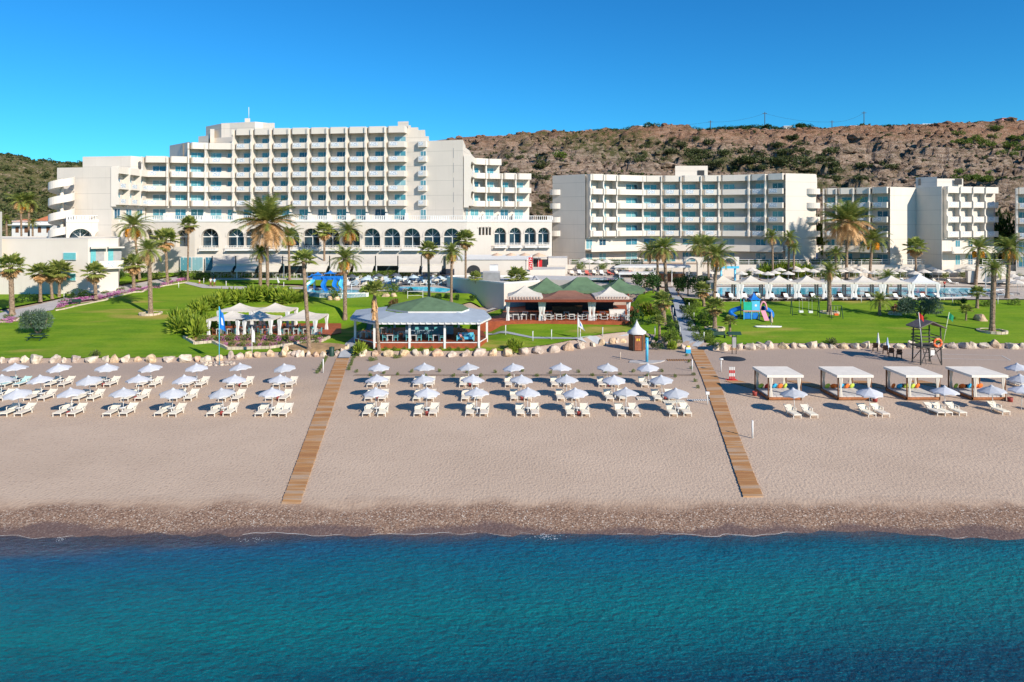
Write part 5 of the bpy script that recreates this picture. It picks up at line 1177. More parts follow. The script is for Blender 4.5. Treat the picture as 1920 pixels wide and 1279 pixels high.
# ------------------------------------------------------------ posts, flags, small things on the beach
def post(label, px, py, h, r=.05, m=None, head=None, nm='post', cat='post'):
    p = G(px, py); mb = MB(); mb.tube([(0, 0, -.1), (0, 0, h)], r, 8)
    if head == 'lamp': mb.lathe([(0, h+.12), (.22, h+.08), (.26, h), (.05, h-.04)], 10)
    if head == 'cap': mb.lathe([(0, h+.03), (r*1.7, h), (r*1.7, h-.05), (r, h-.08)], 8)
    if head == 'box': mb.box(-.16, .16, -.1, .1, h-.12, h+.12)
    return tag(mb.build(nm, m or M_white, None, p), label, cat)
post('white post standing alone low on the sand right of the right boardwalk', 1411, 822, 1.35, .07)
post('white post with a flat lamp head beside the right boardwalk', 1352, 697, 1.35, .055, None, 'lamp', 'garden_lamp', 'lamp')
post('white post with a small box beside the shower mat', 1326.5, 759, 1.05, .05, None, 'box', 'tap_post', 'post')
post('white post left of the right boardwalk top', 1298, 696, 1.3, .06); post('thin white post beside the left boardwalk top', 606, 699, 1.5, .06); post('short pinkish post left of the hut', 1163, 674, .9, .06, M_stone)
lp = [(948, 628, 'on the flag lawn, leftmost'), (999, 640, 'on the flag lawn, second from the left'), (1034, 637, 'on the flag lawn, third from the left'), (1088, 635, 'on the flag lawn, beside the white flag'), (1130, 632, 'on the flag lawn, rightmost'), (1228, 627, 'left of the grey path near the small fan palm'), (1267, 652, 'by the lime bush near the shower'), (1275, 628, 'on the left edge of the grey path'), (1262, 590, 'at the upper left edge of the grey path'), (1301, 600, 'on the right edge of the grey path, middle'), (1292, 580, 'on the right edge of the grey path, top'), (1320, 638, 'on the right edge of the grey path, bottom'), (120, 560, 'on the left path beside the bench'), (216, 550, 'among the purple flowers'), (335, 540, 'in front of the thin fan palm'), (382, 532, 'beside the walking couple'), (424, 538, 'on the lawn left of the biggest palm'), (532, 540, 'beside the path near the splash pool'), (659, 545, 'beside the splash pool basin'), (300, 510, 'by the bushes below the arches'), (1273, 556, 'at the top of the grey path'), (1561, 566, 'on the pool fence line near the trees'), (1615, 567, 'on the pool fence line, second'), (1786, 568, 'on the pool fence line right of the cabanas'), (1871, 570, 'on the pool fence line near the right edge')]
for i, (px, py, t_) in enumerate(lp): post(f'slim white bollard light {t_}', px, py, 1.05 if i > 4 else 1.3, .055, None, 'cap', 'bollard_light', 'bollard')
def flag(label, px, py, h, m, fw=.7, fl_=2.2, pole=M_sky, droop=True, lean=0, base=None, z=None):
    p = G(px, py) if z is None else Vector((*px, z)); o = thing('flagpole', label, 'flag', p); MB().tube([(0, 0, -.1), (lean, 0, h)], .045, 8).build('pole', pole, o)
    mb = MB(); n, k = 8, 8
    f = lambda i, j: (lean+(i/n)*fw*(.55+.6*(j/k)) if droop else lean+i/n*fw, .12*math.sin(i*.9+j*.5)*(i/n), h-.1-(j/k)*fl_*(1-.1*i/n)-(i/n)*(.9 if droop else .25)*fw)
    for i in range(n):
        for j in range(k): mb.face([f(i, j), f(i, j+1), f(i+1, j+1), f(i+1, j)], 1 if (m[1:] and 3 <= i <= 4 and 3 <= j <= 5) else 0, True)
    mb.build('cloth', list(m) if len(m) > 1 else m[0], o); return o
flag('tall pale blue flagpole with a hanging blue flag on the stone ring', 411, 684, 6.7, (M_flagb, M_white), .75, 2.4)
flag('short white flagpole with a limp white flag before the gazebos', 472.5, 668, 3.6, (M_white,), .42, 1.7, M_white)
flag('white flag with a blue emblem flying on the flag lawn', 1083.5, 642, 3.4, (M_canvasw, M_flagb), .85, 1.2, M_white)
# red and white striped rescue poles
p = G(1372, 713); RB = o = thing('rescue_buoy_rack', 'rack of red and white striped rescue poles beside the right boardwalk', 'rescue rack', p)
RB.scale = (.8, .8, .85); box(-.7, .7, -.35, -.25, 0, .1).box(-.7, .7, .25, .35, 0, .1).build('base', M_red, o)
for i in range(3):
    for k in range(4): box(-.32+i*.27, -.16+i*.27, -.05, .05, .1+k*.38, .1+k*.38+.38).build('striped_pole', M_red if k % 2 == 0 else M_white, o)
# flat round disc in plain dark navy, just above the sand
p = G(1374, 673); tag(MB().lathe([(0, .05), (1.45, .05), (1.5, .01)], 24).build('dark_disc', mat('dark_navy', (.02, .028, .04), .8, .2, 3), None, p), 'flat dark round disc lying on the sand below the notice board', 'mat')
# hut with tent roof
p = G(1194, 656); o = thing('changing_hut', 'hexagonal brown changing hut with a white pagoda roof beside the blue shower', 'hut', p, R(0))
hexa = lambda r: [(r*math.cos(PI/3*i), r*.9*math.sin(PI/3*i)) for i in range(6)]
MB().prism(hexa(1.05), 0, 2.15).build('wall', M_brown, o)
MB().lathe([(1.22, 2.1), (1.22, 2.35), (.8, 2.62), (.42, 3.0), (.18, 3.45), (.06, 3.7), (0, 3.95)], 6).build('roof', M_canvasw, o)
box(-.42, .42, -.985, -.95, .1, 1.95).build('door', mat('reddish_wood', (.26, .09, .045), .6, .3, 3), o)
box(-.22, -.05, -1.0, -.985, 1.3, 1.6).box(.05, .22, -1.0, -.985, 1.3, 1.6).build('emblem', M_yell, o)
for x in (-.55, .55): box(x-.04, x+.04, -1.0, -.93, 0, 2.1).build('post', M_timber, o)
p = G(1213, 680); o = thing('beach_shower', 'light blue shower column standing on a pale slab', 'shower', p); MB().tube([(0, 0, 0), (0, 0, 2.9)], .17, 12).build('column', M_sky, o); MB().tube([(0, 0, 2.6), (0, -.3, 2.65)], .03, 6).build('shower_head', M_metal, o)
MB().prism([(-2.1, -.1), (-1.8, .9), (0, 1.0), (2.3, .9), (1.6, 0), (.6, -.7), (-1.0, -.7)], -.02, .10).build('slab', M_path, o)
rb = MB()
for i in range(14): rb.box(1252-1252+i*.28, i*.28+.14, 0, .9, .02, .06)
tag(rb.build('slatted_mat', M_bw, None, G(1253, 677)), 'short slatted mat lying right of the blue shower', 'mat')
rb = MB()
for i in range(12): rb.box(i*.2, i*.2+.1, 0, .5, .02, .05)
tag(rb.build('slatted_mat', M_white, None, G(1290, 752)), 'pale slatted mat between the last umbrellas and the right boardwalk', 'mat')
for (px, py, w_, lab) in ((1196, 751, 2.4, 'left'), (1246, 757, 2.1, 'right')):
    tb2 = MB(); [tb2.box(i*.2, i*.2+.17, 0, 1.0, .02, .09) for i in range(int(w_/.2))]
    tag(tb2.build('timber_platform', M_loungem, None, G(px, py)), f'low timber platform under the last middle row umbrellas, {lab} one', 'platform')
# notice board and bin, dark mower by the palm
p = G(1375, 664); o = thing('notice_board', 'grey notice board under a small green roof at the end of the right lawn', 'notice board', p); MB().tube([(-.15, 0, 0), (-.15, 0, 2.5)], .05, 6).tube([(.35, 0, 0), (.35, 0, 2.5)], .05, 6).build('post', M_timber, o); box(-.12, .32, -.04, .04, .8, 2.2).build('panel', M_grey, o)
rf_ = MB(); rf_.face([(-.75, -.5, 2.45), (.9, -.5, 2.45), (.9, 0, 2.8), (-.75, 0, 2.8)]); rf_.face([(.9, .5, 2.45), (-.75, .5, 2.45), (-.75, 0, 2.8), (.9, 0, 2.8)]); rf_.face([(-.75, -.5, 2.45), (-.75, 0, 2.8), (-.75, .5, 2.45)]); rf_.face([(.9, -.5, 2.45), (.9, .5, 2.45), (.9, 0, 2.8)]); rf_.build('roof', M_dkgreen, o)
p = G(1290, 662); o = thing('litter_bin', 'square painted litter bin with a yellow top beside the right boardwalk top', 'bin', p); box(-.3, .3, -.3, .3, 0, .5).build('body', M_turq, o); box(-.3, .3, -.3, .3, .503, .75).build('panel', M_white, o); MB().lathe([(.28, .75), (.25, .9), (0, .95)], 8).build('lid', M_yell, o)
for lab, px, py in (('dark green litter bin left of the left boardwalk top', 622, 668), ('dark green litter bin right of the left boardwalk top', 662, 667)):
    o = thing('litter_bin', lab, 'bin', G(px, py)); MB().lathe([(.3, 0), (.33, 1.0), (.3, 1.02)], 10).build('body', M_dkgreen, o); MB().lathe([(.34, 1.02), (.34, 1.1), (0, 1.2)], 10).build('lid', M_dkgreen, o)
# ------------------------------------------------------------ lifeguard tower
p = G(1738, 682); o = thing('lifeguard_tower', 'dark timber lifeguard tower with a pitched roof and an orange lifebuoy', 'lifeguard tower', p, 0)
def bar(mb, a, b_, r=.05): mb.tube([a, b_], r, 5, sm=False)
lg_ = [(-1.2, -.8), (1.2, -.8), (-1.0, 1.2), (1.0, 1.2)]
for x, y in lg_: mb = MB(); bar(mb, (x, y, 0), (x*.92, y*.92, 4.3), .085); mb.build('leg', M_timber, o)
mb = MB(); bar(mb, (-1.2, -.8, 0), (-.4, -.78, 1.9)); bar(mb, (1.2, -.8, 0), (.4, -.78, 1.9)); bar(mb, (1.1, -.8, 1.9), (.9, 1.1, .4)); bar(mb, (-1.1, -.8, 1.9), (-.9, 1.1, .4)); mb.build('brace', M_timber, o)
box(-1.25, 1.25, -1.0, 1.3, 2.0, 2.15).build('platform', M_timber, o)
mb = MB(); 
for z in (2.5, 2.85, 3.2): mb.box(-1.18, 1.18, -.95, -.9, z, z+.1).box(-1.18, -1.13, -.9, 1.2, z, z+.1).box(1.13, 1.18, -.9, 1.2, z, z+.1)
for z in (2.5, 2.9, 3.3, 3.7): mb.box(-1.1, 1.1, 1.15, 1.2, z, z+.1)
mb.build('railing', M_timber, o)
rf_ = MB()
for s_ in (-1, 1):
    a = [(s_*1.6, -1.2, 4.2), (s_*1.6, 1.5, 4.2), (0, 1.5, 4.95), (0, -1.2, 4.95)]; b2 = [(x, y, z+.12) for x, y, z in a]; rf_.face(a); rf_.face(b2[::-1])
    for i in range(4): rf_.face([a[i], a[(i+1) % 4], b2[(i+1) % 4], b2[i]])
rf_.build('roof', mat('weathered_roof_boards', (.16, .13, .12), .85, .25, 3), o)
mb = MB(); 
for z in (.4, .8, 1.2, 1.6): mb.box(-.25, .35, -.2+z*.3, -.1+z*.3, z, z+.06)
bar(mb, (-.25, -.3, 0), (-.25, .5, 2.0), .04); bar(mb, (.35, -.3, 0), (.35, .5, 2.0), .04); mb.build('ladder', M_timber, o)
box(-.15, .3, -.98, -.92, 1.15, 1.75).build('sign_board', M_white, o)
mb = MB(); K, Q = 20, 8
for i in range(K):
    for j in range(Q):
        f = lambda a, b_: ((.42+.13*math.cos(b_))*math.cos(a), .11*math.sin(b_), (.42+.13*math.cos(b_))*math.sin(a))
        mb.face([f(2*PI*i/K, 2*PI*j/Q), f(2*PI*(i+1)/K, 2*PI*j/Q), f(2*PI*(i+1)/K, 2*PI*(j+1)/Q), f(2*PI*i/K, 2*PI*(j+1)/Q)], 1 if i % 5 == 0 else 0, True)
tag(mb.build('lifebuoy', [M_orange, mat('pale_orange', (.75, .32, .2), .5)], None, p+Vector((.55, -1.15, 2.62))), 'orange lifebuoy ring hanging on the front of the lifeguard tower', 'lifebuoy')
def lflag(label, x, top, lean, m, side, pm):
    q = p+Vector((x, -1.0, 2.2)); o2 = thing('flagpole', label, 'flag', q); MB().tube([(0, 0, 0), (lean, 0, top)], .035, 6).build('pole', pm, o2)
    mb = MB(); f = lambda i, j: (lean*(1-j*.05)+side*i*.14, .05*math.sin(i*2.), top-j*.22-i*.12)
    for i in range(4):
        for j in range(3): mb.face([f(i, j), f(i, j+1), f(i+1, j+1), f(i+1, j)], 0, True)
    mb.build('cloth', m, o2)
lflag('red flag on a white pole leaning left from the lifeguard tower', -1.15, 3.9, -.4, M_redf, 1, M_white); lflag('green flag on a pale pole leaning right from the lifeguard tower', 1.2, 3.9, .75, M_flagg, 1, mat('pale_yellow_paint', (.65, .68, .45), .6))
# closed parasols and chairs by the boulders
def closed_parasol(label, px, py, h, m, m2=None):
    o = thing('closed_parasol', label, 'parasol', G(px, py)); MB().tube([(0, 0, 0), (0, 0, h)], .03, 6).build('pole', M_white, o)
    MB().lathe([(.0, h), (.06, h-.1), (.12, h-.6), (.2, h-1.2), (.22, h-1.45), (.16, h-1.5)], 7).build('folded_canopy', m, o)
closed_parasol('closed white parasol beside the brown chairs, left one', 1646.5, 656, 2.2, M_white); closed_parasol('closed white and blue parasol beside the brown chairs, right one', 1664, 661, 1.9, mat('pale_blue_canvas', (.45, .58, .75), .8)); closed_parasol('closed tan parasol in the curved white sandpit', 1446.5, 614, 2.2, mat('tan_canvas', (.55, .42, .32), .8))
def chair(label, loc, m, rz=0, group=None, s_=1, name='chair'):
    o = thing(name, label, 'chair', loc, rz, group); o.scale = (s_,)*3
    box(-.25, .25, -.25, .25, .42, .47).build('seat', m, o); box(-.25, .25, .22, .27, .47, .92).build('backrest', m, o)
    for x in (-.22, .22):
        for y in (-.22, .22): box(x-.025, x+.025, y-.025, y+.025, 0, .42).build('leg', m, o)
    for x in (-.28, .28): box(x-.02, x+.02, -.25, .25, .62, .66).build('armrest', m, o)
    return o
for i, (px, py) in enumerate(((1641, 659), (1660, 664), (1671, 669), (1686, 672))): chair(f'brown wicker chair on the sand, {od(i+1)} from the left of four by the closed parasols', G(px, py), M_wicker, -.6, 'wicker chairs on the sand', 1.15)
vl = MB(); A, B_, C_, D_ = [G(*q) for q in ((1700, 663), (1878, 667), (1895, 676), (1745, 672))]
for a, b_ in ((A, B_), (B_, C_), (C_, D_)):
    d = (b_-a); nn_ = Vector((-d.y, d.x, 0)).normalized()*.05; vl.face([a-nn_+Vector((0, 0, .03)), b_-nn_+Vector((0, 0, .03)), b_+nn_+Vector((0, 0, .03)), a+nn_+Vector((0, 0, .03))])
tag(vl.build('court_tape', M_white), 'white tape lines of a ball court on the sand right of the lifeguard tower', 'tape')
# ------------------------------------------------------------ tents
def hip_roof(mb, x0, x1, y0, y1, ze, za, mi=0, val=.3, rx=.0):
    xm, ym = (x0+x1)/2, (y0+y1)/2; E = [(x0, y0, ze), (x1, y0, ze), (x1, y1, ze), (x0, y1, ze)]; r0_, r1_ = (xm-rx, ym, za), (xm+rx, ym, za)
    def sag(a, b_, t0, t1):       # slightly concave cloth between eave edge and top
        n = 4
        for i in range(n):
            for_ = lambda t_, p, q: tuple(lerp(p[k], q[k], t_)-(.22*math.sin(PI*t_) if k == 2 else 0) for k in range(3))
            p0, p1, q0, q1 = for_(i/n, a, t0), for_(i/n, b_, t1), for_((i+1)/n, a, t0), for_((i+1)/n, b_, t1); mb.face([p0, p1, q1, q0], mi)
    sag(E[0], E[1], r0_, r1_); sag(E[1], E[2], r1_, r1_); sag(E[2], E[3], r1_, r0_); sag(E[3], E[0], r0_, r0_)
    for a, b_ in zip(E, E[1:]+E[:1]):
        n = 8
        for i in range(n):
            p = [lerp(a[k], b_[k], i/n) for k in range(3)]; q = [lerp(a[k], b_[k], (i+1)/n) for k in range(3)]; mb.face([p, [p[0], p[1], p[2]-val], [(p[0]+q[0])/2, (p[1]+q[1])/2, p[2]-val*1.25], [q[0], q[1], q[2]-val], q], mi)
def table(label, loc, group, s_=1, top=.4, m=M_white, square=True, cat='table'):
    o = thing('dining_table', label, cat, loc, 0, group); (box(-top, top, -top, top, .72, .76) if square else MB().lathe([(0, .72), (top, .72), (top, .76), (0, .76)], 12)).build('table_top', m, o)
    for x in (-1, 1):
        for y in (-1, 1): box(x*top*.8-.03, x*top*.8+.03, y*top*.8-.03, y*top*.8+.03, 0, .72).build('leg', m, o)
    return o
CP = {}
def cchair(label, loc, m, rz, group, s_=1):
    if m.name not in CP: CP[m.name] = chair(label, loc, m, rz, group, s_); return CP[m.name]
    o = copy_tree(CP[m.name]); o.location = loc; o.rotation_euler = (0, 0, rz); o.scale = (s_,)*3; tag(o, label, None, group); return o
def dining(loc, where, m, group, n=2, top=.42, sq=True, tm=None, rr=0):
    table(f'{"square" if sq else "round"} dining table {where}', loc, 'tables '+group, 1, top, tm or M_white, sq)
    for j in range(n):
        a = rr+2*PI*j/n; cchair(f'{["right", "left"][j] if n == 2 else ["right", "far", "left", "near"][j]} chair at the table {where}', (loc[0]+.72*math.cos(a), loc[1]+.72*math.sin(a), loc[2]), m, a-PI/2, 'chairs '+group)
# dining gazebos (five)
gz = [('front left', 424, 634, 5.4, 4.2, 0), ('front middle', 476, 638, 5.0, 4.0, 0), ('front right', 557, 634, 5.4, 6.0, 0), ('back left', 440, 600, 5.2, 3.8, 5), ('back middle', 507, 604, 5.4, 4.2, 5)]
deckz = .75
gd = MB().prism([P(398, 94.5), P(600, 94.5), P(640, 98), P(640, 107), P(400, 107)], -.2, deckz+.02).build('dining_deck', M_deck); tag(gd, 'red timber deck under the five cream dining gazebos', 'deck')
for i, (nm, px, py, Wd, Dp2, _) in enumerate(gz):
    Y = 95.0 if i < 3 else 101.0; X = (px-960)*Y/FPX; o = thing('dining_gazebo', f'cream canvas dining gazebo with tied white curtains, {nm} of the five', 'gazebo', (X, Y, deckz), 0, 'dining gazebos')
    mb = MB(); ev = 2.3 if i < 3 else 2.7; hip_roof(mb, -Wd/2, Wd/2, 0, Dp2, ev, ev+.95, val=.18); mb.build('roof', M_canvas, o)
    for x in (-Wd/2+.1, Wd/2-.1):
        for y in (.1, Dp2-.1):
            box(x-.05, x+.05, y-.05, y+.05, 0, ev).build('post', M_white, o)
            c_ = MB(); drapery(c_, x*(.94), y, .02, ev-.1, .33, .14, tie=.4); c_.build('curtain', M_canvasw, o)
    if i in (0, 1): continue
for i in range(14):
    px = [412, 432, 455, 475, 497, 538, 556, 574, 590, 450, 480, 512, 545, 575][i]; Y = 96.6 if i < 9 else 99.5; x, y = P(px, Y)
    dining((x, y, deckz+.03), f'under the gazebos, {od(i+1 if i < 9 else i-8)} from left, {"front" if i < 9 else "back"} line', M_teal if i % 3 else M_brown, 'under the dining gazebos', 2, .38)
# taverna with seven tents
to = thing('taverna', 'open beach taverna with cream, brown and green tent roofs on a red deck', 'restaurant', (0, 0, 0))
zd = 2.25
MB().prism([P(900, 98.6), P(1004, 99.3), P(1184, 98.5), P(1190, 106), P(1210, 118), P(950, 118), P(940, 106), P(895, 100)], .4, zd).build('deck', M_deck, to)
def tent(px0, px1, Y0, Y1, zea, zap, m, rx=0, nm='tent_roof', val=.35):
    x0, x1 = (px0-960)*Y0/FPX, (px1-960)*Y0/FPX; mb = MB(); hip_roof(mb, x0, x1, Y0, Y1, zea, zap, 0, val, rx); mb.build(nm, m, to); return x0, x1
ze = ZP(564, 99.3)
tent(952, 1018, 99.3, 104.6, ze+.55, ZP(535, 102), M_canvas); tent(1117, 1180, 99.3, 104.6, ze+.55, ZP(537, 102), M_canvas)
tent(1014, 1120, 99.1, 105.5, ze+.3, ZP(545, 102), M_brown_c, 1.2)
tent(992, 1062, 106, 113, ze+.7, ZP(520, 109.5), M_green_c); tent(1050, 1142, 106.2, 113.5, ze+.7, ZP(520, 109.5), M_green_c, .8); tent(1130, 1206, 106, 113, ze+.7, ZP(522, 109.5), M_green_c); tent(1140, 1210, 110, 117, ze+.6, ZP(527, 113.5), M_green_c)
x0, x1 = (950-960)*99.2/FPX, (1181-960)*99.2/FPX
gt = MB(); gt.box(x0-.3, x1+.2, 98.5, 99.3, ze-.1, ze+.2); gt.build('eave_beam', M_wood, to)
sm_ = mat('bleached_slats', (.45, .32, .25), .85, .2, 2)
for a, b_ in ((952, 1018), (1117, 1180)):
    st_ = MB()
    xa, xb = (a-960)*99.3/FPX, (b_-960)*99.3/FPX; n = 12
    for i in range(n): st_.face([(lerp(xa, xb, i/n), 98.7, ze+.22), (lerp(xa, xb, (i+.55)/n), 98.7, ze+.22), (lerp(xa, xb, (i+.55)/n)-.2, 99.3, ze+.6), (lerp(xa, xb, i/n)-.2, 99.3, ze+.6)])
    st_.build('slatted_eave', sm_, to)
for px in (952, 1013, 1019, 1106, 1113, 1178):
    x, y = P(px, 99.6); c_ = MB(); drapery(c_, x, y, zd, ze, .34, .18, tie=.35); c_.build('curtain', M_canvasw, to)
for px in (953, 1016, 1110, 1178):
    for Y in (99.7, 105): x, y = P(px, Y); box(x-.1, x+.1, y-.1, y+.1, zd, ze+.4).build('post', M_wood, to)
MB().prism([P(985, 112), P(1150, 112), P(1150, 117), P(985, 117)], zd, ze+.3).build('kitchen_wall', M_dark, to)
MB().prism([P(1035, 107), P(1092, 107), P(1092, 108), P(1035, 108)], zd, zd+1.1).build('bar_counter', M_brown, to); MB().prism([P(1142, 103.5), P(1172, 103.5), P(1172, 104.6), P(1142, 104.6)], zd, zd+1.0).build('bar_counter', M_white, to)
x, y = P(976, 104.5); box(x, x+1.3, y, y+.05, ze-.5, ze-.1).build('hanging_sign', M_stone, to)
for i in range(8):          # rope rail with posts
    a, b_ = P(1020+20.5*i, 99.15), P(1020+20.5*(i+1), 99.15)
    if i == 7: b_ = P(1176, 99.15)
    for hh in (.45, .85):
        mb = MB(); mb.tube([(lerp(a[0], b_[0], t_/8), a[1], zd+hh-.22*math.sin(PI*t_/8)) for t_ in range(9)], .03, 5); mb.build('rope', M_canvasw, to)
    box(a[0]-.05, a[0]+.05, a[1]-.05, a[1]+.05, zd, zd+.95).build('rope_post', M_wood, to)
for i, px in enumerate((967, 982, 1000, 1028, 1048, 1072, 1096, 1122, 1143, 1166)):
    x, y = P(px, 100.6); dining((x, y, zd), f'on the taverna deck, {od(i+1)} from left, front line', M_wicker if i % 3 else M_white, 'in the front line of the taverna', 2, .45)
for i, px in enumerate((985, 1030, 1062, 1098, 1130)):
    x, y = P(px, 103.4); dining((x, y, zd), f'inside the taverna, {od(i+1)} from left, second line', M_wicker, 'in the second line of the taverna', 2, .42)
# beach bar with blue pergola roof and green cap
bo = thing('beach_bar', 'octagonal beach bar with a pale blue lower roof, green tent top and red base', 'bar', (0, 0, 0))
zb0 = .55; Yf = 86.6; s8 = Yf/FPX
fp = [P(702, Yf), P(898, Yf), P(914, 90.5), P(905, 96), P(860, 99), P(740, 99), P(672, 96), P(664, 90)]
MB().prism(fp, -.2, zb0+.75).build('base', M_deck, bo); zf_ = zb0+.76
MB().prism([(x*1.0, y) for x, y in fp], zf_-.01, zf_+.03).build('floor', M_wood, bo)
ro = [P(699, Yf-.9), P(901, Yf-.9), P(921, 90.2), P(908, 97.5), P(862, 100), P(735, 100), P(668, 97.5), P(656, 89.5)]
zlo_, zhi_ = ZP(602, Yf), ZP(580, 92.5); ccx, ccy = P(801, 93)
rf_ = MB(); inn = [(lerp(x, ccx, .45), lerp(y, ccy, .42)) for x, y in ro]
for i in range(8):
    j = (i+1) % 8; rf_.face([(*ro[i], zlo_), (*ro[j], zlo_), (*inn[j], zhi_), (*inn[i], zhi_)]); rf_.face([(*ro[j], zlo_-.08), (*ro[i], zlo_-.08), (*inn[i], zhi_-.08), (*inn[j], zhi_-.08)]); rf_.face([(*ro[i], zlo_-.08), (*ro[j], zlo_-.08), (*ro[j], zlo_), (*ro[i], zlo_)])
rf_.build('lower_roof', mat('pale_blue_roof', (.36, .41, .46), .7, .08, 1), bo)
sc_ = MB()
for i in (0, 1, 7):
    a, b_ = Vector(ro[i]), Vector(ro[(i+1) % 8]); n = int((b_-a).length/.75)
    for k in range(n):
        q = a.lerp(b_, (k+.5)/n); d = (b_-a).normalized(); sc_.box(-.06, .06, -.1, .25, -.25, -.05, 0, Matrix.Translation((q.x, q.y, zlo_)) @ Matrix.Rotation(math.atan2(d.y, d.x), 4, 'Z'))
    L = (b_-a).length; sc_.box(0, L, .05, .12, -.30, -.12, 0, Matrix.Translation((a.x, a.y, zlo_)) @ Matrix.Rotation(math.atan2((b_-a).y, (b_-a).x), 4, 'Z'))
sc_.build('rafter_ends', M_white, bo)
up = MB(); zu = ZP(582, 91.5)+.1; apx = (*P(803, 94), ZP(556, 94)); ur = [P(765, 89.6), P(866, 89.6), P(880, 92.5), P(868, 97), P(835, 99), P(770, 99), P(735, 97), P(725, 92.5)]
for i in range(8): j = (i+1) % 8; up.face([(*ur[i], zu), (*ur[j], zu), apx]); up.face([(*ur[i], zu-.25), (*ur[j], zu-.25), (*ur[j], zu), (*ur[i], zu)], 1)
up.build('green_roof', [M_green_c, M_white], bo)
for q in [P(702, Yf), P(768, Yf), P(834, Yf), P(898, Yf), P(913, 90.4), P(666, 90), P(740, 98.6), P(860, 98.6)]: box(q[0]-.13, q[0]+.13, q[1]-.13, q[1]+.13, -.1, zlo_+.1).build('post', M_white, bo)
gp_ = MB(); fpp = [P(664, 90), P(702, Yf), P(898, Yf), P(914, 90.5)]
for a, b_ in zip(fpp, fpp[1:]):
    p_, u, L, ang = seg(a, b_); gp_.box(0, L, -.05, .05, zf_+.0, zf_+.10, 0, Matrix.Translation((p_.x, p_.y, 0)) @ Matrix.Rotation(ang, 4, 'Z'))
gp_.build('floor_edge', M_white, bo)
MB().prism([P(760, 93), P(850, 93), P(850, 96.5), P(760, 96.5)], zf_+.03, zf_+1.15).build('bar_counter', mat('blue_grey_paint', (.25, .33, .42), .6), bo)
MB().prism([P(775, 97.5), P(840, 97.5), P(840, 98.3), P(775, 98.3)], zf_+.03, zf_+2.6).build('back_wall', M_wallw, bo)
for i, (px, Y) in enumerate(((732, 88), (776, 88), (818, 88), (752, 90.6), (795, 90.6), (700, 91.5), (682, 90.5), (720, 94))):
    x, y = P(px, Y); dining((x, y, zf_+.04), f'inside the blue roofed bar, {["front line left", "front line middle", "front line right", "second line left", "second line right", "by the left corner", "at the far left", "at the back left"][i]}', M_teal, 'inside the bar', 2, .42, True, M_white)
for i, px in enumerate((782, 800, 818, 836)): x, y = P(px, 92.4); cchair(f'teal stool at the bar counter, {od(i+1)} from the left', (x, y, zf_+.3), M_teal, PI, 'stools at the bar counter', .9)
o = thing('outdoor_sofa', 'light blue outdoor sofa in the right corner of the bar', 'sofa', (*P(873, 88.2), zf_+.04)); box(-1, 1, -.35, .35, .2, .5).build('seat', M_sky, o); box(-1, 1, .3, .45, .5, .95).build('backrest', M_sky, o); box(-1.12, -1, -.35, .45, 0, .7).build('armrest', M_teal, o); box(1, 1.12, -.35, .45, 0, .7).build('armrest', M_teal, o)
for i in range(3): cushion(-.6+.6*i, .2, .7, .25, M_teal if i != 1 else M_white, o)
# ------------------------------------------------------------ terrace restaurant awnings
ap = [398, 442, 486, 530, 574, 618, 662, 704, 746, 790, 832]
for i in range(10):
    a, b_ = ap[i]+1, ap[i+1]-1; pos_ = f'{od(i+1)} of the ten from the left'
    o = thing('restaurant_awning', f'cream sloping awning over the terrace restaurant, {pos_}', 'awning', (0, 0, 0), 0, 'restaurant awnings')
    D0, D1 = 136, 142.3; zb_a, zf_a = ZP(477, D1), ZP(495, D0); xa0, xa1 = (a-960)*D0/FPX, (b_-960)*D0/FPX; xb0, xb1 = (a-960)*D1/FPX, (b_-960)*D1/FPX
    mb = MB(); n = 5
    for k in range(n):
        t0, t1 = k/n, (k+1)/n; f = lambda t_: lerp(zf_a, zb_a, t_)-.22*math.sin(PI*t_); mb.face([(lerp(xa0, xb0, t0), lerp(D0, D1, t0), f(t0)), (lerp(xa1, xb1, t0), lerp(D0, D1, t0), f(t0)), (lerp(xa1, xb1, t1), lerp(D0, D1, t1), f(t1)), (lerp(xa0, xb0, t1), lerp(D0, D1, t1), f(t1))])
    mb.face([(xa0, D0, zf_a-.35), (xa1, D0, zf_a-.35), (xa1, D0, zf_a), (xa0, D0, zf_a)]); mb.build('cloth', M_canvas, o)
    if i % 4 != 3: mb = MB(); mb.face([(xa0+.2, D0-1.5, ZP(508, D0-1.5)), (xa1-.2, D0-1.5, ZP(508, D0-1.5)), (xa1-.2, D0+.1, zf_a-.3), (xa0+.2, D0+.1, zf_a-.3)]); mb.face([(xa0+.2, D0-1.5, ZP(508, D0-1.5)-.25), (xa1-.2, D0-1.5, ZP(508, D0-1.5)-.25), (xa1-.2, D0-1.5, ZP(508, D0-1.5)), (xa0+.2, D0-1.5, ZP(508, D0-1.5))]); mb.build('drop_flap', M_canvas, o)
    zg = zt(xa0, D0); box(xa0-.02, xa0+.16, D0+.02, D0+.2, zg, zf_a).build('post', M_white, o)
tf = MB().prism([P(396, 134.5), P(862, 134.5), P(862, 144), P(396, 144)], 4.6, 5.35); tag(tf.build('restaurant_terrace', M_path), 'paved restaurant terrace under the cream awnings', 'terrace')
bk_ = MB().prism([P(398, 142.6), P(836, 142.6), P(836, 143.6), P(398, 143.6)], 5.3, ZP(480, 142.5)); o = tag(bk_.build('glazed_restaurant', M_dglass), 'dark glazed restaurant under the cream awnings', 'restaurant')
for i in range(22):
    px = 405+19.5*i; x, y = P(px, 137.2+1.4*(i % 2)); dining((x, y, 5.36), f'under the cream awnings, {od(i+1)} from the left', mat('cream_chair_paint', (.62, .58, .50), .6) if 'cream_chair_paint' not in bpy.data.materials else bpy.data.materials['cream_chair_paint'], 'under the cream awnings', 2, .45)
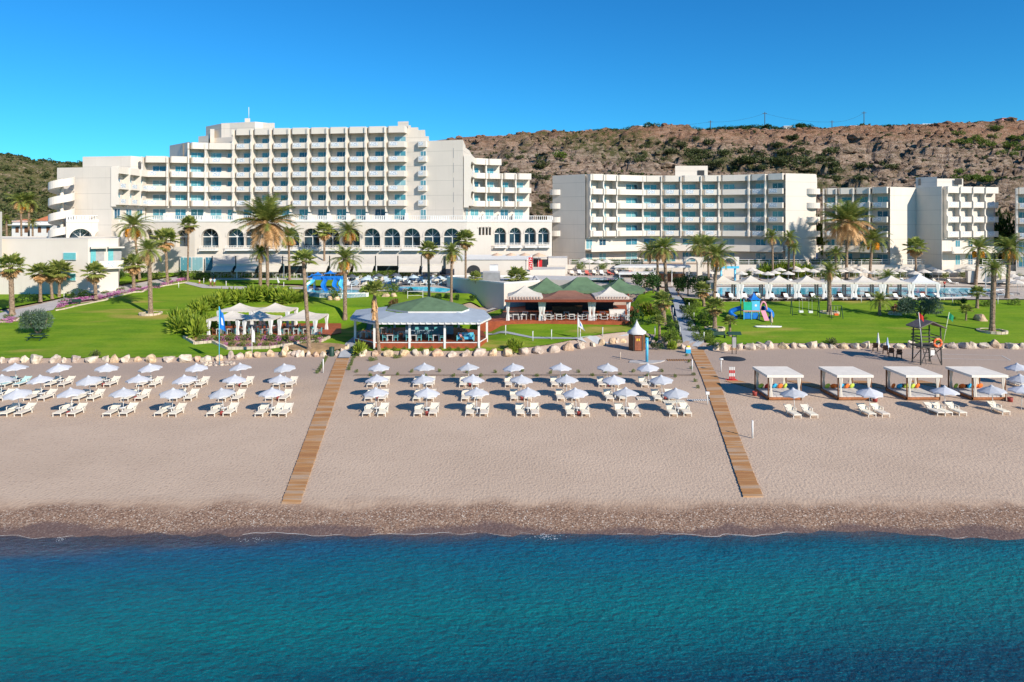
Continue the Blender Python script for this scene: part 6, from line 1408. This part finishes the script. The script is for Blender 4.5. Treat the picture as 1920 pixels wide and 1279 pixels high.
# ------------------------------------------------------------ service building
sb = thing('service_building', 'low white service building with an arched opening and a long shaded wall, behind the taverna', 'building', (0, 0, 0))
body(sb, [P(852, 131), P(985, 131), P(1000, 140), P(860, 140)], 3.5, ZP(487, 131), M_wallw); 
rfb = MB(); z1, z2 = ZP(487, 131), ZP(478, 139); rfb.face([(*P(850, 130.8), z1), (*P(987, 130.8), z1), (*P(1000, 140), z2), (*P(862, 140), z2)]); rfb.face([(*P(987, 130.8), z1), (*P(987, 130.8), z1-.2), (*P(1000, 140), z1-.2), (*P(1000, 140), z2)]); rfb.build('roof', M_white, sb)
ar = MB(); x, y = P(888, 130.95); ar.face([(x-1.25, y, ZP(512, 131))]+[(x+1.25*math.cos(PI*(1-i/10)), y, ZP(508, 131)+1.1*math.sin(PI*i/10)) for i in range(11)]+[(x+1.25, y, ZP(512, 131))]); ar.build('arched_opening', M_dark, sb)
body(sb, [P(838, 127), P(945, 114), P(1012, 119), P(1005, 129), P(850, 130)], .3, ZP(530, 118)+.1, M_wallw, 'low_wall')
rim(sb, [P(838, 127), P(945, 114), P(1012, 119), P(1005, 129), P(850, 130)], ZP(530, 118)+.1, .25, .3, M_white)
body(sb, [P(905, 121), P(937, 120), P(938, 124), P(906, 125)], ZP(530, 118), ZP(510, 122), M_grey, 'roof_tank'); body(sb, [P(918, 126), P(934, 126), P(934, 129), P(918, 129)], ZP(530, 118), ZP(497, 127), M_metal, 'air_unit')
body(sb, [P(1000, 122), P(1080, 119), P(1085, 128), P(1005, 130)], .5, ZP(523, 122), M_wallw, 'low_wall'); body(sb, [P(985, 131), P(1060, 133), P(1060, 140), P(1000, 140)], 3, ZP(505, 133), M_wallw, 'side_block')
body(sb, [P(1028, 141), P(1064, 141), P(1064, 149), P(1028, 149)], 4, ZP(484, 141), M_wallw, 'side_block'); body(sb, [P(1026, 140.8), P(1062, 140.8), P(1062, 141), P(1026, 141)], 4, ZP(497, 141), M_wallw, 'side_block')
bp = thing('pool_bar_back', 'cream block with a red door beside the service ramp', 'building', (0, 0, 0)); body(bp, [P(940, 140.5), P(1026, 140.5), P(1026, 143.5), P(940, 143.5)], 5, ZP(484, 141), M_wallw); body(bp, [P(997, 140.3), P(1026, 140.3), P(1026, 140.4), P(997, 140.4)], 5, ZP(486, 141), M_dark, 'opening'); x, y = P(1008, 140.25); box(x, x+.9, y-.05, y, 6, ZP(487, 141)).build('door', M_red, bp)
for i in range(4):
    x, y = P(932+i*26, 139); o = thing('parasol', f'tan parasol behind the white service roof, {od(i+1)} from the left', 'parasol', (x, y, 6), 0, 'tan parasols behind the service roof'); zz = ZP(474, 139)-6
    MB().lathe([(0, zz), (1.5, zz-.6), (1.5, zz-.7)], 8).build('canopy', mat('tan_parasol_cloth', (.58, .40, .28), .8) if i == 0 else bpy.data.materials['tan_parasol_cloth'], o); MB().tube([(0, 0, 0), (0, 0, zz)], .04, 6).build('pole', M_white, o)
# red vertical banner with white lettering
x, y = P(991, 130.7); bnr = box(0, .75, -.04, 0, 0, 2.3).build('banner', M_red, None, (x, y, ZP(505.5, 130.7))); tag(bnr, 'vertical red banner with white lettering on the service building', 'banner')
lt = MB(); 
for k in range(5): lt.box(.15, .6, -.055, -.042, .2+k*.42, .30+k*.42); lt.box(.15+.17*(k % 3), .25+.17*(k % 3), -.056, -.041, .2+k*.42, .48+k*.42)
lt.build('lettering', M_white, bnr)
# ------------------------------------------------------------ main pool on the right
zp = 3.25
m, t, b = newmat('pool_water'); v = coords(t, False)
t.links.new(ramp(t, nz(t, v, .25, 3), [(.3, (.0, .42, .66)), (.7, (.03, .62, .78))]), b.inputs['Base Color']); b.inputs['Roughness'].default_value = .08; bump(t, b, nz(t, v, 2.5, 3), .3, .05); M_pool = m
def flat(name, poly, z, m, kind='structure', th=None):
    a = sum(poly[i][0]*poly[(i+1) % len(poly)][1]-poly[(i+1) % len(poly)][0]*poly[i][1] for i in range(len(poly)))
    if a < 0: poly = poly[::-1]
    me = bpy.data.meshes.new(name); me.from_pydata([(x, y, z) for x, y in poly], [], [tuple(range(len(poly)))]); me.materials.append(m); o = inst(name, me); tag(o, kind=kind); return o
M_pdeck = mat('pool_deck_paving', (.46, .40, .35), .85, .15, 1, .01, True)
flat('pool_deck', [P(1325, 117.6), P(1960, 117.6), P(1960, 139), P(1260, 139), P(1280, 120)], zp+.05, M_pdeck)
pool = [(P(px, D)) for px, D in ((1342, 122.4), (1500, 122.3), (1600, 122), (1700, 120.5), (1760, 119.5), (1815, 121), (1830, 128), (1880, 134), (1800, 137), (1560, 138), (1345, 138))]
flat('pool_water', pool, zp+.085, M_pool)
cop = MB()
for i in range(len(pool)): p_, u, L, ang = seg(pool[i], pool[(i+1) % len(pool)]); cop.box(-.1, L+.1, -.25, .25, zp+.03, zp+.12+.001*i, 0, Matrix.Translation((p_.x, p_.y, 0)) @ Matrix.Rotation(ang, 4, 'Z'))
tag(cop.build('pool_edge', M_white), kind='structure')
drape('pool_terrace', [P(1070, 139), P(1960, 139), P(1960, 149.6), P(1060, 149.6)], .05, M_pdeck, 3)
drape('pool_terrace', gp((1080, 540), (1200, 545), (1210, 530), (1200, 515), (1060, 515), (1060, 530)), .05, M_pdeck, 2)
flat('pool_water', [P(1090, 131), P(1165, 131), P(1170, 136), P(1095, 136)], zt(*P(1130, 136))+.15, M_pool)
# wall and fence under the wings
rw = MB(); rw.prism([P(1062, 149.4), P(1960, 149.4), P(1960, 150.4), P(1062, 150.4)], 3.5, 7.15); tag(rw.build('retaining_wall', M_wallw), 'long white retaining wall under the hotel wings behind the pool terrace', 'wall')
for a, b_, lab in ((1068, 1205, 'left end'), (1385, 1515, 'middle'), (1520, 1735, 'right of the gap'), (1748, 1826, 'before the blank corner'), (1842, 1930, 'right end')):
    f = MB(); L = (b_-a)*149.9/FPX; 
    for z in (.3, .6, 1.0): f.box(0, L, -.03, .03, z, z+.07)
    for i in range(int(L/2.2)+1): f.box(i*2.2-.04, i*2.2+.04, -.04, .04, 0, 1.1)
    tag(f.build('railing', M_white, None, (*P(a, 149.9), 7.15)), f'white metal railing on the retaining wall below the wings, {lab} section', 'railing')
# double arch gateway
o = thing('arched_gateway', 'white stucco gateway with two arches behind the fruiting palms', 'gateway', (0, 0, 0))
arch_wall(o, P(1283, 144), P(1386, 144), 3.9, ZP(482, 144), [((1297-1283)*144/FPX, 1.25, 3.9, ZP(495, 144)), ((1328-1283)*144/FPX, 1.25, 3.9, ZP(495, 144)), ((1368-1283)*144/FPX, 1.35, 3.9, ZP(496, 144))], 1.0, win=False)
for px in (1352, 1378): x, y = P(px, 141); MB().tube([(x, y, 3.5), (x, y, ZP(508, 141)+.6)], .2, 10).build('column', M_sky, o)
MB().prism([P(1345, 140.5), P(1386, 140.5), P(1386, 141.5), P(1345, 141.5)], ZP(506, 141)+.3, ZP(502, 141)+.3).build('beam', M_sky, o)
# long white canopies
o = thing('long_canopy', 'long flat white canopy over the pool bar left of the gateway', 'canopy', (0, 0, 0)); MB().prism([P(1152, 140), P(1295, 140), P(1290, 146), P(1165, 146)], ZP(502, 140), ZP(499, 140)).build('roof', M_canvasw, o)
for px in (1155, 1190, 1225, 1260, 1292): x, y = P(px, 140.2); box(x-.07, x+.07, y, y+.14, 3.5, ZP(501, 140)).build('post', M_white, o)
MB().prism([P(1165, 144), P(1285, 144), P(1285, 145), P(1165, 145)], 3.9, 5.6).build('bar_counter', M_brown, o)
o = thing('long_canopy', 'lower white canopy in front of the long pool bar canopy', 'canopy', (0, 0, 0)); MB().prism([P(1160, 136), P(1230, 136), P(1228, 139.5), P(1162, 139.5)], ZP(515, 136), ZP(511.5, 136)).build('roof', M_canvasw, o)
for px in (1162, 1195, 1228): x, y = P(px, 136.2); box(x-.06, x+.06, y, y+.12, 3.2, ZP(514, 136)).build('post', M_white, o)
# pool cabanas
for i in range(8):
    cx_ = 1361+53.5*i; Y = 118.0; X = (cx_-960)*Y/FPX; wd = 4.75
    last = i == 7
    o = thing('pool_cabana', f'cream tent cabana along the pool, {od(i+1)} from the left'+(', with the tallest roof' if last else ''), 'cabana', (X, Y, zp+.06), 0, 'cabanas along the pool')
    mb = MB(); hip_roof(mb, -wd/2+.03, wd/2-.03, 0, 3.8, 2.75, 3.85+.3*last, 0, .25); mb.build('roof', M_canvasw if last else M_canvas, o)
    for x in (-wd/2+.15, wd/2-.15):
        for y in (.1, 3.7): box(x-.05, x+.05, y-.05, y+.05, 0, 2.75).build('post', M_white, o)
        c_ = MB(); drapery(c_, x*.97, .12, 0, 2.5, .42, .15, tie=.45); c_.build('curtain', M_canvasw, o)
        c_ = MB(); c_.box(x-.16, x+.16, 3.6, 3.65, .1, 2.5); c_.build('rear_curtain', M_grey, o)
    for j in (-1, 1):
        db = thing('daybed', f'{"left" if j < 0 else "right"} brown wicker daybed in the {od(i+1)} pool cabana from the left', 'daybed', (X+j*1.1, Y+2.0, zp+.06), 0, 'daybeds in the pool cabanas'); box(-.4, .4, -.9, .9, .15, .4).build('seat', M_wicker, db); box(-.4, .4, .6, .75, .4, .95).build('backrest', mat('dark_red_wicker', (.16, .04, .03), .8, .3, 8) if i == 0 and j < 0 else bpy.data.materials['dark_red_wicker'], db)
PLm = None
def simple_lounger():
    mb = MB(); mb.box(-.32, .32, 0, 1.3, .26, .33); mb.box(-.32, .32, 0, .68, 0, .05, 0, Matrix.Translation((0, 1.27, .3)) @ Matrix.Rotation(R(45), 4, 'X'))
    for x in (-.28, .28):
        for y in (.08, 1.2): mb.box(x-.03, x+.03, y-.03, y+.03, 0, .26)
    return mb
SL = {k: simple_lounger().data('sun_lounger', m_) for k, m_ in (('w', M_white), ('c', M_loungem), ('g', mat('grey_lounger', (.42, .50, .54), .7)), ('d', mat('charcoal_lounger', (.08, .09, .11), .7)), ('r', mat('red_towel_lounger', (.55, .12, .09), .8)))}
def slg(label, x, y, z, k, rz, group): o = inst('sun_lounger', SL[k], None, (x, y, z), rz, 1.15); tag(o, label, 'sun lounger', group)
for i in range(17):
    px = 1350+26*i; x, y = P(px, 117.0); slg(f'white sun lounger on the lawn side of the pool cabanas, {od(i+1)} from the left', x, y-.2, zt(x, y)+.08, 'w', R(0), 'loungers before the pool cabanas')
for i in range(18):
    px = 1375+30*i; x, y = P(px, 141+1.2*(i % 2)); slg(f'sun lounger on the upper pool terrace, {od(i+1)} from the left', x, y, zt(x, y)+.06, 'cwrcw'[i % 5], R(20), 'loungers on the upper pool terrace')
for i in range(12):
    px = 1790+11*i; x, y = P(px, 121+1.5*(i % 3)); slg(f'dark sun lounger near the right end of the pool, {od(i+1)} from the left', x, y, zp+.06, 'dgwd'[i % 4], R(70), 'loungers at the right end of the pool')
for i in range(10):
    px = 1078+14*i; x, y = P(px, 139+.6*(i % 2)); slg(f'cream lounger below the left hedge near the pool bar, {od(i+1)} from the left', x, y, zt(x, y)+.06, 'cwr'[i % 3], R(15), 'loungers near the pool bar')
up_ = thing('pool_parasol', 'x', 'parasol'); MB().lathe([(0, 2.75), (.1, 2.7), (1.35, 2.2), (1.35, 2.08)], 8, sm=False).build('canopy', mat('ivory_canvas', (.74, .68, .60), .8, .08, 2, transl=.15), up_); MB().tube([(0, 0, 0), (0, 0, 2.7)], .04, 6).build('pole', M_white, up_)
up1 = [False]
def pparasol(label, x, y, z, group):
    o = up_ if not up1[0] else copy_tree(up_); up1[0] = True; o.location = (x, y, z); tag(o, label, None, group)
pps = [(1105, 143), (1122, 142), (1095, 145), (1410, 145), (1422, 142), (1440, 140.5), (1452, 142), (1478, 141), (1497, 144), (1510, 145), (1525, 143.5), (1540, 146), (1578, 144), (1604, 143), (1622, 143), (1640, 141.5), (1655, 142), (1700, 146), (1733, 143), (1760, 143), (1780, 143.5), (1900, 138), (1915, 133), (1890, 128), (1908, 124), (1390, 141), (1462, 145), (1490, 147), (1560, 141.5), (1592, 146), (1612, 147), (1672, 142), (1688, 144), (1716, 141), (1748, 146), (1800, 144), (1815, 147), (1860, 143), (1880, 146), (1870, 140), (1138, 143), (1330, 142), (1345, 145)]
for i, (px, D) in enumerate(pps): x, y = P(px, D); pparasol(f'ivory parasol on the upper pool terrace, {od(i+1)} counted from the left', x, y, zt(x, y)+.05, 'parasols on the pool terrace')
# white lamp post with two heads by the pool
o = thing('street_lamp', 'white double headed lamp post by the right end of the pool', 'lamp', (*P(1848, 122), zp)); MB().tube([(0, 0, 0), (0, 0, 5.2)], .08, 6).build('post', M_white, o); MB().tube([(-.8, 0, 5.0), (.8, 0, 5.0)], .05, 5).lathe([(.3, 5.0), (.1, 5.2)], 8, (-.8, 0, 0)).lathe([(.3, 5.0), (.1, 5.2)], 8, (.8, 0, 0)).build('lamp_head', M_white, o)
o = thing('white_stair_block', 'white stepped wall block at the right end of the pool terrace', 'wall', (*P(1815, 141), 4)); MB().prism([(0, 0), (9, -1), (9, 3), (2, 4)], 0, 2.4).build('wall', M_wallw, o)
# ------------------------------------------------------------ left pool terrace and splash pool
zl = 4.0
drape('pool_deck', [P(640, 124.2), P(842, 121.5), P(860, 127), P(860, 134.3), P(640, 134.3)], .06, M_pdeck, 2)
drape('pool_water', [P(725, 124.5), P(835, 122), P(850, 125), P(800, 127), P(740, 127)], .11, M_pool, 2)
k = 0
rgp = random.Random(9)
for D in (126.5, 128.3, 130, 131.8, 133.3):
    for px in range(645, 850, 13):
        if D < 127.5 and 700 < px: continue
        k += 1; x, y = P(px+rgp.uniform(-3, 3), D); slg(f'sun lounger crowded on the paved terrace behind the bar, {["nearest", "second", "third", "fourth", "farthest"][int((D-126.4)/1.7)]} line, {od((px-645)//13+1)} from the left', x, y, zt(x, y)+.08, rgp.choice('ggwdcg'), rgp.uniform(-.6, .6), 'loungers on the paved terrace behind the bar')
for i, (px, D) in enumerate(((660, 131), (685, 128.5), (710, 132), (745, 129), (742, 132.5), (775, 130.5), (800, 132), (825, 129.5))):
    x, y = P(px, D); o = thing('closed_parasol', f'folded grey parasol lying low over the crowded terrace loungers, {od(i+1)} from the left', 'parasol', (x, y, zt(x, y)+.05), 0, 'grey parasols on the paved terrace'); MB().tube([(0, 0, 0), (0, 0, 1.5)], .03, 5).build('pole', M_white, o); MB().lathe([(0, 1.7), (1.1, 1.2), (1.1, 1.1)], 8).build('canopy', SL['g'].materials[0] if i % 2 else SL['d'].materials[0], o)
for i in range(7):
    px = 775+14*i; x, y = P(px, 134.1); o = thing('planter', f'white bowl planter with a clipped bush under the awnings, {od(i+1)} from the left', 'planter', (x, y, zt(x, y)), 0, 'white bowl planters'); MB().lathe([(.2, 0), (.3, .4), (.5, .7), (.42, .7), (0, .6)], 10).build('bowl', M_white, o); inst('foliage', CL['hedge'][0], o, (0, 0, .65), i, (.45, .45, .4))
sp0 = G(600, 556); o = thing('splash_pool', 'curved white walled splash pool behind the dining gazebos', 'pool', (sp0.x, sp0.y, sp0.z))
bs = [(P(px, D)) for px, D in ((572, 119.5), (600, 117.6), (640, 117.0), (690, 118.5), (690, 126), (640, 129), (585, 127))]
bw = MB()
for i in range(len(bs)): p_, u, L, ang = seg(bs[i], bs[(i+1) % len(bs)]); bw.box(-.1, L+.1, 0, .35, 2.5-sp0.z, 4.35-sp0.z+.001*i, 0, Matrix.Translation((p_.x-sp0.x, p_.y-sp0.y, 0)) @ Matrix.Rotation(ang, 4, 'Z'))
bw.build('basin_wall', M_white, o)
MB().prism([(x-sp0.x, y-sp0.y) for x, y in bs], 2.5-sp0.z, 4.2-sp0.z).build('water', M_pool, o)
w0 = Vector((*P(608, 122.5), 4.2)); o = thing('water_slide', 'tangle of blue plastic water slides and blue awnings in the splash pool', 'water slide', w0); o.scale = (.9, .9, .82)
for i, (x0_, y0_, z0_, x1_, y1_, z1_) in enumerate(((-2.5, 1, 2.4, -3.0, -1.5, .1), (-.6, 1, 2.6, .8, -1.8, .1), (1.2, 1.2, 2.6, 3.0, -1.2, .1), (2.6, 1.6, 2.8, 4.0, -.6, .3))):
    sl_ = MB(); n = 10
    for j in range(n):
        f = lambda t_: Vector((lerp(x0_, x1_, t_)+.4*math.sin(PI*t_*2), lerp(y0_, y1_, t_), lerp(z0_, z1_, t_**1.3)))
        a, b_ = f(j/n), f((j+1)/n); q = [(-.45, .35), (-.25, 0), (.25, 0), (.45, .35)]
        for (u0, v0), (u1, v1) in zip(q, q[1:]): sl_.face([a+Vector((u0, 0, v0)), b_+Vector((u0, 0, v0)), b_+Vector((u1, 0, v1)), a+Vector((u1, 0, v1))])
    sl_.build('slide', M_blue if i % 3 else M_sky, o)
for i, (x, y, z, w_) in enumerate(((-1.8, 2.0, 3.4, 2.0), (.6, 2.2, 3.7, 2.2), (3.0, 2.3, 3.5, 2.0), (-3.2, 2.8, 2.9, 1.5))):
    rf_ = MB(); hip_roof(rf_, x-w_/2, x+w_/2, y-.7, y+.7, z, z+.6, 0, .15); rf_.build('roof', M_blue if i != 2 else M_brown, o)
    for dx in (-.8, .8): box(x+dx*w_/2-.05, x+dx*w_/2+.05, y-.05, y+.05, 0, z).build('post', M_blue, o)
box(-2.6, 3.4, 1, 3, 2.3, 2.45).build('platform', M_blue, o)
box(-2.6, 3.4, .95, 1, 2.45, 3.1).build('side_panel', M_blue, o)
# ------------------------------------------------------------ playground
p = G(1411, 598); o = thing('playground_tower', 'blue, green and pink plastic play tower with curved slides on the right lawn', 'playground', p)
for x in (-1.5, -.35, .8): 
    for y in (-.6, .8): box(x-.06, x+.06, y-.06, y+.06, 0, 3.0).build('post', M_sky if y < 0 else M_greenp, o)
box(-1.55, -.35, -.68, -.6, 1.35, 2.6).build('panel', M_greenp, o); box(-.33, .82, -.68, -.6, 1.35, 2.75).build('panel', M_sky, o); box(-1.6, .9, -.7, .9, 1.2, 1.33).build('deck', M_pinkp, o)
box(-1.4, -.5, -.64, -.58, .1, 1.0).build('crawl_panel', M_blue, o); box(-.2, .6, -.64, -.58, .1, 1.0).build('crawl_panel', M_blue, o); MB().lathe([(.18, 0), (0, .001)], 12).build('porthole', M_white, o, (.25, -.69, 2.1)).rotation_euler = (R(90), 0, 0)
rf_ = MB(); hip_roof(rf_, -.55, 1.0, -.8, 1.0, 3.0, 4.0, 0, .1); rf_.build('roof', M_blue, o)
def curl(x0_, sgn, m_):
    mb = MB(); pts = [(x0_+sgn*(.9*math.sin(PI*t_/12)+.08*t_), .2-.25*t_/12*3+.8*math.sin(PI*t_/12), 1.6-1.35*(t_/12)) for t_ in range(13)]; mb.tube(pts, .36, 10, cap=False); return mb.build('slide', m_, o)
curl(-1.7, -1, M_blue); curl(1.6, 1, M_blue)
sl_ = MB()
for j in range(6): a, b_ = j/6, (j+1)/6; sl_.face([(1.0, -.6-1.6*a, 1.3*(1-a)+.05), (1.0, -.6-1.6*b_, 1.3*(1-b_)+.05), (1.7, -.6-1.6*b_, 1.3*(1-b_)+.05), (1.7, -.6-1.6*a, 1.3*(1-a)+.05)])
sl_.build('slide', M_pinkp, o); ac = MB(); ac.tube([(1.0+.5-.5*math.cos(PI*t_/8), -.3, 1.4+1.2*math.sin(PI*t_/8)) for t_ in range(9)], .14, 8); ac.build('arch', M_pinkp, o)
def swing(lab, pa, pb, h, seats):
    A, B_ = G(*pa), G(*pb); o = thing('swing_set', lab, 'swing', A); d = B_-A; fm = MB()
    for q in (Vector((0, 0, 0)), d):
        for y in (-.7, .7): bar(fm, (q.x+.15*y, q.y+y, q.z), (q.x, q.y, h), .05)
    bar(fm, (0, 0, h), (d.x, d.y, h), .045); fm.build('frame', M_dkgreen, o)
    for t_, m_ in seats:
        x, y = d.x*t_, d.y*t_; c_ = MB(); bar(c_, (x-.25, y, h), (x-.25, y, .6), .012); bar(c_, (x+.25, y, h), (x+.25, y, .6), .012); c_.build('chain', M_metal, o); box(x-.3, x+.3, y-.2, y+.2, .45, .75).build('seat', m_, o)
swing('long dark green swing frame on the right lawn between play tower and palm', (1484, 591), (1535, 594), 2.6, ((.35, M_white), (.7, M_white)))
swing('small dark swing frame with an orange seat on the right lawn', (1557, 597), (1578, 597), 1.9, ((.5, M_orange),))
sp_pts = [(-1.9, .35), (-1.6, .0), (-.6, -.08), (.6, -.08), (1.6, 0), (1.95, .35)]
sd = MB(); sd.tube([(x, y, .15) for x, y in sp_pts], .10, 6); sd.tube([(x, .8-y, .12) for x, y in sp_pts], .08, 6); tag(sd.build('sandpit_edge', M_white, None, G(1441, 615)), 'curved white sandpit border under the closed tan parasol', 'sandpit')
# picnic table, benches
p = G(70, 637); o = thing('picnic_table', 'dark green picnic table under the feathery tree on the left lawn', 'picnic table', p); box(-1.0, 1.0, -.4, .4, .72, .78).build('table_top', M_dkgreen, o)
for y in (-.8, .8): box(-1.0, 1.0, y-.15, y+.15, .42, .47).build('bench_seat', M_dkgreen, o)
for x in (-.8, .8): mb = MB(); bar(mb, (x, -.85, 0), (x, .3, .72), .05); bar(mb, (x, .85, 0), (x, -.3, .72), .05); bar(mb, (x, -.8, .42), (x, .8, .42), .04); mb.build('leg', M_dkgreen, o)
for lab, px, py in (('dark park bench on the winding left path', 140, 571), ('dark bench in the hedge gap left of the lone palm', 290, 540), ('dark scooter like garden cart beside the small fan palm by the notice board', 1349, 634)):
    o = thing('park_bench', lab, 'bench', G(px, py), .2); box(-.9, .9, -.2, .2, .4, .45).build('seat', M_dkgreen, o); box(-.9, .9, .2, .25, .45, .85).build('backrest', M_dkgreen, o)
    for x in (-.75, .75): box(x-.04, x+.04, -.2, .2, 0, .4).build('leg', M_dkgreen, o)
# white garden gate by the bar
o = thing('garden_gate', 'white gate frame at the end of the pool terrace behind the bar', 'gate', G(781, 560)); mb = MB(); bar(mb, (-1.5, 0, 0), (-1.5, 0, 1.3), .05); bar(mb, (1.0, .5, 0), (1.0, .5, 1.3), .05); bar(mb, (-1.5, 0, 1.2), (1.0, .5, 1.2), .04); bar(mb, (-1.5, 0, .5), (1.0, .5, .5), .03); mb.build('frame', M_white, o)
# ------------------------------------------------------------ people (one skinned body each, clothes as children)
def skin(name, verts, edges, rad, m, parent, root=0):
    me = bpy.data.meshes.new(name); me.from_pydata(verts, edges, []); o = inst(name, me, parent); sk_ = o.modifiers.new('s', 'SKIN'); me.skin_vertices.new() if not me.skin_vertices else None
    for i, r_ in enumerate(rad): me.skin_vertices[0].data[i].radius = (r_, r_*.85)
    for i in range(len(rad)): me.skin_vertices[0].data[i].use_root = i == root
    ss = o.modifiers.new('b', 'SUBSURF'); ss.levels = 1; ss.render_levels = 1; me.materials.append(m)
    dg = bpy.context.evaluated_depsgraph_get(); m2 = bpy.data.meshes.new_from_object(o.evaluated_get(dg)); o.modifiers.clear(); o.data = m2
    if not m2.materials: m2.materials.append(m)
    m2.polygons.foreach_set('use_smooth', [True]*len(m2.polygons)); return o
def person(label, loc, rz, shirt, pants, sit=False, stride=.15, s_=1, arms=0):
    o = thing('person', label, 'person', loc, rz); o.scale = (s_,)*3; h = .48 if sit else .92
    if sit: legs = [(-.1, -.42, h), (-.1, -.46, .08), (.1, -.42, h), (.1, -.46, .08)]
    else: legs = [(-.1, -stride*.4, .5), (-.1, -stride, .08), (.1, stride*.5, .5), (.1, stride*1.3, .08)]
    V = [(0, 0, h), (0, 0, h+.25), (0, 0, h+.48), (0, 0, h+.57), (0, -.01, h+.66), (0, -.01, h+.76)]+legs+[(-.19, 0, h+.47), (-.25, .02+arms*-.1, h+.22), (-.24, -.08-arms*.25, h+.02), (.19, 0, h+.47), (.25, .02, h+.22), (.24, -.08, h+.02)]+[(legs[1][0], legs[1][1]-.14, .04), (legs[3][0], legs[3][1]-.14, .04)]
    E = [(0, 1), (1, 2), (2, 3), (3, 4), (4, 5), (0, 6), (6, 7), (0, 8), (8, 9), (2, 10), (10, 11), (11, 12), (2, 13), (13, 14), (14, 15), (7, 16), (9, 17)]
    skin('body', V, E, [.13, .12, .13, .05, .095, .08, .075, .045, .075, .045, .06, .042, .035, .06, .042, .035, .035, .035], M_skin, o)
    skin('shirt', [(0, 0, h+.02), (0, 0, h+.25), (0, 0, h+.49), (-.2, 0, h+.47), (-.245, .02, h+.27), (.2, 0, h+.47), (.245, .02, h+.27)], [(0, 1), (1, 2), (2, 3), (3, 4), (2, 5), (5, 6)], [.155, .145, .14, .075, .06, .075, .06], shirt, o, 1)
    skin('trousers', [(0, 0, h+.03), V[6], (lerp(V[6][0], V[7][0], .5), lerp(V[6][1], V[7][1], .5), lerp(V[6][2], V[7][2], .5)), V[8], (lerp(V[8][0], V[9][0], .5), lerp(V[8][1], V[9][1], .5), lerp(V[8][2], V[9][2], .5))], [(0, 1), (1, 2), (0, 3), (3, 4)], [.15, .09, .07, .09, .07], pants, o)
    MB().lathe([(0, .15), (.07, .13), (.105, .06), (.108, 0), (.09, -.05)], 10).build('hair', M_hair, o, (0, .015, h+.70)); return o
person('person in a white shirt and dark shorts walking on the path, left of the couple', G(395, 538), .3, M_white, M_brown, stride=.2); person('person in a light blue shirt walking on the path, right of the couple', G(402, 538.5), .2, mat('light_blue_cloth', (.35, .60, .78), .8), M_brown, stride=.15)
person('small child with dark hair on the path left of the walking couple', G(374, 534), 0, M_canvas, M_redf, s_=.6); person('person in a pink top sitting in the right corner of the bar', (*P(864, 87.9), zf_+.0), .9, M_pinkp, M_brown, True, arms=1)
person('person in black clothes walking at the top of the grey path', G(1272, 557), 0, M_dark, M_dark); person('person in a red top standing at the far end of the pool', (*P(1771, 134.8), zp+.06), 0, M_redf, M_dark)
o = thing('statue', 'dark slender heron statue on the lawn right of the biggest palm', 'statue', G(521, 546)); MB().tube([(0, 0, 0), (.05, 0, 1.0), (.15, 0, 1.6), (-.05, 0, 2.1), (.0, 0, 2.5), (-.35, 0, 2.3)], [.05, .18, .22, .08, .08, .02], 8).build('figure', M_metal, o)
p = G(1158, 476) if False else None
# a forgotten blue towel on a balcony of the six storey wing
x, y = P(1156, 158.2); tag(box(0, .6, -.04, 0, 0, 1.0).build('beach_towel', M_sky, None, (x, y, ZP(415, 158))), 'bright blue towel hanging from a balcony of the six storey wing', 'towel')
# foam lines at the water edge
fm_ = mat('foam', (.72, .76, .78), .8, .1, 4)
def shore_y(X):
    lo, hi = 36.2, 39.5
    for _ in range(22):
        m_ = (lo+hi)/2
        if zt(X, m_) < -.49: lo = m_
        else: hi = m_
    return lo
mb = MB(); X = -31.0; prev = None
while X < 30:
    n_ = noise.noise(Vector((X*.13, 2, 0)))+.5*noise.noise(Vector((X*.9, 4, 0))); Y = shore_y(X)-.05+.10*noise.noise(Vector((X*1.7, 8, 0))); w_ = max(0, n_-.02)*.038*(.4+abs(noise.noise(Vector((X*5, 1, 1))))*1.8); cur = (X, Y, w_)
    if prev and (w_ > 0 or prev[2] > 0): mb.face([(prev[0], prev[1]-prev[2], -.475), (X, Y-w_, -.475), (X, Y+w_*.6, -.47), (prev[0], prev[1]+prev[2]*.6, -.47)])
    prev = cur; X += .09
tag(mb.build('foam', fm_), kind='stuff')
fmp = MB(); rf2 = random.Random(4)
for _ in range(150):
    cx_, w_, cy_ = rf2.choice(((1025, 26, 1008), (1020, 18, 1004), (470, 30, 1012), (112, 8, 1012)));  px_ = rf2.gauss(cx_, w_*.6); py_ = rf2.gauss(cy_, 2.6); Y = 16.95*FPX/(py_-415); X = (px_-960)*Y/FPX; s_ = rf2.uniform(.012, .035); fmp.face([(X-s_, Y-s_*.5, -.455), (X+s_, Y-s_*.4, -.455), (X+s_*.8, Y+s_*.5, -.455), (X-s_*.7, Y+s_*.5, -.455)])
tag(fmp.build('foam', fm_), kind='stuff')
